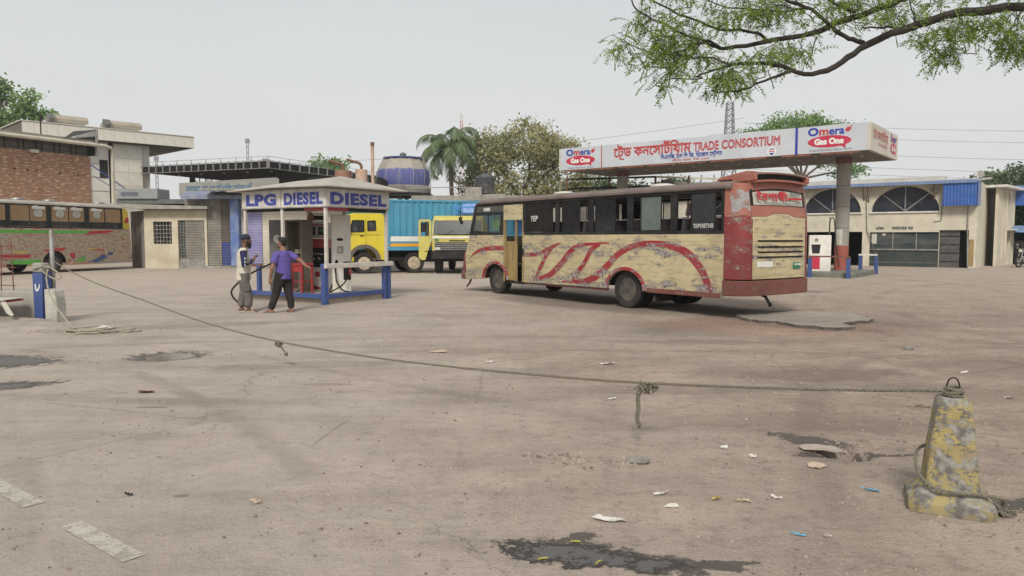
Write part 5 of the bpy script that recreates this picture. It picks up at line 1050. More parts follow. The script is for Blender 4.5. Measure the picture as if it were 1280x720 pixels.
# local x from right end towards the camera-left; local y = faces the yard? (-.72,-.69) rotated +90 = (.72,-.69): towards the yard
M['clad'] = mat('pale_cladding', (.7, .67, .58), (.63, .6, .52), .7, rough=.5, dirt=.25); M['cladw'] = mat('white_cladding', (.78, .75, .68), (.72, .69, .62), .7, rough=.5, dirt=.2)
def p_panels(x0, x1, y, z0, z1, w, name='cladding_panel', m_=None, rows=1):
    k = max(1, round((x1-x0)/w)); W_ = (x1-x0)/k; H_ = (z1-z0)/rows; base = None
    for r_ in range(rows):
        for i in range(k):
            if base is None: base = MB().box(.006, W_-.006, 0, .05, .008, H_-.008).build(name, m_ or M['clad'], pb, loc=(x0, y, z0))
            else: inst(base, (x0+i*W_, y, z0+r_*H_))
MB().box(-.3, 11.2, -9, -.003, 8.6, 9.4).build('roof_slab', M['eave'], pb); MB().box(-.36, 11.3, -9.1, .1, 9.451, 9.5).build('roof_edge', M['clad'], pb)
p_panels(-.35, 11.2, 0, 8.6, 9.45, .72)
MB().box(-.36, -.301, -9, 0, 8.6, 9.45).build('slab_end', M['clad'], pb)
MB().box(2.62, 3.3, -8, -1.15, 0, 8.6).build('wall', M['cladw'], pb, label='bright white corner wall'); MB().box(5.52, 11, -8, -1.15, 0, 8.6).build('wall', M['cladw'], pb)
MB().box(3.3, 5.3, -2.2, -.8, 0, 8.6).build('stair_tower', M['steel'], pb); p_panels(3.3, 5.28, -.8, .4, 8.5, .99, rows=8)
MB().box(5.3, 5.5, -3, -1.6, 0, 8.6).build('recess', M['dark'], pb); MB().box(5.6, 6.15, -1.15, -1.1, 6.0, 7.3).build('window', M['dark'], pb); MB().box(6.9, 7.0, -1.15, -1.0, 0, 8.5).build('downpipe', M['steel'], pb)
mb = MB()
for z in (5, 6, 7): mb.box(5.6, 9, -1.15, -1.13, z, z+.03)
mb.build('panel_joint', M['grey'], pb)
for i, (a, b_) in enumerate(((3.2, 5.35), (6.9, 9.0))):
    mb = MB(); mb.box(a, b_, -3, -1.4, 9.4, 9.85); h_ = mb.build('rooftop_duct', M['clad'], pb)
    mb = MB(); q = [(-1.1+.0, 9.75), (-1.05, 10.0), (-1.2, 10.22), (-1.6, 10.32), (-2.4, 10.32), (-3.1, 10.1), (-3.1, 9.851), (-1.3, 9.851)]; mb.prism(q, 'x', a-.1, b_+.05); mb.build('curved_hood', mat('dusty_hood', (.34, .31, .25), (.4, .34, .26), 2, rough=.6, dirt=.4) if i == 0 else bpy.data.materials['dusty_hood'], pb)
    MB().prism([(-1.1, 9.6), (-.7, 9.9), (-.9, 10.25), (-1.6, 10.36), (-1.6, 9.6)], 'x', b_+.06, b_+.35).build('hood_mouth', M['grey'], pb)
mb = MB(); mb.bar((7.6, .2, 7.1), (4.2, .6, 4.6), .07); mb.bar((7.0, .2, 6.0), (4.9, .6, 4.6), .05); mb.build('stair_rail', M['blue'], pb)
mb = MB()
for z in (4.2, 4.9, 5.6, 6.3): mb.bar((7.6, 0, z), (8.6, 0, z), .04)
for x in (7.6, 8.1, 8.6): mb.bar((x, 0, 4.0), (x, 0, 6.3), .04)
mb.build('landing_rail', M['steel'], pb)
# ================================================================== gatehouse
gh = thing('gatehouse', 'small cream gatehouse with a barred window and a dark grille door', 'hut', (-15.85, 38.5, 0), pi)   # local x to the left, y towards the camera
M['hut'] = mat('stained_cream_plaster', (.6, .55, .42), (.5, .44, .33), 1.4, rough=.9, dirt=.4, dirtc=(.25, .18, .1)); M['hutside'] = mat('grey_stained_plaster', (.24, .225, .2), (.16, .15, .135), 1.5, rough=.9)
MB().holed([(0, -.05), (0, 3.02), (3.25, 3.02), (3.25, -.05), (1.5, -.05), (1.5, 2.5), (.12, 2.5), (.12, -.05)], [[(1.82, 1.27), (2.78, 1.27), (2.78, 2.43), (1.82, 2.43)]], 'y', -.2, 0).build('front_wall', M['hut'], gh, smooth=False)
MB().prism([(3.25, -.001), (3.25, -.2), (4.6, -1.9), (4.8, -1.7)], 'z', -.05, 3.0).build('side_wall', M['hutside'], gh, smooth=False)
MB().box(0, 3.2, -3.5, -3.4, 0, 3.0).build('back_wall', M['void'], gh); MB().box(0, .1, -3.4, -.201, 0, 3.0).build('side_wall', M['hut'], gh)
MB().box(1.82, 2.78, -.19, -.17, 1.27, 2.43).build('window_pane', M['dark'], gh)
for i in range(5): MB().bar((1.95+i*.17, -.1, 1.27), (1.95+i*.17, -.1, 2.43), .03).build('window_bar', M['steel'], gh)
for i in range(5): MB().bar((1.82, -.09, 1.42+i*.2), (2.78, -.09, 1.42+i*.2), .03).build('window_bar', M['steel'], gh)
dg_ = MB().box(.13, 1.49, -.18, -.16, .5, 2.49).build('grille_door', mat('dark_green_grille', (.04, .055, .05), rough=.8), gh); MB().box(.13, 1.49, -.15, -.05, 0, .5).build('door_panel', M['steel'], gh)
for i in range(9): MB().bar((.2+i*.152, -.13, .5), (.2+i*.152, -.13, 2.49), .02).build('grille_bar', M['steel'], dg_)
for i in range(12): MB().bar((.13, -.12, .55+i*.165), (1.49, -.12, .55+i*.165), .02).build('grille_bar', M['steel'], dg_)
MB().prism([(-.25, 3.05), (3.4, 3.05), (5.0, 3.25), (5.0, 3.35), (-.25, 3.2)], 'y', -2.5, .5).build('roof_slab', M['concrete'], gh, bevel=.02)
MB().box(-.2, 4.8, -2.4, -.3, 3.36, 3.6).build('roof_block', M['grey'], gh); MB().box(2.6, 4.7, -1.6, -.2, 3.61, 4.15).build('water_box', mat('grey_box', (.25, .26, .27), rough=.6), gh, bevel=.02)
MB().box(4.25, 4.75, -1.75, -1.6, 1.3, 2.5).build('side_window', M['dark'], gh)
tx('lettering', 'সাবধান', .3, M['darkink'], gh, (4.5, -.19, 3.75), (-1, 0, 0), U, strip=.03)
# ================================================================== shutter shed
ss = thing('shutter_shed', 'row of roller shutters in brown, lilac and white under a thin sheet roof', 'shed', (-15.1, 38.6, 0), 0)
def slats(x0, x1, y, z0, z1, pitch=.085, d=.03):
    mb = MB(); z = z0; n = 0
    while z < z1-.01:
        zz = min(z+pitch, z1); mb.v += [(x0, y, z), (x1, y, z), (x0, y-d, z+(zz-z)*.35), (x1, y-d, z+(zz-z)*.35), (x0, y-d, zz-.008), (x1, y-d, zz-.008), (x0, y, zz), (x1, y, zz)]
        k = len(mb.v)-8; mb.f += [(k, k+1, k+3, k+2), (k+2, k+3, k+5, k+4), (k+4, k+5, k+7, k+6)]; z = zz
    return mb
S_ = lambda n, c, c2: mat(n, c, c2, 1.2, rough=.5, dirt=.35, bstr=0)
for x0, x1, z0, z1, mm, nm, lb in ((-1.9, -.02, .15, 3.6, S_('grey_slats', (.3, .275, .24), (.2, .18, .16)), 'louvre_shutter', 'weathered grey louvred panel'), (.0, .55, 1.35, 3.75, S_('brown_slats', (.16, .13, .11), (.1, .085, .08)), 'roller_shutter', 'dark brown upper shutter'),
        (.0, .55, .15, 1.345, S_('deep_blue_slats', (.05, .08, .3), (.07, .09, .2)), 'roller_shutter', 'deep blue lower shutter'), (1.3, 2.1, .15, 3.75, S_('lilac_slats', (.27, .26, .48), (.36, .34, .52)), 'roller_shutter', 'lilac shutter'), (2.12, 7.3, .15, 3.75, S_('cream_slats', (.68, .64, .54), (.6, .56, .47)), 'roller_shutter', 'cream white shutter'), (1.02, 1.28, .15, 3.75, S_('grey_white_slats', (.55, .54, .55), (.5, .48, .5)), 'roller_shutter', 'narrow pale shutter')):
    slats(x0, x1, 0, z0, z1).build(nm, mm, ss, smooth=False, clean=False, label=lb)
MB().box(-1.9, 7.4, .03, .1, -.05, 3.8).build('wall', M['dark'], ss); MB().box(-2.0, 7.4, -.3, .1, -.05, .14).build('plinth', M['concrete'], ss)
MB().box(-1.0, -.95, -.06, .0, .15, 3.6).build('post', M['steel'], ss); MB().box(.56, 1.0, -.35, .02, .12, 3.7).build('blue_column', mat('worn_sky_blue', (.09, .16, .38), (.22, .28, .45), 2, rough=.6), ss, bevel=.02)
MB().prism([(-1.6, 3.98), (-1.6, 4.03), (2.5, 4.25), (2.5, 4.2)], 'x', -.5, 7.8).build('roof_sheet', M['kroof'], ss); MB().box(1.0, 7.4, -.4, 0, 3.76, 3.95).build('lintel', M['black'], ss)
mb = MB(); k = 12; mb.v = [(-1.8+3.2*i/k, -.7, 3.72+(.03 if i % 2 else 0)) for i in range(k+1)]+[(-1.8+3.2*i/k, .0, 3.98+(.03 if i % 2 else 0)) for i in range(k+1)]+[(-1.8+3.2*i/k, -.72, 3.56) for i in range(k+1)]; n = k+1
mb.f = [(i, i+1, n+i+1, n+i) for i in range(k)]+[(i, i+1, 2*n+i+1, 2*n+i) for i in range(k)]
mb.build('blue_awning', mat('dusty_blue_awning', (.17, .19, .28), (.25, .26, .33), 3, rough=.8), ss, clean=False)
# ================================================================== dark filling canopy behind
dc = thing('dark_canopy', 'wide dark steel canopy with pale uprights along its rim behind the kiosk', 'canopy', (-17.0, 52, 0), atan2(4.5, -11))   # local x = left along front, local y = towards the camera
LX, LY = 13.2, 15.5
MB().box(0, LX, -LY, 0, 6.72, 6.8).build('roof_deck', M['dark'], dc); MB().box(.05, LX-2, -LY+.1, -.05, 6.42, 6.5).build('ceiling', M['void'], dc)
def rim(x0, y0, x1, y1, nn, nm):
    a = Vector((x0, y0, 0)); b_ = Vector((x1, y1, 0)); d = (b_-a)/nn
    mb = MB()
    for z, w in ((6.44, .07), (6.98, .06)): mb.bar(a+Vector((0, 0, z)), b_+Vector((0, 0, z)), w*.6)
    mb.bar(a+Vector((0, 0, 7.25)), b_+Vector((0, 0, 7.25)), .025); mb.build('rim_rail', M['steel'], dc)
    up = None
    for i in range(nn+1):
        p = a+d*i
        if up is None: up = MB().box(-.04, .04, -.04, .04, 6.42, 7.02).build('upright', M['steel'], dc, loc=p)
        else: inst(up, p)
    for i in range(0, nn+1, 2): MB().bar(a+d*i+Vector((0, 0, 7)), a+d*i+Vector((0, 0, 7.28)), .03).build('rail_post', M['steel'], dc)
rim(0, .08, LX, .08, 19, 'f'); rim(-.08, 0, -.08, -LY, 14, 's')
MB().box(0, LX-2, -.0, .04, 6.5, 6.93).build('fascia', M['black'], dc); MB().box(-.04, 0, -LY, 0, 6.5, 6.93).build('fascia', M['black'], dc)
mb = MB(); mb.prism([(0, 6.5), (LX-2, 6.5), (LX+.8, 6.85), (LX+.8, 6.93), (0, 6.93)], 'y', -.06, -.03); mb.build('fascia', M['black'], dc)
for x, y in ((1.5, -2.5), (9.5, -2.5), (1.5, -12), (9.5, -12)): MB().box(x-.15, x+.15, y-.15, y+.15, 0, 6.42).build('column', M['dark'], dc)
for i in range(5): MB().lathe([(.1, 0), (.1, .05), (0, .06)], 10, (0, 0, 0)).build('ceiling_light', M['whiteroof'], dc, loc=(1+i*2.2, -1.5, 6.35))
bs = thing('station_sign', 'faded grey sign board with blue lettering under the dark canopy', 'sign', (-21.0, 47, 0), 0)
MB().prism([(0, 4.22), (6.3, 4.27), (6.3, 5.3), (6.1, 5.38), (0, 5.03)], 'y', -.06, .06).build('board', mat('faded_sign_board', (.3, .3, .27), (.25, .25, .23), 1.5, rough=.7), bs)
mb = MB()
for x in (.3, 3, 6): mb.box(x-.05, x+.05, .07, .17, 0, 5)
mb.build('post', M['steel'], bs)
tx('lettering', 'েমসার্স এস এস সিএনিজ েস্টশন লি:', .5, mat('faded_teal_lettering', (.08, .17, .28), rough=.7), bs, (.45, -.065, 4.5), (1, 0, .02), U, strip=.03, fit=4.2)
# lattice yard behind the gatehouse
lt = thing('substation_tower', 'pale steel lattice frame showing behind the gatehouse roof', 'frame', (-26.5, 62, 0), 0)
rr = random.Random(9)
for x in (0, 1.0, 2.1, 3.3, 4.2, 5.2):
    mb = MB()
    for dx in (0, .5): mb.bar((x+dx, 0, 0), (x+dx, 0, 7.0), .07)
    for i in range(14): mb.bar((x, 0, i*.5), (x+.5, 0, i*.5+(.5 if i % 2 else 0)), .05); mb.bar((x+.5, 0, i*.5), (x, 0, i*.5+.5), .05)
    mb.build('lattice_column', mat('pale_galvanised', (.5, .5, .48), rough=.6) if x == 0 else bpy.data.materials['pale_galvanised'], lt)
for z in (3.5, 4.4, 5.2, 6, 6.9): MB().bar((0, .1, z), (5.7, .1, z), .08).build('crossbar', bpy.data.materials['pale_galvanised'], lt)
# ================================================================== trucks
M['yellow'] = mat('yellow_cab_paint', (.66, .53, .035), (.6, .48, .035), 3, rough=.35, dirt=.25, dirtc=(.3, .22, .08), bstr=.03); M['yellow2'] = mat('dusty_yellow_cab_paint', (.56, .49, .12), (.48, .42, .11), 3, rough=.5, dirt=.45, dirtc=(.28, .22, .1), bstr=.03)
M['cyan'] = mat('sky_blue_container', (.06, .28, .43), (.05, .24, .38), 1.2, rough=.5, dirt=.3, dirtc=(.16, .22, .22)); M['cabglass'] = mat('cab_glass', (.025, .03, .033), (.1, .11, .11), 3, .5, .7, rough=.12, dirt=.2, bstr=0)
M['amber'] = mat('orange_yellow_stripe', (.75, .36, .02), rough=.5, dirt=.2, bstr=0)
t1 = thing('box_truck', 'yellow cab truck with a sky blue corrugated box body facing left behind the kiosk', 'truck', (-5.54, 33, 0), atan2(-.353, -.936))
# local x forward (left), y... heading (-.936,-.353): left side (.353,-.936) faces the camera = +y
BW = 2.3
def corrside(x0, x1, y, z0, z1, s, pitch=.3, d=.035):
    pts = []; x = x0
    while x < x1-.01:
        pts += [(x, y), (x+pitch*.3, y), (x+pitch*.45, y-d*s), (x+pitch*.85, y-d*s)]; x += pitch
    pts.append((x1, y)); n = len(pts); mb = MB(); mb.v = [(a, b_, z0) for a, b_ in pts]+[(a, b_, z1) for a, b_ in pts]; mb.f = [(i, i+1, n+i+1, n+i) for i in range(n-1)]; return mb
bx = MB().box(-6.6, -.02, -BW+.05, -.05, 1.06, 3.27).build('box_body', M['cyan'], t1)
corrside(-6.55, -.12, 0, 1.66, 3.2, 1).build('corrugated_side', M['cyan'], bx, clean=False, ang=20); corrside(-6.55, -.12, -BW, 1.66, 3.2, -1).build('corrugated_side', M['cyan'], bx, clean=False, ang=20)
mb = MB(); mb.box(-6.62, 0, -.06, .02, 3.2, 3.3); mb.box(-.12, 0, -.06, .021, 1.05, 3.199); mb.box(-6.62, 0, -BW-.02, -BW+.06, 3.2, 3.3); mb.box(-6.62, 0, -.06, .015, 1.02, 1.12); mb.build('corner_frame', M['cyan'], bx, bevel=.01)
for z0, z1, k in ((1.43, 1.655, 'whiteink'), (1.345, 1.425, 'cyan'), (1.2, 1.34, 'amber'), (1.12, 1.195, 'cyan')): MB().box(-6.6, -.13, -.05, .005, z0, z1).build('painted_band', M[k], bx)
MB().box(-6.6, 0, -1.6, -.7, .75, 1.04).build('chassis', M['dark'], t1); MB().box(-3.6, -1.6, -.6, -.1, .5, .98).build('fuel_tank', M['dark'], t1, bevel=.05); MB().box(-6.5, .2, -2.0, -.3, .55, .74).build('underframe', M['black'], t1)
MB().bar((.08, .0, .9), (.08, 0, 3.3), .05).build('ladder_rail', mat('teal_metal', (.03, .2, .22), rough=.6), t1)
def cab(par, x0, x1, w, zt, m_, y0=0):
    """side profile of a short-nose truck cab, x0 rear, x1 front"""
    yc = y0-w/2; wx = x0+.92 if True else 0
    arc_ = [(wx-.62*cos(R(a)), .62+.62*sin(R(a))) for a in range(0, 181, 15)]
    prof = [(x0, .62)]+[(p[0], max(.62, p[1])) for p in arc_ if p[0] > x0]+[(x1, .62), (x1+.03, 1.0), (x1, 1.65), (x1-.16, 2.35), (x1-.32, 2.58), (x1-.55, zt), (x0+.25, zt), (x0+.06, zt-.08), (x0, zt-.3)]
    win = [[(x0+.4, 1.92), (x0+.76, 1.9), (x0+.76, 2.32), (x0+.42, 2.35)], [(x0+.92, 1.86), (x1-.33, 1.84), (x1-.44, 2.35), (x0+.92, 2.35)]]
    for ya, yb in ((y0-.05, y0), (y0-w, y0-w+.05)): c_ = MB().holed(prof, win, 'y', ya, yb).build('cab_side', m_, par, smooth=False)
    mb = MB(); mb.box(x0, x0+.05, y0-w+.05, y0-.05, .7, zt-.2); mb.prism([(x0, zt-.2), (x0+.06, zt-.02), (x0+.25, zt+.01), (x1-.5, zt+.01), (x1-.32, 2.58), (x1-.25, 2.45), (x1-.4, 2.5)], 'y', y0-w+.001, y0-.001)
    mb.prism([(x1-.06, .62), (x1+.02, .62), (x1+.05, 1.0), (x1+.01, 1.65), (x1-.06, 1.65)], 'y', y0-w+.001, y0-.001); mb.build('cab_shell', m_, par, bevel=.03)
    for w_ in win:
        for yy in (y0-.035, y0-w+.03): MB().prism(w_, 'y', yy, yy+.006).build('side_window', M['cabglass'], par, smooth=False)
    for w_ in win:
        l = smoothline(w_+[w_[0]], 1); fr = MB()
        for i in range(4): a, b_ = w_[i], w_[(i+1) % 4]; fr.bar((a[0], y0, a[1]), (b_[0], y0, b_[1]), .035)
        fr.build('window_seal', M['black'], par)
    MB().prism([(x1-.1, 1.68), (x1-.06, 1.68), (x1-.26, 2.44), (x1-.3, 2.44)], 'y', y0-w+.08, y0-.08).build('windscreen', M['cabglass'], par, smooth=False)
    ar = MB(); ar.prism([(wx-.72*cos(R(a)), .6+.7*sin(R(a))) for a in range(0, 181, 10)]+[(wx+.55*cos(R(a)), .6+.55*sin(R(a))) for a in range(0, 181, 10)], 'y', y0-.2, y0+.06); ar.build('wheel_arch', mat('grey_brown_arch', (.11, .095, .08), rough=.8) if 'grey_brown_arch' not in bpy.data.materials else bpy.data.materials['grey_brown_arch'], par, bevel=.01)
    MB().bar((x0+.84, y0+.003, 1.0), (x0+.84, y0+.003, 2.4), .012).build('door_gap', M['black'], par); MB().bar((x0+.15, y0+.003, 1.72), (x1-.1, y0+.003, 1.72), .012).build('crease', M['black'], par)
    MB().box(x0+.95, x0+1.1, y0+.0, y0+.03, 1.66, 1.7).build('door_handle', M['black'], par)
    return wx
wx = cab(t1, .12, 1.98, BW, 2.66, M['yellow'])
mr = MB(); mr.lathe([(.0, -.03), (.1, -.02), (.1, .02), (0, .03)], 14, (0, 0, 0), 'y'); o = mr.build('mirror', M['black'], t1, loc=(1.72, .12, 2.05)); o.scale = (1.0, 1, 3.0)
MB().box(1.5, 1.98, -.1, .03, .55, .75).build('step', M['yellow'], t1, bevel=.02)
for x in (wx, -1.2, -5.2): 
    for y in (-.15, -BW+.15): wheel(t1, (x, y, .46), .46, .27, rimm=mat('cream_rim', (.5, .42, .3), (.35, .28, .2), 6, rough=.6) if 'cream_rim' not in bpy.data.materials else bpy.data.materials['cream_rim'], out=1 if y > -1 else -1, holes=8)
# green tarpaulin load behind it
t3 = thing('covered_truck', 'truck with a rounded dark green tarpaulin showing above the yellow cab', 'truck', (-8.4, 36.6, 0), R(8))
arcp = [(-1.1, 1.0), (-1.1, 2.9)]+[(-1.1*cos(R(a)), 2.9+.72*sin(R(a))) for a in range(15, 180, 15)]+[(1.1, 2.9), (1.1, 1.0)]
mb = MB(); mb.prism([(p[0], p[1]) for p in arcp], 'y', 0, 3); o = mb.build('tarpaulin', mat('dark_green_tarpaulin', (.02, .09, .09), (.03, .12, .12), 2, rough=.7), t3, loc=(1.2, 0, 0)); MB().box(.2, 2.2, .1, 2.9, .7, .99).build('chassis', M['dark'], t3)
for x in (.2, 2.1): wheel(t3, (x, .3, .45), .45, .25, n=16).rotation_euler = (0, 0, R(90))
# second truck, facing the camera with its door open
t2 = thing('open_door_truck', 'dusty yellow truck facing the camera with its cab door swung open behind the bus nose', 'truck', (-2.4, 32.4, 0), R(-90-4))
# local x forward (towards the camera), y to the picture right? heading -y : left side is +x world
M['grille'] = mat('dark_grille', (.03, .03, .03), (.06, .06, .055), 6, rough=.6)
W2 = 1.12
mb = MB(); mb.prism([(-1.8, 1.0), (-.02, 1.0), (.0, 1.66), (-.03, 1.7), (-1.8, 1.7)], 'y', -W2, W2); mb.build('cab_lower', M['yellow2'], t2, bevel=.03)
mb = MB(); mb.prism([(-1.8, 1.7), (-1.75, 1.7), (-1.75, 2.36), (-.35, 2.36), (-.2, 2.34), (-.22, 2.42), (-.4, 2.56), (-1.7, 2.6), (-1.8, 2.5)], 'y', -W2+.03, W2-.03)
for s_ in (1, -1): mb.prism([(-.03, 1.7), (-.12, 1.7), (-.3, 2.36), (-.2, 2.36)], 'y', s_*W2-.07*(1 if s_ > 0 else 0), s_*W2+.07*(1 if s_ < 0 else 0)); mb.box(-.98, -.88, s_*W2-.07*(1 if s_ > 0 else 0), s_*W2+.07*(1 if s_ < 0 else 0), 1.7, 2.36)
mb.build('cab_upper', M['yellow2'], t2, bevel=.02)
MB().prism([(-.06, 1.74), (-.03, 1.74), (-.2, 2.33), (-.23, 2.33)], 'y', -W2+.07, W2-.07).build('windscreen', glass('dusty_windscreen', (.03, .035, .04), .7, .2, .1, (.2, .2, .2)), t2, smooth=False)
for y in (-.5, .35): mb = MB(); mb.bar((-.0, y, 1.72), (-.12, y+.45, 2.0), .015); mb.build('wiper', M['black'], t2)
MB().box(-.0, .012, -W2+.02, W2-.02, 1.57, 1.65).build('white_band', M['whiteink'], t2); gp = MB().box(-.005, .02, -.98, .98, 1.02, 1.4).build('grille', M['grille'], t2, bevel=.01)
for z in (1.08, 1.16, 1.24, 1.32): MB().box(.021, .035, -.94, .94, z, z+.025).build('grille_bar', M['steel'], gp)
MB().box(.02, .03, -.35, .35, 1.455, 1.49).build('name_strip', M['dark'], t2); MB().box(.01, .025, -1.0, -.82, 1.46, 1.54).build('green_badge', M['green'], t2)
MB().box(-.15, .14, -W2-.02, W2+.02, .66, .99).build('bumper', M['dark'], t2, bevel=.04)
for y in (-.86, .86): MB().box(.02, .05, y-.12, y+.12, 1.05, 1.17).build('headlight', M['whiteroof'], t2, bevel=.02)
d = thing  # open door, hinged at the right-hand front pillar and swung forward
dr = MB().holed([(0, .72), (0, 2.33), (.06, 2.4), (.5, 2.4), (.56, 2.3), (.56, 1.5), (.42, 1.05), (.28, .62), (.12, .62)], [[(.08, 1.66), (.46, 1.66), (.46, 2.3), (.1, 2.3)]], 'x', -.03, .03).build('open_door', M['yellow2'], t2, smooth=False, loc=(-.1, -W2-.6, 0), rot=(0, 0, R(8)))
MB().box(-.01, .01, .3, .47, 1.66, 2.29).build('quarter_glass', M['cabglass'], dr, smooth=False); MB().box(.04, .09, .1, .32, 1.85, 2.25).build('mirror', M['black'], dr, bevel=.01); MB().bar((.05, .25, 1.0), (.05, .5, 1.0), .02).build('pull', M['black'], dr)
mb = MB(); mb.tube([(-.05, .15, 2.5), (.02, .15, 2.6), (.0, .15, 3.15)], .015, 6); mb.build('mirror_arm', M['dark'], t2); MB().sph((0, .15, 2.42), (.05, .08, .1)).build('round_mirror', M['black'], t2)
rk = MB(); rk.box(-1.6, -.5, -.2, 1.0, 2.62, 2.66)
for x in (-1.6, -.5):
    for y in (-.2, 1.0): rk.bar((x, y, 2.6), (x, y, 2.95), .04)
rk.bar((-.5, -.25, 2.95), (-.5, 1.05, 2.95), .05); rk.bar((-1.6, -.25, 2.95), (-1.6, 1.05, 2.95), .05); rk.build('roof_rack', M['bluesheet'], t2)
mb = MB(); mb.prism([(-1.5, 2.67), (-.45, 2.67), (-.5, 3.0), (-.9, 3.12), (-1.5, 3.05)], 'y', .15, .98); mb.build('blue_tarpaulin', mat('blue_tarpaulin', (.12, .28, .62), (.3, .42, .7), 4, rough=.6, bs=6, bstr=1), t2, bevel=.04)
MB().box(-6.5, -2.0, -1.1, 1.1, 1.0, 2.2).build('load_bed', M['yellow2'], t2, bevel=.02); MB().box(-6.3, -.2, -.5, .5, .6, .99).build('chassis', M['dark'], t2)
MB().box(-.5, -.45, -.9, .9, 1.72, 2.1).build('seats', M['seat'], t2)
for x in (-.85, -4.8):
    for y in (.95, -.95): wheel(t2, (x, y, .46), .46, .27, n=20, out=1 if y > 0 else -1)
# ================================================================== cooling tower, chimneys, tank
ct = thing('cooling_tower', 'rounded blue and sand cooling tower on a concrete ring', 'tower', (-7.3, 50, 0), 0)
m, t, b, N, L = nodes('faded_tower_paint'); sx_ = N('ShaderNodeSeparateXYZ'); L(coords(t), sx_.inputs[0]); zz = mth(t, 'ADD', sx_.outputs['Z'], mth(t, 'MULTIPLY', noise(t, coords(t, (1, 1, .15)), 3, 4), .25))
c = mixc(t, ramp(t, zz, .585, .6), (.09, .1, .3), (.33, .29, .24)) if False else None
st = ramp(t, mth(t, 'MULTIPLY', mth(t, 'SUBTRACT', zz, 5), .5), .6, .63); c = mixc(t, st, (.085, .095, .27), (.34, .3, .24)); c = mixc(t, mth(t, 'MULTIPLY', ramp(t, noise(t, coords(t, (4, 4, .4)), 2, 5), .5, .7), .5), c, (.3, .29, .33)); L(c, b.inputs['Base Color']); b.inputs['Roughness'].default_value = .6
mb = MB(); mb.lathe([(1.72, 5.05), (1.78, 5.3), (1.76, 5.9), (1.68, 6.15), (1.3, 6.75), (1.25, 6.85)], 12, (0, 0, 0)); bd = mb.build('body', m, ct, ang=20)
MB().lathe([(1.3, 6.82), (1.34, 6.84), (1.34, 6.92), (1.28, 6.93)], 24, (0, 0, 0)).build('rim', mat('deep_blue_paint', (.03, .045, .2), rough=.6), ct); MB().lathe([(.22, 6.9), (.22, 7.2), (.1, 7.28), (0, 7.28)], 12, (0, 0, 0)).build('fan_motor', M['grey'], ct)
for i in range(12): a = i*pi/6; MB().tube([(1.8*cos(a), 1.8*sin(a), 5.05), (1.78*cos(a), 1.78*sin(a), 5.9), (1.34*cos(a), 1.34*sin(a), 6.78)], .014, 6).build('rib', M['steel'], bd)
MB().lathe([(1.6, 4.5), (1.85, 4.55), (1.85, 4.95), (1.75, 5.04)], 24, (0, 0, 0)).build('concrete_ring', M['hutside'], ct); MB().box(-1.9, 1.9, -1.7, 1.7, 4.3, 4.5).build('platform', M['dark'], ct)
for x in (-1.7, 0, 1.7):
    for y in (-1.5, 1.5): MB().box(x-.14, x+.14, y-.14, y+.14, 0, 4.3).build('leg', M['dark'], ct)
MB().box(-1.6, 1.6, -1.2, 1.2, 0, 3.9).build('machine_house', mat('navy_sheet', (.03, .04, .1), (.05, .05, .08), 2, rough=.7), ct)
mb = MB(); mb.tube([(1.3, -.9, 7.0), (1.9, -1.1, 6.0), (1.95, -1.0, 4.5)], .03, 6); mb.tube([(-1.0, -1.3, 6.9), (-1.5, -1.6, 5.8), (-1.6, -1.5, 3.9)], .03, 6); mb.build('pipe', M['steel'], ct)
def pot(x, z0, z1, r_, mm, lab, flip=-1):
    p = thing('exhaust_stack', lab, 'chimney', (x, 45, 0), 0, 'rusty exhaust stacks behind the kiosk roof'); MB().lathe([(r_, 0), (r_, z1), (r_*.6, z1+.03)], 18, (0, 0, 0)).build('drum', mm, p)
    mb = MB(); mb.tube(smoothline([(0, 0, z1), (0, 0, z1+.25), (-.15, 0, z1+.42), (-.5, 0, z1+.5), (-.85, 0, z1+.62)], 4), .085, 10); mb.build('bent_pipe', M['rust'], p)
M['rustpale'] = mat('pale_rusted_drum', (.5, .32, .22), (.55, .42, .32), 3, rough=.7, dirt=.4)
pot(-10.2, 4, 5.62, .5, mat('rust_brown_drum', (.3, .16, .11), (.25, .13, .09), 3, rough=.8), 'brown rusty drum stack with a bent pipe, left one behind the kiosk roof'); pot(-9.1, 4, 5.68, .36, M['rustpale'], 'pale peach drum stack with a bent pipe beside the thin chimney')
ch = thing('thin_chimney', 'tall thin rusty chimney pipe rising left of the blue cooling tower', 'chimney', (-8.45, 45.2, 0)); MB().lathe([(.1, 0), (.1, 7.1)], 12, (0, 0, 0)).build('pipe', M['rustpale'], ch); MB().lathe([(.11, 7.1), (.12, 7.35), (.08, 7.36)], 12, (0, 0, 0)).build('tip', M['rust'], ch)
ph = thing('plant_house', 'low dark plant house behind the kiosk roof', 'building', (-12.5, 45.8, 0)); MB().box(0, 4.4, 0, 3, 0, 5.3).build('wall', M['dark'], ph); 
for x in (2.3, 2.8, 3.4, 3.9): MB().box(x, x+.3, -.04, -.001, 4.6, 5.25).build('window', M['steel'], ph)
wt = thing('water_tank', 'black ribbed water tank standing on the parapet behind the bus', 'tank', (-1.64, 45, 4.22)); pr_ = [(.56, 0)]
for i in range(7): pr_ += [(.59, .04+i*.14), (.59, .12+i*.14), (.565, .14+i*.14)]
pr_ += [(.52, 1.08), (.25, 1.16), (.22, 1.22), (0, 1.22)]; MB().lathe(pr_, 24).build('drum', mat('dusty_black_plastic', (.045, .05, .06), (.1, .1, .1), 3, rough=.6), wt)
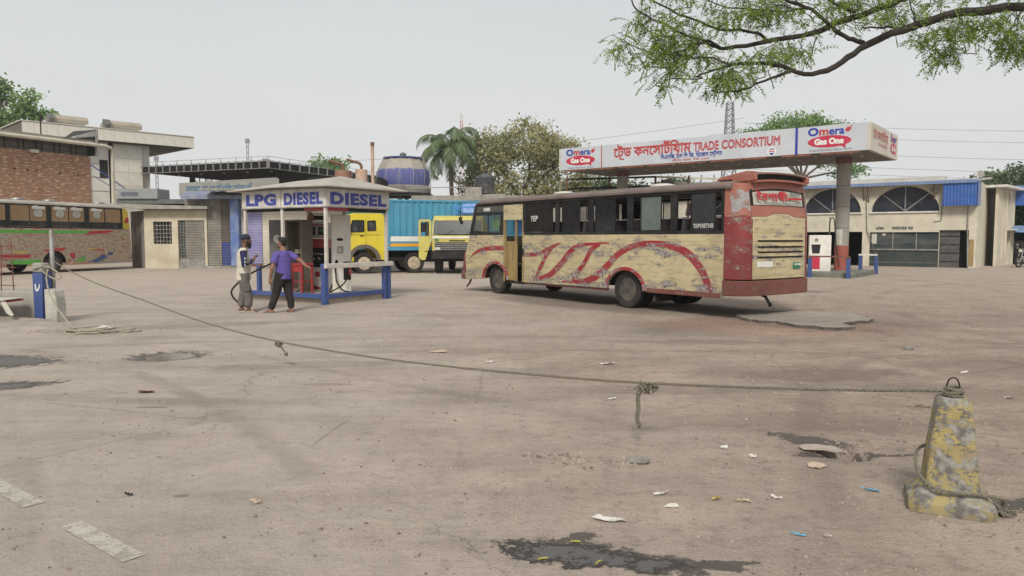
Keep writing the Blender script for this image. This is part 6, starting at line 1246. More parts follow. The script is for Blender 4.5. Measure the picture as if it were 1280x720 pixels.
pw = thing('parapet_building', 'low grey concrete building with a parapet below the water tank', 'building', (-6, 44.3, 0)); MB().box(0, 12, 0, 4, 0, 4.1).build('wall', M['concrete'], pw); MB().box(3.4, 5.6, .2, 1.6, 4.1, 4.2).build('tank_base', M['concrete'], pw); MB().box(3.2, 4.2, -.05, 0, 3.8, 4.6).build('parapet', M['concrete'], pw)
MB().bar((-.2, .1, 4.55), (3.3, .1, 4.6), .05).build('rail', M['steel'], pw); 
# steel frames over the bus roof
sf = thing('steel_rack', 'open rusty steel roof frame seen above the bus roof', 'frame', (3.0, 40.5, 0))
for x in (0, 2.3, 4.8, 6.6): MB().bar((x, 0, 0), (x, 0, 4.9), .1).build('post', M['rust'], sf)
for z in (4.35, 4.85): MB().bar((0, 0, z-.1), (4.8, 0, z+.05), .1).build('beam', M['dark'], sf)
MB().bar((4.8, 0, 4.9), (9.2, 0, 4.75), .1).build('beam', M['cream'], sf); MB().bar((4.8, .5, 4.6), (9.2, .5, 4.6), .08).build('beam', M['steel'], sf)
for x in (7.2, 7.9, 9.0): MB().bar((x, 0, 3.5), (x+.1, 0, 5.0), .07).build('post', M['steel'], sf)
MB().bar((9.1, 0, 4.0), (9.7, 0, 5.1), .06).build('brace', M['steel'], sf); MB().box(5.1, 5.8, -.05, .05, 4.4, 4.75).build('panel', M['grey'], sf)
fb = thing('far_building', 'pale low building seen through the gap over the bus roof', 'building', (2, 62, 0)); MB().box(0, 14, 0, 6, 0, 5.4).build('wall', M['clad'], fb); MB().box(-.3, 14.3, -.3, 6.3, 5.4, 5.6).build('roof_slab', M['steel'], fb)
for i in range(6): MB().box(1+i*2.2, 2.2+i*2.2, -.03, -.001, 3.3, 4.6).build('window', M['dark'], fb)
# ================================================================== trees
def leafmat(n, a, b_, tr=.3):
    m, t, b, N, L = nodes(n); at = N('ShaderNodeAttribute'); at.attribute_name = 'tint'
    L(mixc(t, at.outputs['Fac'], a, b_), b.inputs['Base Color']); b.inputs['Roughness'].default_value = .6
    tl = N('ShaderNodeBsdfTranslucent'); L(mixc(t, at.outputs['Fac'], tuple(x*1.3 for x in a), tuple(x*1.3 for x in b_)), tl.inputs[0])
    ms = N('ShaderNodeMixShader'); ms.inputs[0].default_value = tr; L(b.outputs[0], ms.inputs[1]); L(tl.outputs[0], ms.inputs[2]); L(ms.outputs[0], t.nodes['Material Output'].inputs['Surface']); return m
def leafobj(name, vs, fs, tint, m_, parent, kind='stuff'):
    me = bpy.data.meshes.new(name); me.from_pydata(vs, [], fs); me.materials.append(m_)
    a = me.attributes.new('tint', 'FLOAT', 'FACE'); a.data.foreach_set('value', tint)
    o = bpy.data.objects.new(name, me); C.objects.link(o); o.parent = parent; o['kind'] = kind; return o
M['bark'] = mat('grey_brown_bark', (.12, .095, .075), (.075, .06, .05), 5, rough=.95, bs=30, bstr=.8, stretch=(1, 1, .3)); M['barkdark'] = mat('dark_bark', (.032, .026, .022), (.02, .017, .015), 6, rough=.95, bs=40, bstr=1)
def tree(name, label, loc, h0, blobs, nclump, per, ls, lm, seed, spread=.55, tr=.22, cat='tree', bare=0):
    rr = random.Random(seed); T = thing(name, label, cat, loc); cl = []
    tw = sum(b_[3]*b_[4]*b_[5] for b_ in blobs)
    for bl in blobs:
        for i in range(int(nclump*bl[3]*bl[4]*bl[5]/tw)+1):
            while True:
                p = Vector((rr.gauss(0, 1), rr.gauss(0, 1), rr.gauss(0, 1))).normalized()
                if p.z > -.75: break
            k = rr.uniform(.35, 1.05)**.6; cl.append(Vector((bl[0]+p.x*bl[3]*k, bl[1]+p.y*bl[4]*k, bl[2]+p.z*bl[5]*k)))
    mb = MB(); base = Vector((0, 0, -.1)); fork = Vector((rr.uniform(-.2, .2), 0, h0))
    mb.tube([base, (fork+base)/2+Vector((rr.uniform(-.1, .1), 0, 0)), fork], [tr*1.25, tr, tr*.85], 10); mb.build('trunk', M['bark'], T)
    mb = MB()
    for b_ in blobs:
        c = Vector(b_[:3]); mid = fork.lerp(c, .5)+Vector((rr.uniform(-.4, .4), rr.uniform(-.4, .4), .2)); mb.tube([fork, mid, c], [tr*.6, tr*.4, tr*.18], 7)
        near = sorted(cl, key=lambda q: (q-c).length)[:26]
        for q in near[::2]: mb.tube([mid.lerp(c, rr.uniform(.3, 1)), (c+q)/2+Vector((0, 0, .15)), q], [tr*.16, tr*.09, tr*.03], 5)
    mb.build('branches', M['bark'], T)
    vs, fs, ti = [], [], []
    for q in cl:
        if rr.random() < bare: continue
        tn = rr.random(); s_ = spread*rr.uniform(.6, 1.3)
        for i in range(per):
            p = q+Vector((rr.gauss(0, s_), rr.gauss(0, s_), rr.gauss(0, s_*.62))); d = Vector((rr.gauss(0, 1), rr.gauss(0, 1), rr.gauss(-.3, .7))).normalized(); u = d.orthogonal(); u.rotate(Matrix.Rotation(rr.random()*6.3, 3, d)); l = ls*rr.uniform(.7, 1.4)
            k = len(vs); vs += [p, p+d*l*.5+u*l*.28, p+d*l, p+d*l*.5-u*l*.28]; fs.append((k, k+1, k+2, k+3)); ti.append(min(1, max(0, tn*.6+rr.random()*.45)))
    leafobj('foliage', vs, fs, ti, lm, T); return T
LM1 = leafmat('dusty_leaves', (.12, .14, .055), (.46, .43, .22)); LM2 = leafmat('fresh_leaves', (.08, .17, .045), (.24, .36, .12)); LM3 = leafmat('dark_leaves', (.05, .085, .035), (.15, .2, .09))
LMP = leafmat('palm_leaves', (.08, .13, .05), (.24, .32, .14))
tree('broad_tree', 'large dusty olive tree with a ragged crown behind the water tank', (.6, 56, 0), 4, [(-2.2, 0, 7.5, 2.0, 1.9, 2.0), (.6, 0, 8.5, 2.4, 2.0, 1.9), (3.0, .3, 7.4, 1.9, 1.6, 1.9), (-3.3, .4, 5.4, 1.3, 1.4, 1.4), (.2, 0, 5.4, 3.4, 1.8, 1.5), (4.5, .5, 5.2, 1.3, 1.4, 1.3)], 330, 56, .19, LM1, 3, .42, .3)
tree('rain_tree', 'bright green flat-topped tree rising behind the right end of the sign canopy', (25.6, 66, 0), 6.8, [(-4.4, 0, 10.1, 1.5, 1.8, .7), (-3.2, 0, 10.4, 2.2, 2.2, .9), (-.4, 0, 11.3, 2.8, 2.3, 1.1), (2.6, 0, 10.7, 2.1, 2.2, 1.0), (-1.0, 0, 9.6, 3.4, 2, .7), (3.0, 0, 8.6, 1.6, 1.5, .9), (4.2, 0, 7.4, 1.2, 1.2, .9)], 270, 52, .2, LM2, 5, .4, .2)
tree('leafy_tree', 'green tree rising above the brick building at the left edge', (-41.2, 63, 0), 8, [(-2.4, 0, 13.9, 1.2, 1.4, 1.2), (.5, 0, 12.6, .9, 1.2, 1.3), (1.7, 0, 11.6, .8, 1.1, 1.0), (-1, 0, 11.4, 1.6, 1.4, .9), (-3.4, 0, 12.0, 1.3, 1.4, 1.3)], 120, 40, .26, LM2, 8, .34, .26)
tree('roadside_tree', 'grey green tree behind the annex at the right edge', (40.0, 60, 0), 3, [(-1.4, 0, 5.6, 1.5, 1.6, 1.3), (1.0, 0, 5.9, 2.0, 1.8, 1.5), (3.2, 0, 5.4, 2.0, 2, 1.8), (0, 0, 3.6, 2.6, 1.8, 1.6)], 210, 46, .24, LM3, 11, .4, .26)
tree('slender_tree', 'thin pale green tree behind the roof of the dark canopy', (-19.8, 82, 0), 6, [(-1.3, 0, 9.6, 1.1, 1, .9), (.7, 0, 9.3, 1.0, 1, 1.1), (0, 0, 8.4, 2.0, 1.2, .9)], 70, 26, .28, LM2, 13, .4, .2)
tree('undergrowth_tree', 'dark bush of leaves under the left end of the sign canopy', (6.0, 57, 0), 2.6, [(0, 0, 4.9, 2.0, 1.6, 1.4), (3.0, 0, 4.6, 1.6, 1.4, 1.2), (6.5, 0, 5.2, 1.3, 1.3, .9)], 150, 44, .22, LM3, 15, .36, .2)
tree('hedge_tree', 'leafy shrub growing against the gap beside the annex', (31.6, 49.5, 0), 1.2, [(0, 0, 2.6, 1.2, .8, 1.0), (1.6, 0, 2.7, 1.1, .8, .9)], 60, 40, .16, LM2, 17, .3, .1, cat='shrub')
def palm(loc, H_, nf, Lf, label, seed, droop=1.0):
    rr = random.Random(seed); T = thing('palm_tree', label, 'palm', loc); mb = MB(); mb.tube([(0, 0, -.1), (.1, 0, H_*.5), (0, 0, H_)], [.2, .15, .17], 10); mb.build('trunk', M['bark'], T)
    lm = LMP
    for i in range(nf):
        az = i*2.4+rr.uniform(-.2, .2); el = R(84-92*(i/nf)+rr.uniform(-6, 6)); L_ = Lf*rr.uniform(.85, 1.1); d = Vector((cos(az), sin(az), 0)); p = Vector((0, 0, H_)); pts = [p.copy()]; e = el
        for k in range(12): p = p+(d*cos(e)+Vector((0, 0, sin(e))))*L_/12; pts.append(p.copy()); e -= R(5.5+k*1.2)*droop
        st = MB(); st.tube(pts, [.045*(1-k/14) for k in range(13)], 5); fr = st.build('frond', M['bark'], T); vs, fs, ti = [], [], []; sd_ = d.cross(Vector((0, 0, 1)))
        for k in range(2, 12):
            for j in range(5):
                f = j/5; q = pts[k].lerp(pts[k+1], f); tdir = (pts[k+1]-pts[k]).normalized(); w = .75*sin(pi*min(1, (k+f)/12.5))*(L_/3.4)+.2
                for s_ in (1, -1):
                    ldir = (sd_*s_*.75+tdir*.55+Vector((0, 0, -.45-rr.random()*.4))).normalized(); n_ = tdir*.026; kk = len(vs)
                    vs += [q-n_, q+n_, q+ldir*w*.6+n_*.9+Vector((0, 0, -.03)), q+ldir*w+Vector((0, 0, -.14*w)), q+ldir*w*.6-n_*.9]; fs.append((kk, kk+1, kk+2, kk+3, kk+4)); ti.append(rr.random()*.7)
        leafobj('leaflets', vs, fs, ti, lm, fr)
    return T
palm((-4.5, 54.5, 0), 7.9, 22, 3.6, 'palm with drooping grey green fronds beside the blue cooling tower', 21, 1.25)
palm((36.0, 46, 0), 8.3, 15, 2.9, 'palm whose fronds reach in at the right edge above the roof', 23, 1.0)
# ---- the overhanging neem branch, close to the camera
nt_ = thing('overhanging_tree', 'dark branch with fine feathery green leaves reaching in from the upper right', 'tree', (10.6, 9.6, 0))
OR = Vector((10.6, 9.6, 0))
def bp(x, y, Y): # point at a distance Y in front, given where it is seen
    a = (x-640)/924; b_ = -(y-360)/924; c, s = cos(PITCH), sin(PITCH); r = Vector((a, c+b_*s, -s+b_*c)); return Vector((0, 0, 1.6))+r*(Y/r.y)-OR
mb = MB(); mb.tube([(0, 0, -.1), (.05, 0, 1.5), (-.1, -.05, 3.0), (-.3, -.2, 4.6)], [.3, .24, .2, .17], 14); mb.build('trunk', M['barkdark'], nt_)
BR = [  # (points x, y, depth), start radius, end radius
 ([(1500, 20, 9.4), (1380, 10, 9.3), (1280, 9, 9.2), (1220, 14, 9.1), (1180, 20, 9.1), (1130, 38, 9.0), (1085, 55, 9.0), (1060, 72, 8.9), (1035, 88, 8.9), (1005, 92, 8.8), (975, 82, 8.8), (950, 79, 8.7), (915, 81, 8.7), (890, 88, 8.6), (872, 94, 8.6)], .07, .01),
 ([(1240, -60, 9.7), (1180, -22, 9.6), (1125, 0, 9.5), (1090, 14, 9.5), (1045, 30, 9.4), (1015, 42, 9.3), (975, 49, 9.3), (945, 55, 9.2), (910, 60, 9.2), (895, 58, 9.1), (875, 54, 9.1), (855, 63, 9.0), (838, 67, 9.0)], .052, .012),
 ([(1080, 54, 9.0), (1066, 50, 9.1), (1050, 42, 9.15), (1035, 30, 9.2), (1020, 16, 9.3), (1000, 6, 9.35), (985, 0, 9.4), (965, -10, 9.5)], .03, .016),
 ([(957, 50, 9.2), (945, 41, 9.25), (925, 38, 9.3), (900, 36, 9.3), (875, 28, 9.4), (850, 18, 9.4), (830, 8, 9.5), (815, 0, 9.5)], .022, .01),
 ([(900, 59, 9.1), (880, 50, 9.0), (862, 46, 9.0), (840, 36, 8.9), (815, 24, 8.9), (795, 12, 8.8), (788, -5, 8.8)], .018, .008),
 ([(993, 88, 8.8), (970, 95, 8.7), (950, 103, 8.7), (930, 112, 8.6), (905, 116, 8.6), (890, 113, 8.5)], .02, .006), ([(915, 82, 8.7), (900, 76, 8.7), (890, 72, 8.8), (872, 73, 8.8), (855, 70, 8.9), (830, 67, 8.9), (800, 62, 8.8), (778, 50, 8.8)], .014, .005),
 ([(1132, 34, 9.0), (1115, 35, 9.0), (1095, 34, 8.9), (1078, 34, 8.9)], .016, .01), ([(870, 95, 8.6), (878, 99, 8.5), (850, 98, 8.5), (830, 100, 8.5)], .01, .004), ([(916, 84, 8.7), (915, 95, 8.6), (918, 106, 8.6)], .01, .006),
 ([(1020, 46, 9.3), (1016, 62, 9.2), (1010, 78, 9.1), (1014, 88, 9.0)], .009, .005), ([(985, 8, 9.3), (978, 22, 9.2), (965, 31, 9.1), (945, 34, 9.1), (935, 33, 9.0)], .009, .004), ([(1145, 27, 9.0), (1140, 12, 9.1), (1136, -4, 9.2)], .012, .006), ([(1068, 16, 9.4), (1050, 8, 9.4), (1030, -4, 9.5)], .02, .01),
 ([(1010, 10, 9.5), (980, 14, 9.5), (930, 11, 9.5), (905, 8, 9.4), (880, -2, 9.4)], .014, .006), ([(1200, 18, 9.1), (1195, 40, 9.0), (1190, 60, 9.0), (1188, 72, 8.9)], .008, .003), ([(1280, 8, 9.2), (1270, 25, 9.1), (1262, 45, 9.0), (1258, 62, 8.9)], .012, .004), ([(875, 55, 9.1), (860, 75, 9.0), (840, 90, 8.9), (835, 105, 8.9)], .009, .003)]
mb = MB(); rr = random.Random(31)
for pts, r0, r1 in BR:
    P = [bp(*p) for p in pts]; P = [Vector(q) for q in smoothline([tuple(q) for q in P], 3)]; n = len(P); P = [q+Vector((rr.gauss(0, 1), rr.gauss(0, 1), rr.gauss(0, 1)))*.006 for q in P]
    mb.tube(P, [(r0+(r1-r0)*(i/(n-1))**.8)*rr.uniform(.93, 1.08) for i in range(n)], 8)
mb.tube([(-.3, -.2, 4.5), bp(1600, 15, 9.4), bp(1500, 20, 9.4)], [.15, .11, .09], 10); mb.tube([(-.2, -.2, 4.4), bp(1400, -150, 9.7), bp(1240, -60, 9.7)], [.14, .1, .07], 10)
br_ = mb.build('branches', M['barkdark'], nt_)
tw = MB(); vs, fs, ti = [], [], []
def spray(o, d, L_):
    """one pinnate leaf: a thin rachis with paired narrow leaflets"""
    d = d.normalized(); sdv = d.cross(Vector((rr.gauss(0, .5), rr.gauss(0, .5), 1))).normalized(); pts = [o]; p = o.copy(); dd = d.copy(); n = 6; tn = rr.random()
    for i in range(n):
        dd = (dd+Vector((0, 0, -.14))).normalized(); p = p+dd*L_/n; pts.append(p.copy())
        for s_ in (1, -1):
            l = .052*rr.uniform(.8, 1.15)*(1-.35*abs(i-n*.4)/n); ld = (sdv*s_*.85+dd*.5+Vector((0, 0, -.25*rr.random()))).normalized(); w = ld.cross(Vector((rr.gauss(0, .4), rr.gauss(0, .4), 1))).normalized()*l*.2
            k = len(vs); vs.extend([p, p+ld*l*.45+w, p+ld*l, p+ld*l*.45-w]); fs.append((k, k+1, k+2, k+3)); ti.append(min(1, max(0, tn*.7+rr.uniform(0, .35))))
    tw.tube(pts[::3]+[pts[-1]] if len(pts) > 4 else pts, .0022, 3, cap=False)
CL = [  # clusters: x, y, depth, spread x, spread y (as seen), count
 (780, 52, 8.8, 12, 9, 16), (800, 20, 9, 14, 14, 15), (822, 38, 8.9, 16, 14, 34), (838, 58, 8.9, 16, 12, 42), (850, 30, 9.1, 20, 14, 26), (815, 75, 8.8, 16, 10, 20), (845, 88, 8.8, 18, 10, 26), (870, 70, 8.9, 20, 10, 30), (868, 50, 9.1, 12, 8, 20),
 (908, 92, 8.6, 14, 10, 34), (895, 105, 8.6, 16, 7, 16), (930, 108, 8.6, 14, 6, 12), (935, 75, 8.8, 20, 9, 14), (960, 70, 8.8, 18, 8, 20), (982, 68, 8.9, 16, 9, 26), (998, 60, 9.0, 14, 10, 18), (900, 24, 9.3, 16, 10, 24), (935, 10, 9.4, 24, 9, 30), (970, 8, 9.4, 20, 8, 34), (945, 22, 9.3, 16, 7, 18),
 (1000, 20, 9.2, 20, 12, 18), (1060, 3, 9.4, 22, 7, 36), (1085, 22, 9.2, 20, 10, 18), (1040, 18, 9.2, 12, 8, 12), (1120, 16, 9.1, 18, 12, 24), (1150, 8, 9.1, 22, 9, 22), (1160, 48, 8.9, 16, 9, 30), (1186, 58, 8.9, 14, 10, 20), (1170, 70, 8.9, 12, 8, 14), (1210, 40, 9.0, 16, 10, 24), (1225, 28, 9.0, 18, 7, 22), (1190, 32, 9.0, 20, 8, 18), (1262, 40, 8.9, 14, 14, 36), (1275, 60, 8.9, 12, 10, 34), (1258, 66, 8.9, 10, 6, 8), (1245, 20, 9.0, 18, 9, 16),
 (770, 66, 8.8, 6, 5, 4), (830, 108, 8.8, 12, 5, 7), (1250, -15, 9.2, 40, 12, 40), (1150, -20, 9.3, 60, 14, 60), (1000, -20, 9.4, 80, 14, 80), (850, -15, 9.3, 40, 12, 40), (1330, 40, 9, 30, 25, 60)]
for x, y, Y, sx_, sy_, n in CL:
    for i in range(int(n*1.9)):
        o = bp(x+rr.gauss(0, sx_*.8), y+rr.gauss(0, sy_*.75), Y+rr.gauss(0, .28)); spray(o, Vector((rr.gauss(0, 1), rr.gauss(0, .8), rr.gauss(-.25, .6))), rr.uniform(.13, .24))
    for i in range(max(2, n//8)):
        a = bp(x+rr.gauss(0, sx_), y+rr.gauss(0, sy_), Y); b_ = bp(x+rr.gauss(0, sx_), y-6+rr.gauss(0, sy_), Y+.1); tw.tube([a, (a+b_)/2+Vector((0, 0, .03)), b_], [.004, .005, .006], 4, cap=False)
t_ = tw.build('twigs', M['barkdark'], nt_, clean=False); t_['kind'] = 'stuff'
leafobj('foliage', vs, fs, ti, leafmat('neem_leaves', (.07, .13, .02), (.3, .42, .07), .5), nt_)
# ================================================================== masts and pylons far off
M['pylon'] = mat('far_galvanised_steel', (.2, .2, .21), rough=.7, dirt=0, bstr=0); M['pylonred'] = mat('red_white_mast', (.4, .12, .1), (.55, .5, .48), .25, .49, .51, rough=.7, dirt=0, bstr=0, stretch=(0, 0, 1))
def lattice(name, label, cat, loc, H_, w0, w1, r_, m_, group=None, arms=(), step=1.0):
    T = thing(name, label, cat, loc, 0, group); mb = MB(); c4 = lambda z: [Vector((sx*(w0+(w1-w0)*z/H_)/2, sy*(w0+(w1-w0)*z/H_)/2, z)) for sx, sy in ((1, 1), (-1, 1), (-1, -1), (1, -1))]
    z = 0
    while z < H_-.01:
        z2 = min(H_, z+max(step*.5, step*(w0+(w1-w0)*z/H_)/w0)); a, b_ = c4(z), c4(z2)
        for k in range(4): mb.bar(a[k], b_[k], r_); mb.bar(a[k], b_[(k+1) % 4], r_*.7); mb.bar(a[(k+1) % 4], b_[k], r_*.7)
        z = z2
    mb.build('lattice', m_, T, clean=False)
    if arms:
        mb = MB()
        for z, l in arms: mb.bar((-l, 0, z), (l, 0, z+.3), r_); mb.bar((-l, 0, z), (0, 0, z+1.2), r_); mb.bar((l, 0, z), (0, 0, z+1.2), r_)
        mb.build('cross_arm', m_, T, clean=False)
    return T
lattice('power_pylon', 'grey lattice pylon rising behind the sign canopy', 'pylon', (46.5, 160, 0), 30.5, 3.6, 1.2, .16, M['pylon'], step=2.6)
lattice('radio_mast', 'slim red and white lattice mast behind the palm', 'mast', (-10.8, 160, 0), 28, 1.8, .4, .08, M['pylonred'], step=2)
for x, Y, H_, l in ((-53.1, 150, 21.5, 'tallest lattice mast above the dark canopy roof'), (-49.8, 150, 17.6, 'short lattice mast right of the tallest one over the dark canopy'), (-71.5, 150, 18, 'lattice mast beside the end of the flat roof slab'), (-35.8, 150, 17.0, 'lattice mast over the middle of the dark canopy'), (-24.5, 150, 17.5, 'thin mast beside the rusty exhaust stacks'), (-60.8, 150, 15.4, 'small mast over the left half of the dark canopy')):
    T = thing('lattice_mast', l, 'mast', (x, Y, 0), 0, 'thin masts on the skyline over the dark canopy'); mb = MB(); mb.bar((-.4, 0, 0), (-.15, 0, H_), .12); mb.bar((.4, 0, 0), (.15, 0, H_), .12)
    for i in range(int(H_/1.2)): mb.bar((-.3, 0, i*1.2), (.3, 0, i*1.2+1.2), .08)
    mb.build('lattice', M['pylon'], T, clean=False); MB().box(-.45, .45, -.1, .1, H_-1, H_-.2).build('antenna', M['pylon'], T)
for i, (y0, y1) in enumerate(((40, 42), (52, 50), (76, 77), (110, 100), (118, 109), (127, 117))):
    pass
pl = thing('power_line', 'faint power lines crossing the sky above the cream office', 'power line', (0, 140, 0))
for x0, z0, x1, z1 in ((46.5, 24.5, 190, 25.2), (46.5, 22.4, 190, 22.6), (46.5, 19.4, 190, 18.6), (46.5, 16.8, 190, 16.2), (46.5, 15.4, 190, 14.6), (-60, 16, 46.5, 25.5), (-60, 13.5, 46.5, 23)):
    mb = MB(); mb.tube([(x0+(x1-x0)*k/12, 10, z0+(z1-z0)*k/12-2.0*sin(pi*k/12)) for k in range(13)], .035, 4); mb.build('wire', M['pylon'], pl, clean=False)
# distant tree line and roofs behind everything
rr = random.Random(41); vs, fs, ti = [], [], []
for i in range(9000):
    x = rr.uniform(-120, 150); Y = rr.uniform(98, 118); top = 3.0+1.6*mn.noise(Vector((x*.06, 0, 5)))+1.0*mn.noise(Vector((x*.25, 0, 2))); z = rr.random()**.7*max(1.2, top); p = Vector((x, Y, z)); d = Vector((rr.gauss(0, 1), rr.gauss(0, .5), rr.gauss(0, 1))).normalized(); u = d.orthogonal(); l = rr.uniform(.5, 1.1)
    k = len(vs); vs += [p, p+d*l*.5+u*l*.35, p+d*l, p+d*l*.5-u*l*.35]; fs.append((k, k+1, k+2, k+3)); ti.append(rr.random())
o = leafobj('far_treeline', vs, fs, ti, LM3, None); o['label'] = 'distant low line of trees closing the view'
# ================================================================== bollard and rope
M['bollard'] = chipped('yellow_painted_concrete', (.4, .31, .1), under=(.3, .29, .26), under2=(.13, .12, .11), amt=.497, st=(1, 1, .8), scale=9, grime=.75, rough=.95, c2=(.3, .26, .15))
bo = thing('concrete_bollard', 'yellow painted tapered concrete bollard tied with rope at the right', 'bollard', (2.615, 4.33, gz(2.6, 4.3)), R(-24))
def ringsq(w, z, ch, sk=(0, 0)):
    p = []
    for sx, sy in ((1, 1), (-1, 1), (-1, -1), (1, -1)):
        a, b_ = (sx*(w-ch), sy*w), (sx*w, sy*(w-ch)); p += ([b_, a] if sx*sy > 0 else [a, b_])
    return [(x+sk[0]+.004*mn.noise(Vector((x*9, y*9, z*9))), y+sk[1]+.004*mn.noise(Vector((x*9, y*9, z*9+5))), z) for x, y in p]
def ringstack(levels, cap=True):
    mb = MB(); n = 8
    for l in levels: mb.v += l
    for i in range(len(levels)-1): mb.f += [(i*n+k, i*n+(k+1) % n, (i+1)*n+(k+1) % n, (i+1)*n+k) for k in range(n)]
    mb.f += [tuple(range(n)), tuple((len(levels)-1)*n+k for k in range(n))]; return mb
ringstack([ringsq(.215, -.03, .05), ringsq(.228, .02, .055), ringsq(.222, .06, .055), ringsq(.2, .08, .05), ringsq(.145, .145, .03)]).build('base', M['bollard'], bo, bevel=.008)
ringstack([ringsq(.142, .14, .012), ringsq(.132, .25, .012), ringsq(.12, .37, .012), ringsq(.108, .48, .012), ringsq(.096, .58, .014), ringsq(.088, .64, .02), ringsq(.075, .66, .02)]).build('shaft', M['bollard'], bo, bevel=.006)
mb = MB(); mb.tube(smoothline([(-.03, 0, .62), (-.034, 0, .72), (-.018, 0, .765), (.012, 0, .77), (.03, 0, .735), (.035, 0, .68), (.045, 0, .65)], 4), .0045, 8); mb.build('iron_loop', M['dark'], bo)
def strands(mb, pts, r_=.011, pitch=.075, sub=None, k=3):
    """laid rope: three strands twisted round a path"""
    P = [Vector(p) for p in pts]; out = [[] for _ in range(k)]; s = 0; step = pitch/7; seg_ = 0; acc = []
    L_ = [0]
    for i in range(1, len(P)): L_.append(L_[-1]+(P[i]-P[i-1]).length)
    n = int(L_[-1]/step)+1; j = 0
    for i in range(n+1):
        d_ = min(L_[-1], i*L_[-1]/n)
        while j < len(P)-2 and L_[j+1] < d_: j += 1
        f = (d_-L_[j])/max(1e-6, L_[j+1]-L_[j]); p = P[j].lerp(P[j+1], f); t_ = (P[j+1]-P[j]).normalized(); u = t_.orthogonal() if abs(t_.z) < .9 else Vector((1, 0, 0)); u = Vector((0, 0, 1))-t_*t_.z if abs(t_.z) < .9 else u; u.normalize(); w = t_.cross(u)
        for q in range(k): a = 2*pi*(d_/pitch+q/k); out[q].append(p+(u*cos(a)+w*sin(a))*r_*.52)
    for q in range(k): mb.tube(out[q], r_*.58, 5, cap=False)
mb = MB()
for r_, z, dz in ((.048, .672, .004), (.05, .69, -.004), (.044, .708, .003)): strands(mb, [(r_*cos(a), r_*sin(a), z+dz*sin(a*2)) for a in [i*pi/8 for i in range(17)]], .0095)
mb.build('rope_wrap', M['rope'], bo, clean=False)
mb = MB(); Lp = [(-.07, .16, .33), (-.16, .08, .31), (-.185, -.03, .26), (-.16, -.13, .19), (-.09, -.2, .15), (.02, -.195, .14), (.12, -.185, .14), (.2, -.16, .13), (.255, -.1, .1), (.265, -.05, .06)]
strands(mb, smoothline(Lp, 5), .0105); mb.build('slack_loop', M['rope'], bo, clean=False)
fe = thing('frayed_rope_end', 'frayed rope end lying on the ground at the foot of the yellow bollard', 'rope', (2.82, 4.17, gz(2.82, 4.17)))
rr = random.Random(2); mb = MB()
for i in range(26): a = rr.random()*6.28; mb.tube([(rr.gauss(0, .02), rr.gauss(0, .01), .012), (.05*cos(a)+rr.gauss(0, .015), .03*sin(a), .02+rr.random()*.02), (.09*cos(a+.4), .045*sin(a+.4), .008)], .004, 4, cap=False)
mb.build('fibres', M['rope'], fe, clean=False); mb = MB(); strands(mb, smoothline([(.03, .2, .05), (.06, .12, .015), (.03, .05, .015), (0, 0, .015)], 4), .0105); mb.build('strand', M['rope'], fe, clean=False)
ra = Vector((-8.72, 14.02, 0)); rd = (Vector((2.6, 4.31, 0))-ra).normalized(); RP = [(0.02, 1.17), (1.27, .93), (2.6, .76), (3.91, .63), (5.71, .44), (7.51, .335), (9.32, .325), (10.68, .36), (11.86, .415), (12.81, .475), (14.03, .59), (14.9, .697)]
rp_ = [ra+rd*s_+Vector((0, 0, z)) for s_, z in smoothline(RP, 8)]
mb = MB(); strands(mb, rp_, .0105, .09); barrier = thing('barrier_rope', 'long sagging rope stretched across the yard from the blue post to the yellow bollard', 'rope', (0, 0, 0)); mb.build('rope', M['rope'], barrier, clean=False)
def knot(s_, z, label, tail, big):
    p = ra+rd*s_+Vector((0, 0, z)); T = thing('rope_knot', label, 'knot', tuple(p), 0, 'knots tied in the barrier rope'); mb = MB(); rr = random.Random(int(s_*10))
    for i in range(9 if big else 4):
        c = Vector((rr.uniform(-.02, .05)*(2 if big else .6), rr.uniform(-.02, .02), rr.uniform(-.06, 0)*(1.2 if big else .7))); r_ = rr.uniform(.02, .035); ax = Vector((rr.gauss(0, 1), rr.gauss(0, 1), rr.gauss(0, 1))).normalized(); u = ax.orthogonal().normalized(); w = ax.cross(u)
        strands(mb, [c+(u*cos(a)+w*sin(a)*1.2)*r_ for a in [k*pi/6 for k in range(11)]], .0085, .06)
    mb.build('coil', M['rope'], T, clean=False); mb = MB(); strands(mb, smoothline(tail, 4), .017 if big else .0095, .07)
    e = Vector(tail[-1])
    for i in range(8 if big else 14): mb.tube([e+Vector((0, 0, .01)), e+Vector((rr.gauss(0, .008), rr.gauss(0, .008), -.012)), e+Vector((rr.gauss(0, .014), rr.gauss(0, .012), -.022))], .004, 4, cap=False)
    if not big: mb.sph(e, (.025, .025, .028), 8, 6)
    mb.build('tail', M['rope'], T, clean=False)
knot(7.72, .32, 'small knot with a short hanging tail left of centre on the long rope', [(.01, 0, -.03), (.05, -.01, -.08), (.08, -.01, -.12), (.09, -.01, -.14)], False)
knot(12.83, .47, 'large tangled knot with a long hanging tail near the middle of the picture', [(-.03, 0, -.05), (-.04, 0, -.12), (-.035, 0, -.2), (-.045, 0, -.26), (-.03, 0, -.33)], True)
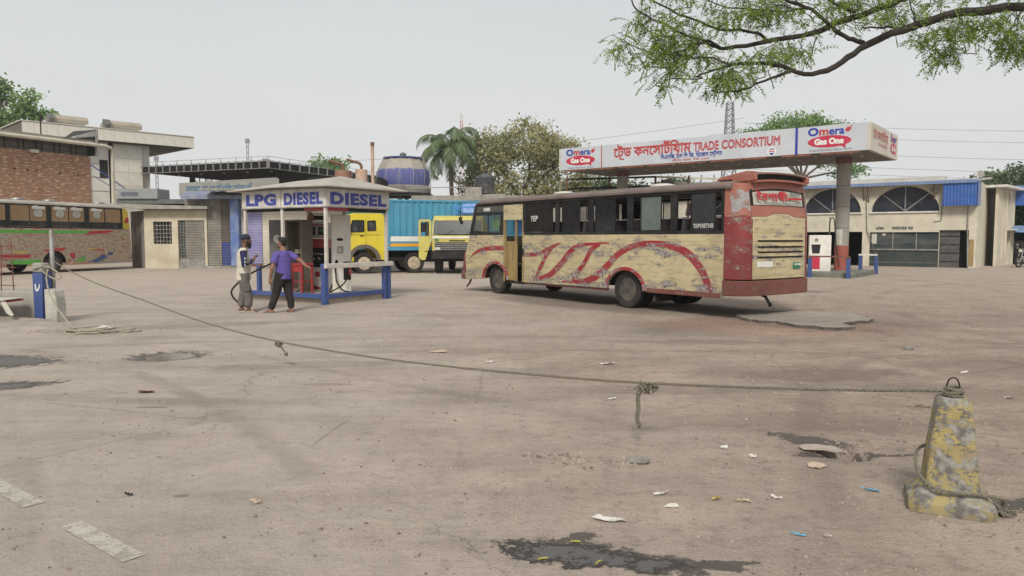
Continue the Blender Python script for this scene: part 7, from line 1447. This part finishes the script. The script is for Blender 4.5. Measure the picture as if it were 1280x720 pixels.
# ================================================================== blue post, stub wall, rebar, coil at the left
bp_ = thing('blue_post', 'square blue post with a concrete top and white mark holding the rope at the left', 'post', (-8.98, 14.1, 0), R(-20))
MB().prism([(-.1, -.08), (.1, -.08), (.115, .4), (.13, .93), (-.13, .93), (-.115, .4)], 'y', -.1, .1).build('blue_casing', M['blue'], bp_, bevel=.012); MB().box(-.14, .11, -.09, .09, .932, 1.12).build('concrete_top', M['concrete'], bp_, bevel=.03)
mb = MB(); l, r_ = ribbon2(smoothline([(-.05, .72, .03), (-.04, .62, .035), (.0, .6, .035), (.05, .66, .03), (.06, .72, .02)], 4)); n = len(l); mb.v = [(p[0], -.103, p[1]) for p in l+r_]; mb.f = [(k, k+1, n+k+1, n+k) for k in range(n-1)]; mb.build('white_mark', M['whiteink'], bp_, clean=False)
mb = MB(); strands(mb, [(.15*cos(a), .12*sin(a), 1.03+.03*sin(a*1.3)) for a in [i*pi/8 for i in range(20)]], .0135); strands(mb, smoothline([(.2, -.1, 1.03), (.35, -.12, 1.05), (.55, -.1, .95), (.6, -.08, .86), (.48, -.1, .82), (.3, -.12, .9), (.16, -.15, 1.0)], 5), .014); mb.build('rope_turns', M['ropelight'], bp_, clean=False)
sp_ = thing('steel_pipe', 'thin galvanised pipe standing just behind the blue post', 'pipe', (-8.86, 14.25, 0)); MB().lathe([(.04, 0), (.04, 1.72), (.03, 1.74), (0, 1.74)], 12).build('pipe', M['steel'], sp_)
sw = thing('stub_wall', 'short broken concrete stub wall to the right of the blue post', 'wall', (-8.72, 14.0, 0), R(-15)); MB().prism([(-.1, -.12), (.17, -.12), (.18, .3), (.16, .5), (.13, .6), (-.1, .63)], 'y', -.1, .12).build('concrete', mat('pale_broken_concrete', (.5, .48, .42), (.34, .34, .3), 3, rough=.95, bs=18, bstr=.8, bd=.03), sw, bevel=.015)
lw = thing('low_wall', 'low grey concrete kerb wall running off the left edge', 'wall', (-9.1, 14.25, 0), R(176)); MB().prism([(0, -.1), (0, .58), (1.5, .6), (6, .7), (6, -.1)], 'y', -.2, .2).build('concrete', M['concrete'], lw, bevel=.03)
cg = thing('rebar_cage', 'rusty steel rod cage standing on the low wall at the left edge', 'rebar', (-9.55, 14.2, .58), R(176)); rr = random.Random(6)
for i, x in enumerate((.05, .22, 1.0, 1.2, 1.9, 2.1, 2.8)):
    MB().tube([(x, .1*(i % 2), 0), (x+rr.gauss(0, .02), .1*(i % 2), .95+rr.uniform(-.1, .12))], .011, 6).build('rod', M['rust'], cg)
for z in (.1, .45, .6, .85): MB().tube([(-.05, .05, z), (1.5, .05, z+.03+rr.uniform(0, .03)), (3, .05, z+.02)], .008, 6).build('tie', M['rust'], cg)
sg = thing('fallen_sign', 'bent red and white sheet with a torn flap lying against the low wall', 'sheet', (-9.2, 13.75, 0), R(178))
MB().prism([(0, .42), (.05, .46), (3, .48), (3, .42), (1.6, .38)], 'y', -.15, .35).build('red_sheet', M['redpaint'], sg); MB().prism([(.0, .462), (3, .485), (3, .5), (0, .475)], 'y', -.1, .4).build('white_face', M['poster'], sg)
mb = MB(); mb.v = [(.1, .36, .47), (.0, .36, .45), (-.12, .4, .3), (-.2, .43, .2), (-.14, .43, .18), (-.05, .42, .24), (.06, .37, .38)]; mb.f = [(0, 1, 2, 3, 4, 5, 6)]; mb.build('torn_flap', M['poster'], sg, clean=False)
dm = thing('dirt_ramp', 'sloping dusty ramp of packed earth at the left edge below the low wall', 'mound', (-9.6, 13.6, 0)); mb = MB(); ps = []; k = 22
pr2 = [(0, -.05, -.05), (.7, .25, -.03), (1.35, .1, -.04), (1.75, -.5, -.06), (1.45, -1.3, -.07), (.3, -1.7, -.08), (-3, -2.2, -.08), (-6, -1, -.08), (-6, .5, -.08)]
top_ = [(-.2, -.15, .16), (.4, 0, .14), (.8, -.1, .1), (.95, -.45, .08), (.6, -.9, .05), (-.3, -1.1, .1), (-3, -1.0, .2), (-6, -.5, .25), (-6, .3, .28)]
a_ = smoothline(pr2+[pr2[0]], 4)[:-1]; b2 = smoothline(top_+[top_[0]], 4)[:-1]; n = len(a_)
mb.v = [(x+.05*mn.noise(Vector((x*2, y*2, 1))), y+.05*mn.noise(Vector((x*2, y*2, 4))), z) for x, y, z in a_]+[(x*.5+p*.5, y*.5+q*.5, z*.8) for (x, y, z), (p, q, r_) in zip(b2, a_)]+list(b2); mb.f = [(i, (i+1) % n, (i+1) % n+n, i+n) for i in range(n)]+[(i+n, (i+1) % n+n, (i+1) % n+2*n, i+2*n) for i in range(n)]+[tuple(range(2*n, 3*n))]
o = mb.build('earth', M['slab'], dm, ang=60)
co = thing('rope_coil', 'loose coil of pale rope lying on the ground right of the blue post', 'rope', (-7.05, 12.35, 0)); mb = MB(); rr = random.Random(4)
for i in range(5):
    cx, cy, rx, ry = rr.uniform(-.2, .25), rr.uniform(-.12, .12), rr.uniform(.18, .5), rr.uniform(.1, .25); ph_ = rr.random()*6
    strands(mb, [(cx+rx*cos(a+ph_), cy+ry*sin(a+ph_), .02+i*.013+.012*sin(a*3)) for a in [k*pi/10 for k in range(21)]], .0135)
strands(mb, smoothline([(.3, .1, .03), (.5, .05, .02), (.7, .1, .02), (.72, .2, .02)], 4), .0135); mb.build('coils', M['ropelight'], co, clean=False)
mb = MB(); strands(mb, smoothline([(-1.75+.05, 1.58, 1.02), (-1.62, 1.4, .8), (-1.35, 1.1, .48), (-.9, .7, .2), (-.5, .3, .07), (-.25, .1, .04)], 6), .0135); mb.build('rising_length', M['ropelight'], co, clean=False)
MB().add([(.05, -.05, .08), (.25, -.02, .1), (.3, .1, .07), (.12, .14, .12)], [(0, 1, 2, 3)]).build('plastic_scrap', M['paper'], co, clean=False)
# ================================================================== litter
M['foil'] = mat('yellow_wrapper', (.55, .38, .06), (.5, .45, .3), 8, rough=.5); M['cardpale'] = mat('pale_card', (.5, .48, .3), (.45, .42, .3), 10, rough=.8); M['bluebit'] = mat('blue_plastic', (.1, .35, .55), rough=.5)
M['leafyel'] = mat('fallen_yellow_leaf', (.4, .36, .06), (.3, .28, .05), 20, rough=.7); M['greystone'] = mat('grey_stone', (.26, .25, .22), (.17, .165, .15), 8, rough=.95, bs=30, bstr=.6); M['tanp'] = mat('tan_paper', (.48, .38, .28), (.4, .32, .24), 12, rough=.85)
def scrap(name, cat, label, x, y, l, w, m_, seed, h=.012, ang=None, group=None):
    rr = random.Random(seed); mb = MB(); a = rr.random()*3.1 if ang is None else R(ang); nr, nk = 4, 18; lob = [rr.uniform(.55, 1.25) for _ in range(nk)]
    lob = [(lob[k]+.35*lob[(k+1) % nk]+.35*lob[k-1])/1.7 for k in range(nk)]; sk = rr.uniform(-.4, .4)
    for j in range(nr+1):
        for k in range(nk):
            f = j/nr*lob[k]; an = 2*pi*k/nk; px, py = l/2*f*cos(an), w/2*f*sin(an)+sk*w*.5*cos(an*1.5); px += .15*l*mn.noise(Vector((cos(an)*2, sin(an)*2, seed)))*f
            z = .004+h*(1.6*abs(mn.noise(Vector((px/l*5, py/w*3, seed*1.7))))+.9*rr.random()*(.4+.6*(j % 2))+(1.4*max(0, cos(an-seed))*(j/nr)**2)); mb.v.append((px*cos(a)-py*sin(a), px*sin(a)+py*cos(a), z))
    mb.f = [(j*nk+k, j*nk+(k+1) % nk, (j+1)*nk+(k+1) % nk, (j+1)*nk+k) for j in range(nr) for k in range(nk)]
    o = mb.build(name, m_, clean=False, ang=25); o.location = (x, y, gz(x, y)); setp(o, label, cat, group); return o
LT = [('paper_scrap', 'litter', 'largest crumpled pale paper in the foreground, above the wet patch', .55, 4.07, .2, .07, 'paper', -5), ('wrapper', 'litter', 'pale card strip lying just right of the yellow wrapper', 1.38, 4.33, .12, .04, 'cardpale', -4), ('wrapper', 'litter', 'small crumpled yellow wrapper in the right foreground', 1.24, 4.38, .07, .035, 'foil', 10),
 ('paper_scrap', 'litter', 'folded white paper upper left of the yellow wrapper', .92, 4.48, .1, .035, 'paper', 5), ('paper_scrap', 'litter', 'thin white strip below the folded white paper left of the yellow wrapper', .93, 4.25, .1, .022, 'paper', -8), ('plastic_scrap', 'litter', 'round crumpled tan plastic scrap below the broken hole', 2.15, 5.1, .15, .11, 'tanp', 0), ('paper_scrap', 'litter', 'thin white strip right of the yellow wrapper', 1.62, 4.42, .09, .022, 'paper', 2),
 ('plastic_scrap', 'litter', 'bluish grey plastic strip left of the bollard foot', 2.27, 4.58, .13, .03, 'bluebit', -20), ('card_strip', 'litter', 'long pale strip lying left of the bollard top', 3.82, 6.85, .24, .05, 'tanp', -3), ('paper_scrap', 'litter', 'white scrap right of the large hanging knot at mid-distance', 1.21, 9.23, .22, .08, 'paper', 0), ('paper_scrap', 'litter', 'white scrap on the far side of the rope near the centre', -.28, 9.41, .12, .06, 'paper', 0), ('wrapper', 'litter', 'reddish flattened wrapper beyond the rope below the bus door', -1.02, 10.21, .26, .12, 'tanp', 0),
 ('paper_scrap', 'litter', 'faded scrap alone in the middle of the left foreground', -1.54, 4.34, .07, .03, 'tanp', 0), ('paper_scrap', 'litter', 'dark scrap at the left foreground between the lane dashes and the rope', -2.39, 4.5, .07, .03, 'black', 0), ('paper_scrap', 'litter', 'dark brown scrap at the left below the pothole puddle', -3.79, 7.55, .2, .08, 'bumper', 0), ('paper_scrap', 'litter', 'white scrap at the right edge beyond the bollard', 4.93, 7.24, .13, .05, 'paper', 0), ('paper_scrap', 'litter', 'pale scrap behind the bollard to its right', 5.33, 8.63, .12, .05, 'paper', 0),
 ('paper_scrap', 'litter', 'small white scrap upper left of the broken hole', 1.61, 5.52, .06, .04, 'paper', 0), ('paper_scrap', 'litter', 'small white scrap directly left of the round tan scrap', 1.77, 5.33, .07, .04, 'paper', 0), ('plastic_scrap', 'litter', 'thin light blue plastic stick near the lower right', 1.53, 3.85, .09, .014, 'bluebit', -5), ('paper_scrap', 'litter', 'white fleck right of the light blue plastic stick', 1.68, 3.84, .045, .02, 'paper', 10), ('paper_scrap', 'litter', 'pale fleck resting on the rim of the broken hole', 2.3, 5.52, .09, .04, 'paper', -20),
 ('paper_scrap', 'litter', 'white scrap behind the hanging tail of the large knot', .98, 7.2, .09, .035, 'paper', 0), ('paper_scrap', 'litter', 'pale scrap on the packed earth ramp at the far left', -9.6, 12.6, .2, .08, 'paper', 0), ('paper_scrap', 'litter', 'small pale scrap far right behind the bollard near the rope height', 5.0, 6.6, .07, .03, 'paper', 0)]
for i, (n_, c_, lb, x, y, l, w, mk, a) in enumerate(LT): scrap(n_, c_, lb, x, y, l, w, M[mk], i+3, ang=a)
for i, (x, y, a, lb) in enumerate(((.33, 3.77, 0, 'curled yellow leaf at the back rim of the wet patch'), (.42, 3.52, 60, 'curled yellow leaf standing at the front of the wet patch'), (.15, 3.56, 20, 'curled yellow leaf at the left end of the wet patch'))):
    mb = MB(); P = [(.03*cos(k), .012*sin(k)-.01, .01) for k in [j*.35 for j in range(9)]]; mb.tube(P, [.001, .003, .0045, .005, .005, .0045, .004, .003, .001], 6); o = mb.build('curled_leaf', M['leafyel']); o.location = (x, y, gz(x, y)); o.rotation_euler = (0, 0, R(a)); setp(o, lb, 'leaf')
def rock(lb, x, y, r_, sc=(1.6, 1, .45), seed=1):
    mb = MB(); mb.sph((0, 0, 0), (r_*sc[0], r_*sc[1], r_*sc[2]), 12, 8); mb.v = [(p[0]*(1+.3*mn.noise(Vector((p[0]/r_, p[1]/r_, p[2]/r_+seed)))), p[1]*(1+.3*mn.noise(Vector((p[0]/r_, p[1]/r_, seed+4)))), p[2]) for p in mb.v]; o = mb.build('stone', M['greystone']); o.location = (x, y, gz(x, y)+r_*.2); setp(o, lb, 'stone')
rock('flat grey stone in the middle foreground left of the hanging knot', .9, 5.14, .055); rock('grey stone far behind the rope above the bollard', 5.68, 10.5, .07, (1, 1, .7), 4); mb = MB(); pp = [(x*.62, y*.7) for x, y in [(-.26, .0), (-.2, -.09), (.02, -.06), (.16, -.11), (.24, -.06), (.16, .08), (-.05, .14), (-.2, .1)]]; n = len(pp); mb.v = [(x, y, .0+.015*(x+.16)) for x, y in pp]+[(x, y, .014+.035*(x+.16)+.004*mn.noise(Vector((x*9, y*9, 0)))) for x, y in pp]
mb.f = [tuple(range(n)), tuple(range(n, 2*n))]+[(i, (i+1) % n, (i+1) % n+n, i+n) for i in range(n)]; o = mb.build('broken_slab', M['slab'], bevel=.008); o.location = (2.34, 5.5, gz(2.15, 5.6)); o.rotation_euler = (0, 0, R(-22)); setp(o, 'broken slab piece tilted over the dark hole', 'slab')
# people-height clutter far behind: parked cart by the shed
# ================================================================== haze
hz = MB().box(-330, 330, -50, 380, -1.5, 42).build('haze', None, smooth=False)
m = bpy.data.materials.new('haze'); m.use_nodes = True; t = m.node_tree; t.nodes.remove(t.nodes['Principled BSDF']); v = t.nodes.new('ShaderNodeVolumePrincipled'); v.inputs['Density'].default_value = .0007; v.inputs['Color'].default_value = (.9, .92, .95, 1); v.inputs['Anisotropy'].default_value = .2
t.links.new(v.outputs[0], t.nodes['Material Output'].inputs['Volume']); hz.data.materials.append(m); setp(hz, 'thin pale haze filling the air over the whole yard', kind='stuff')
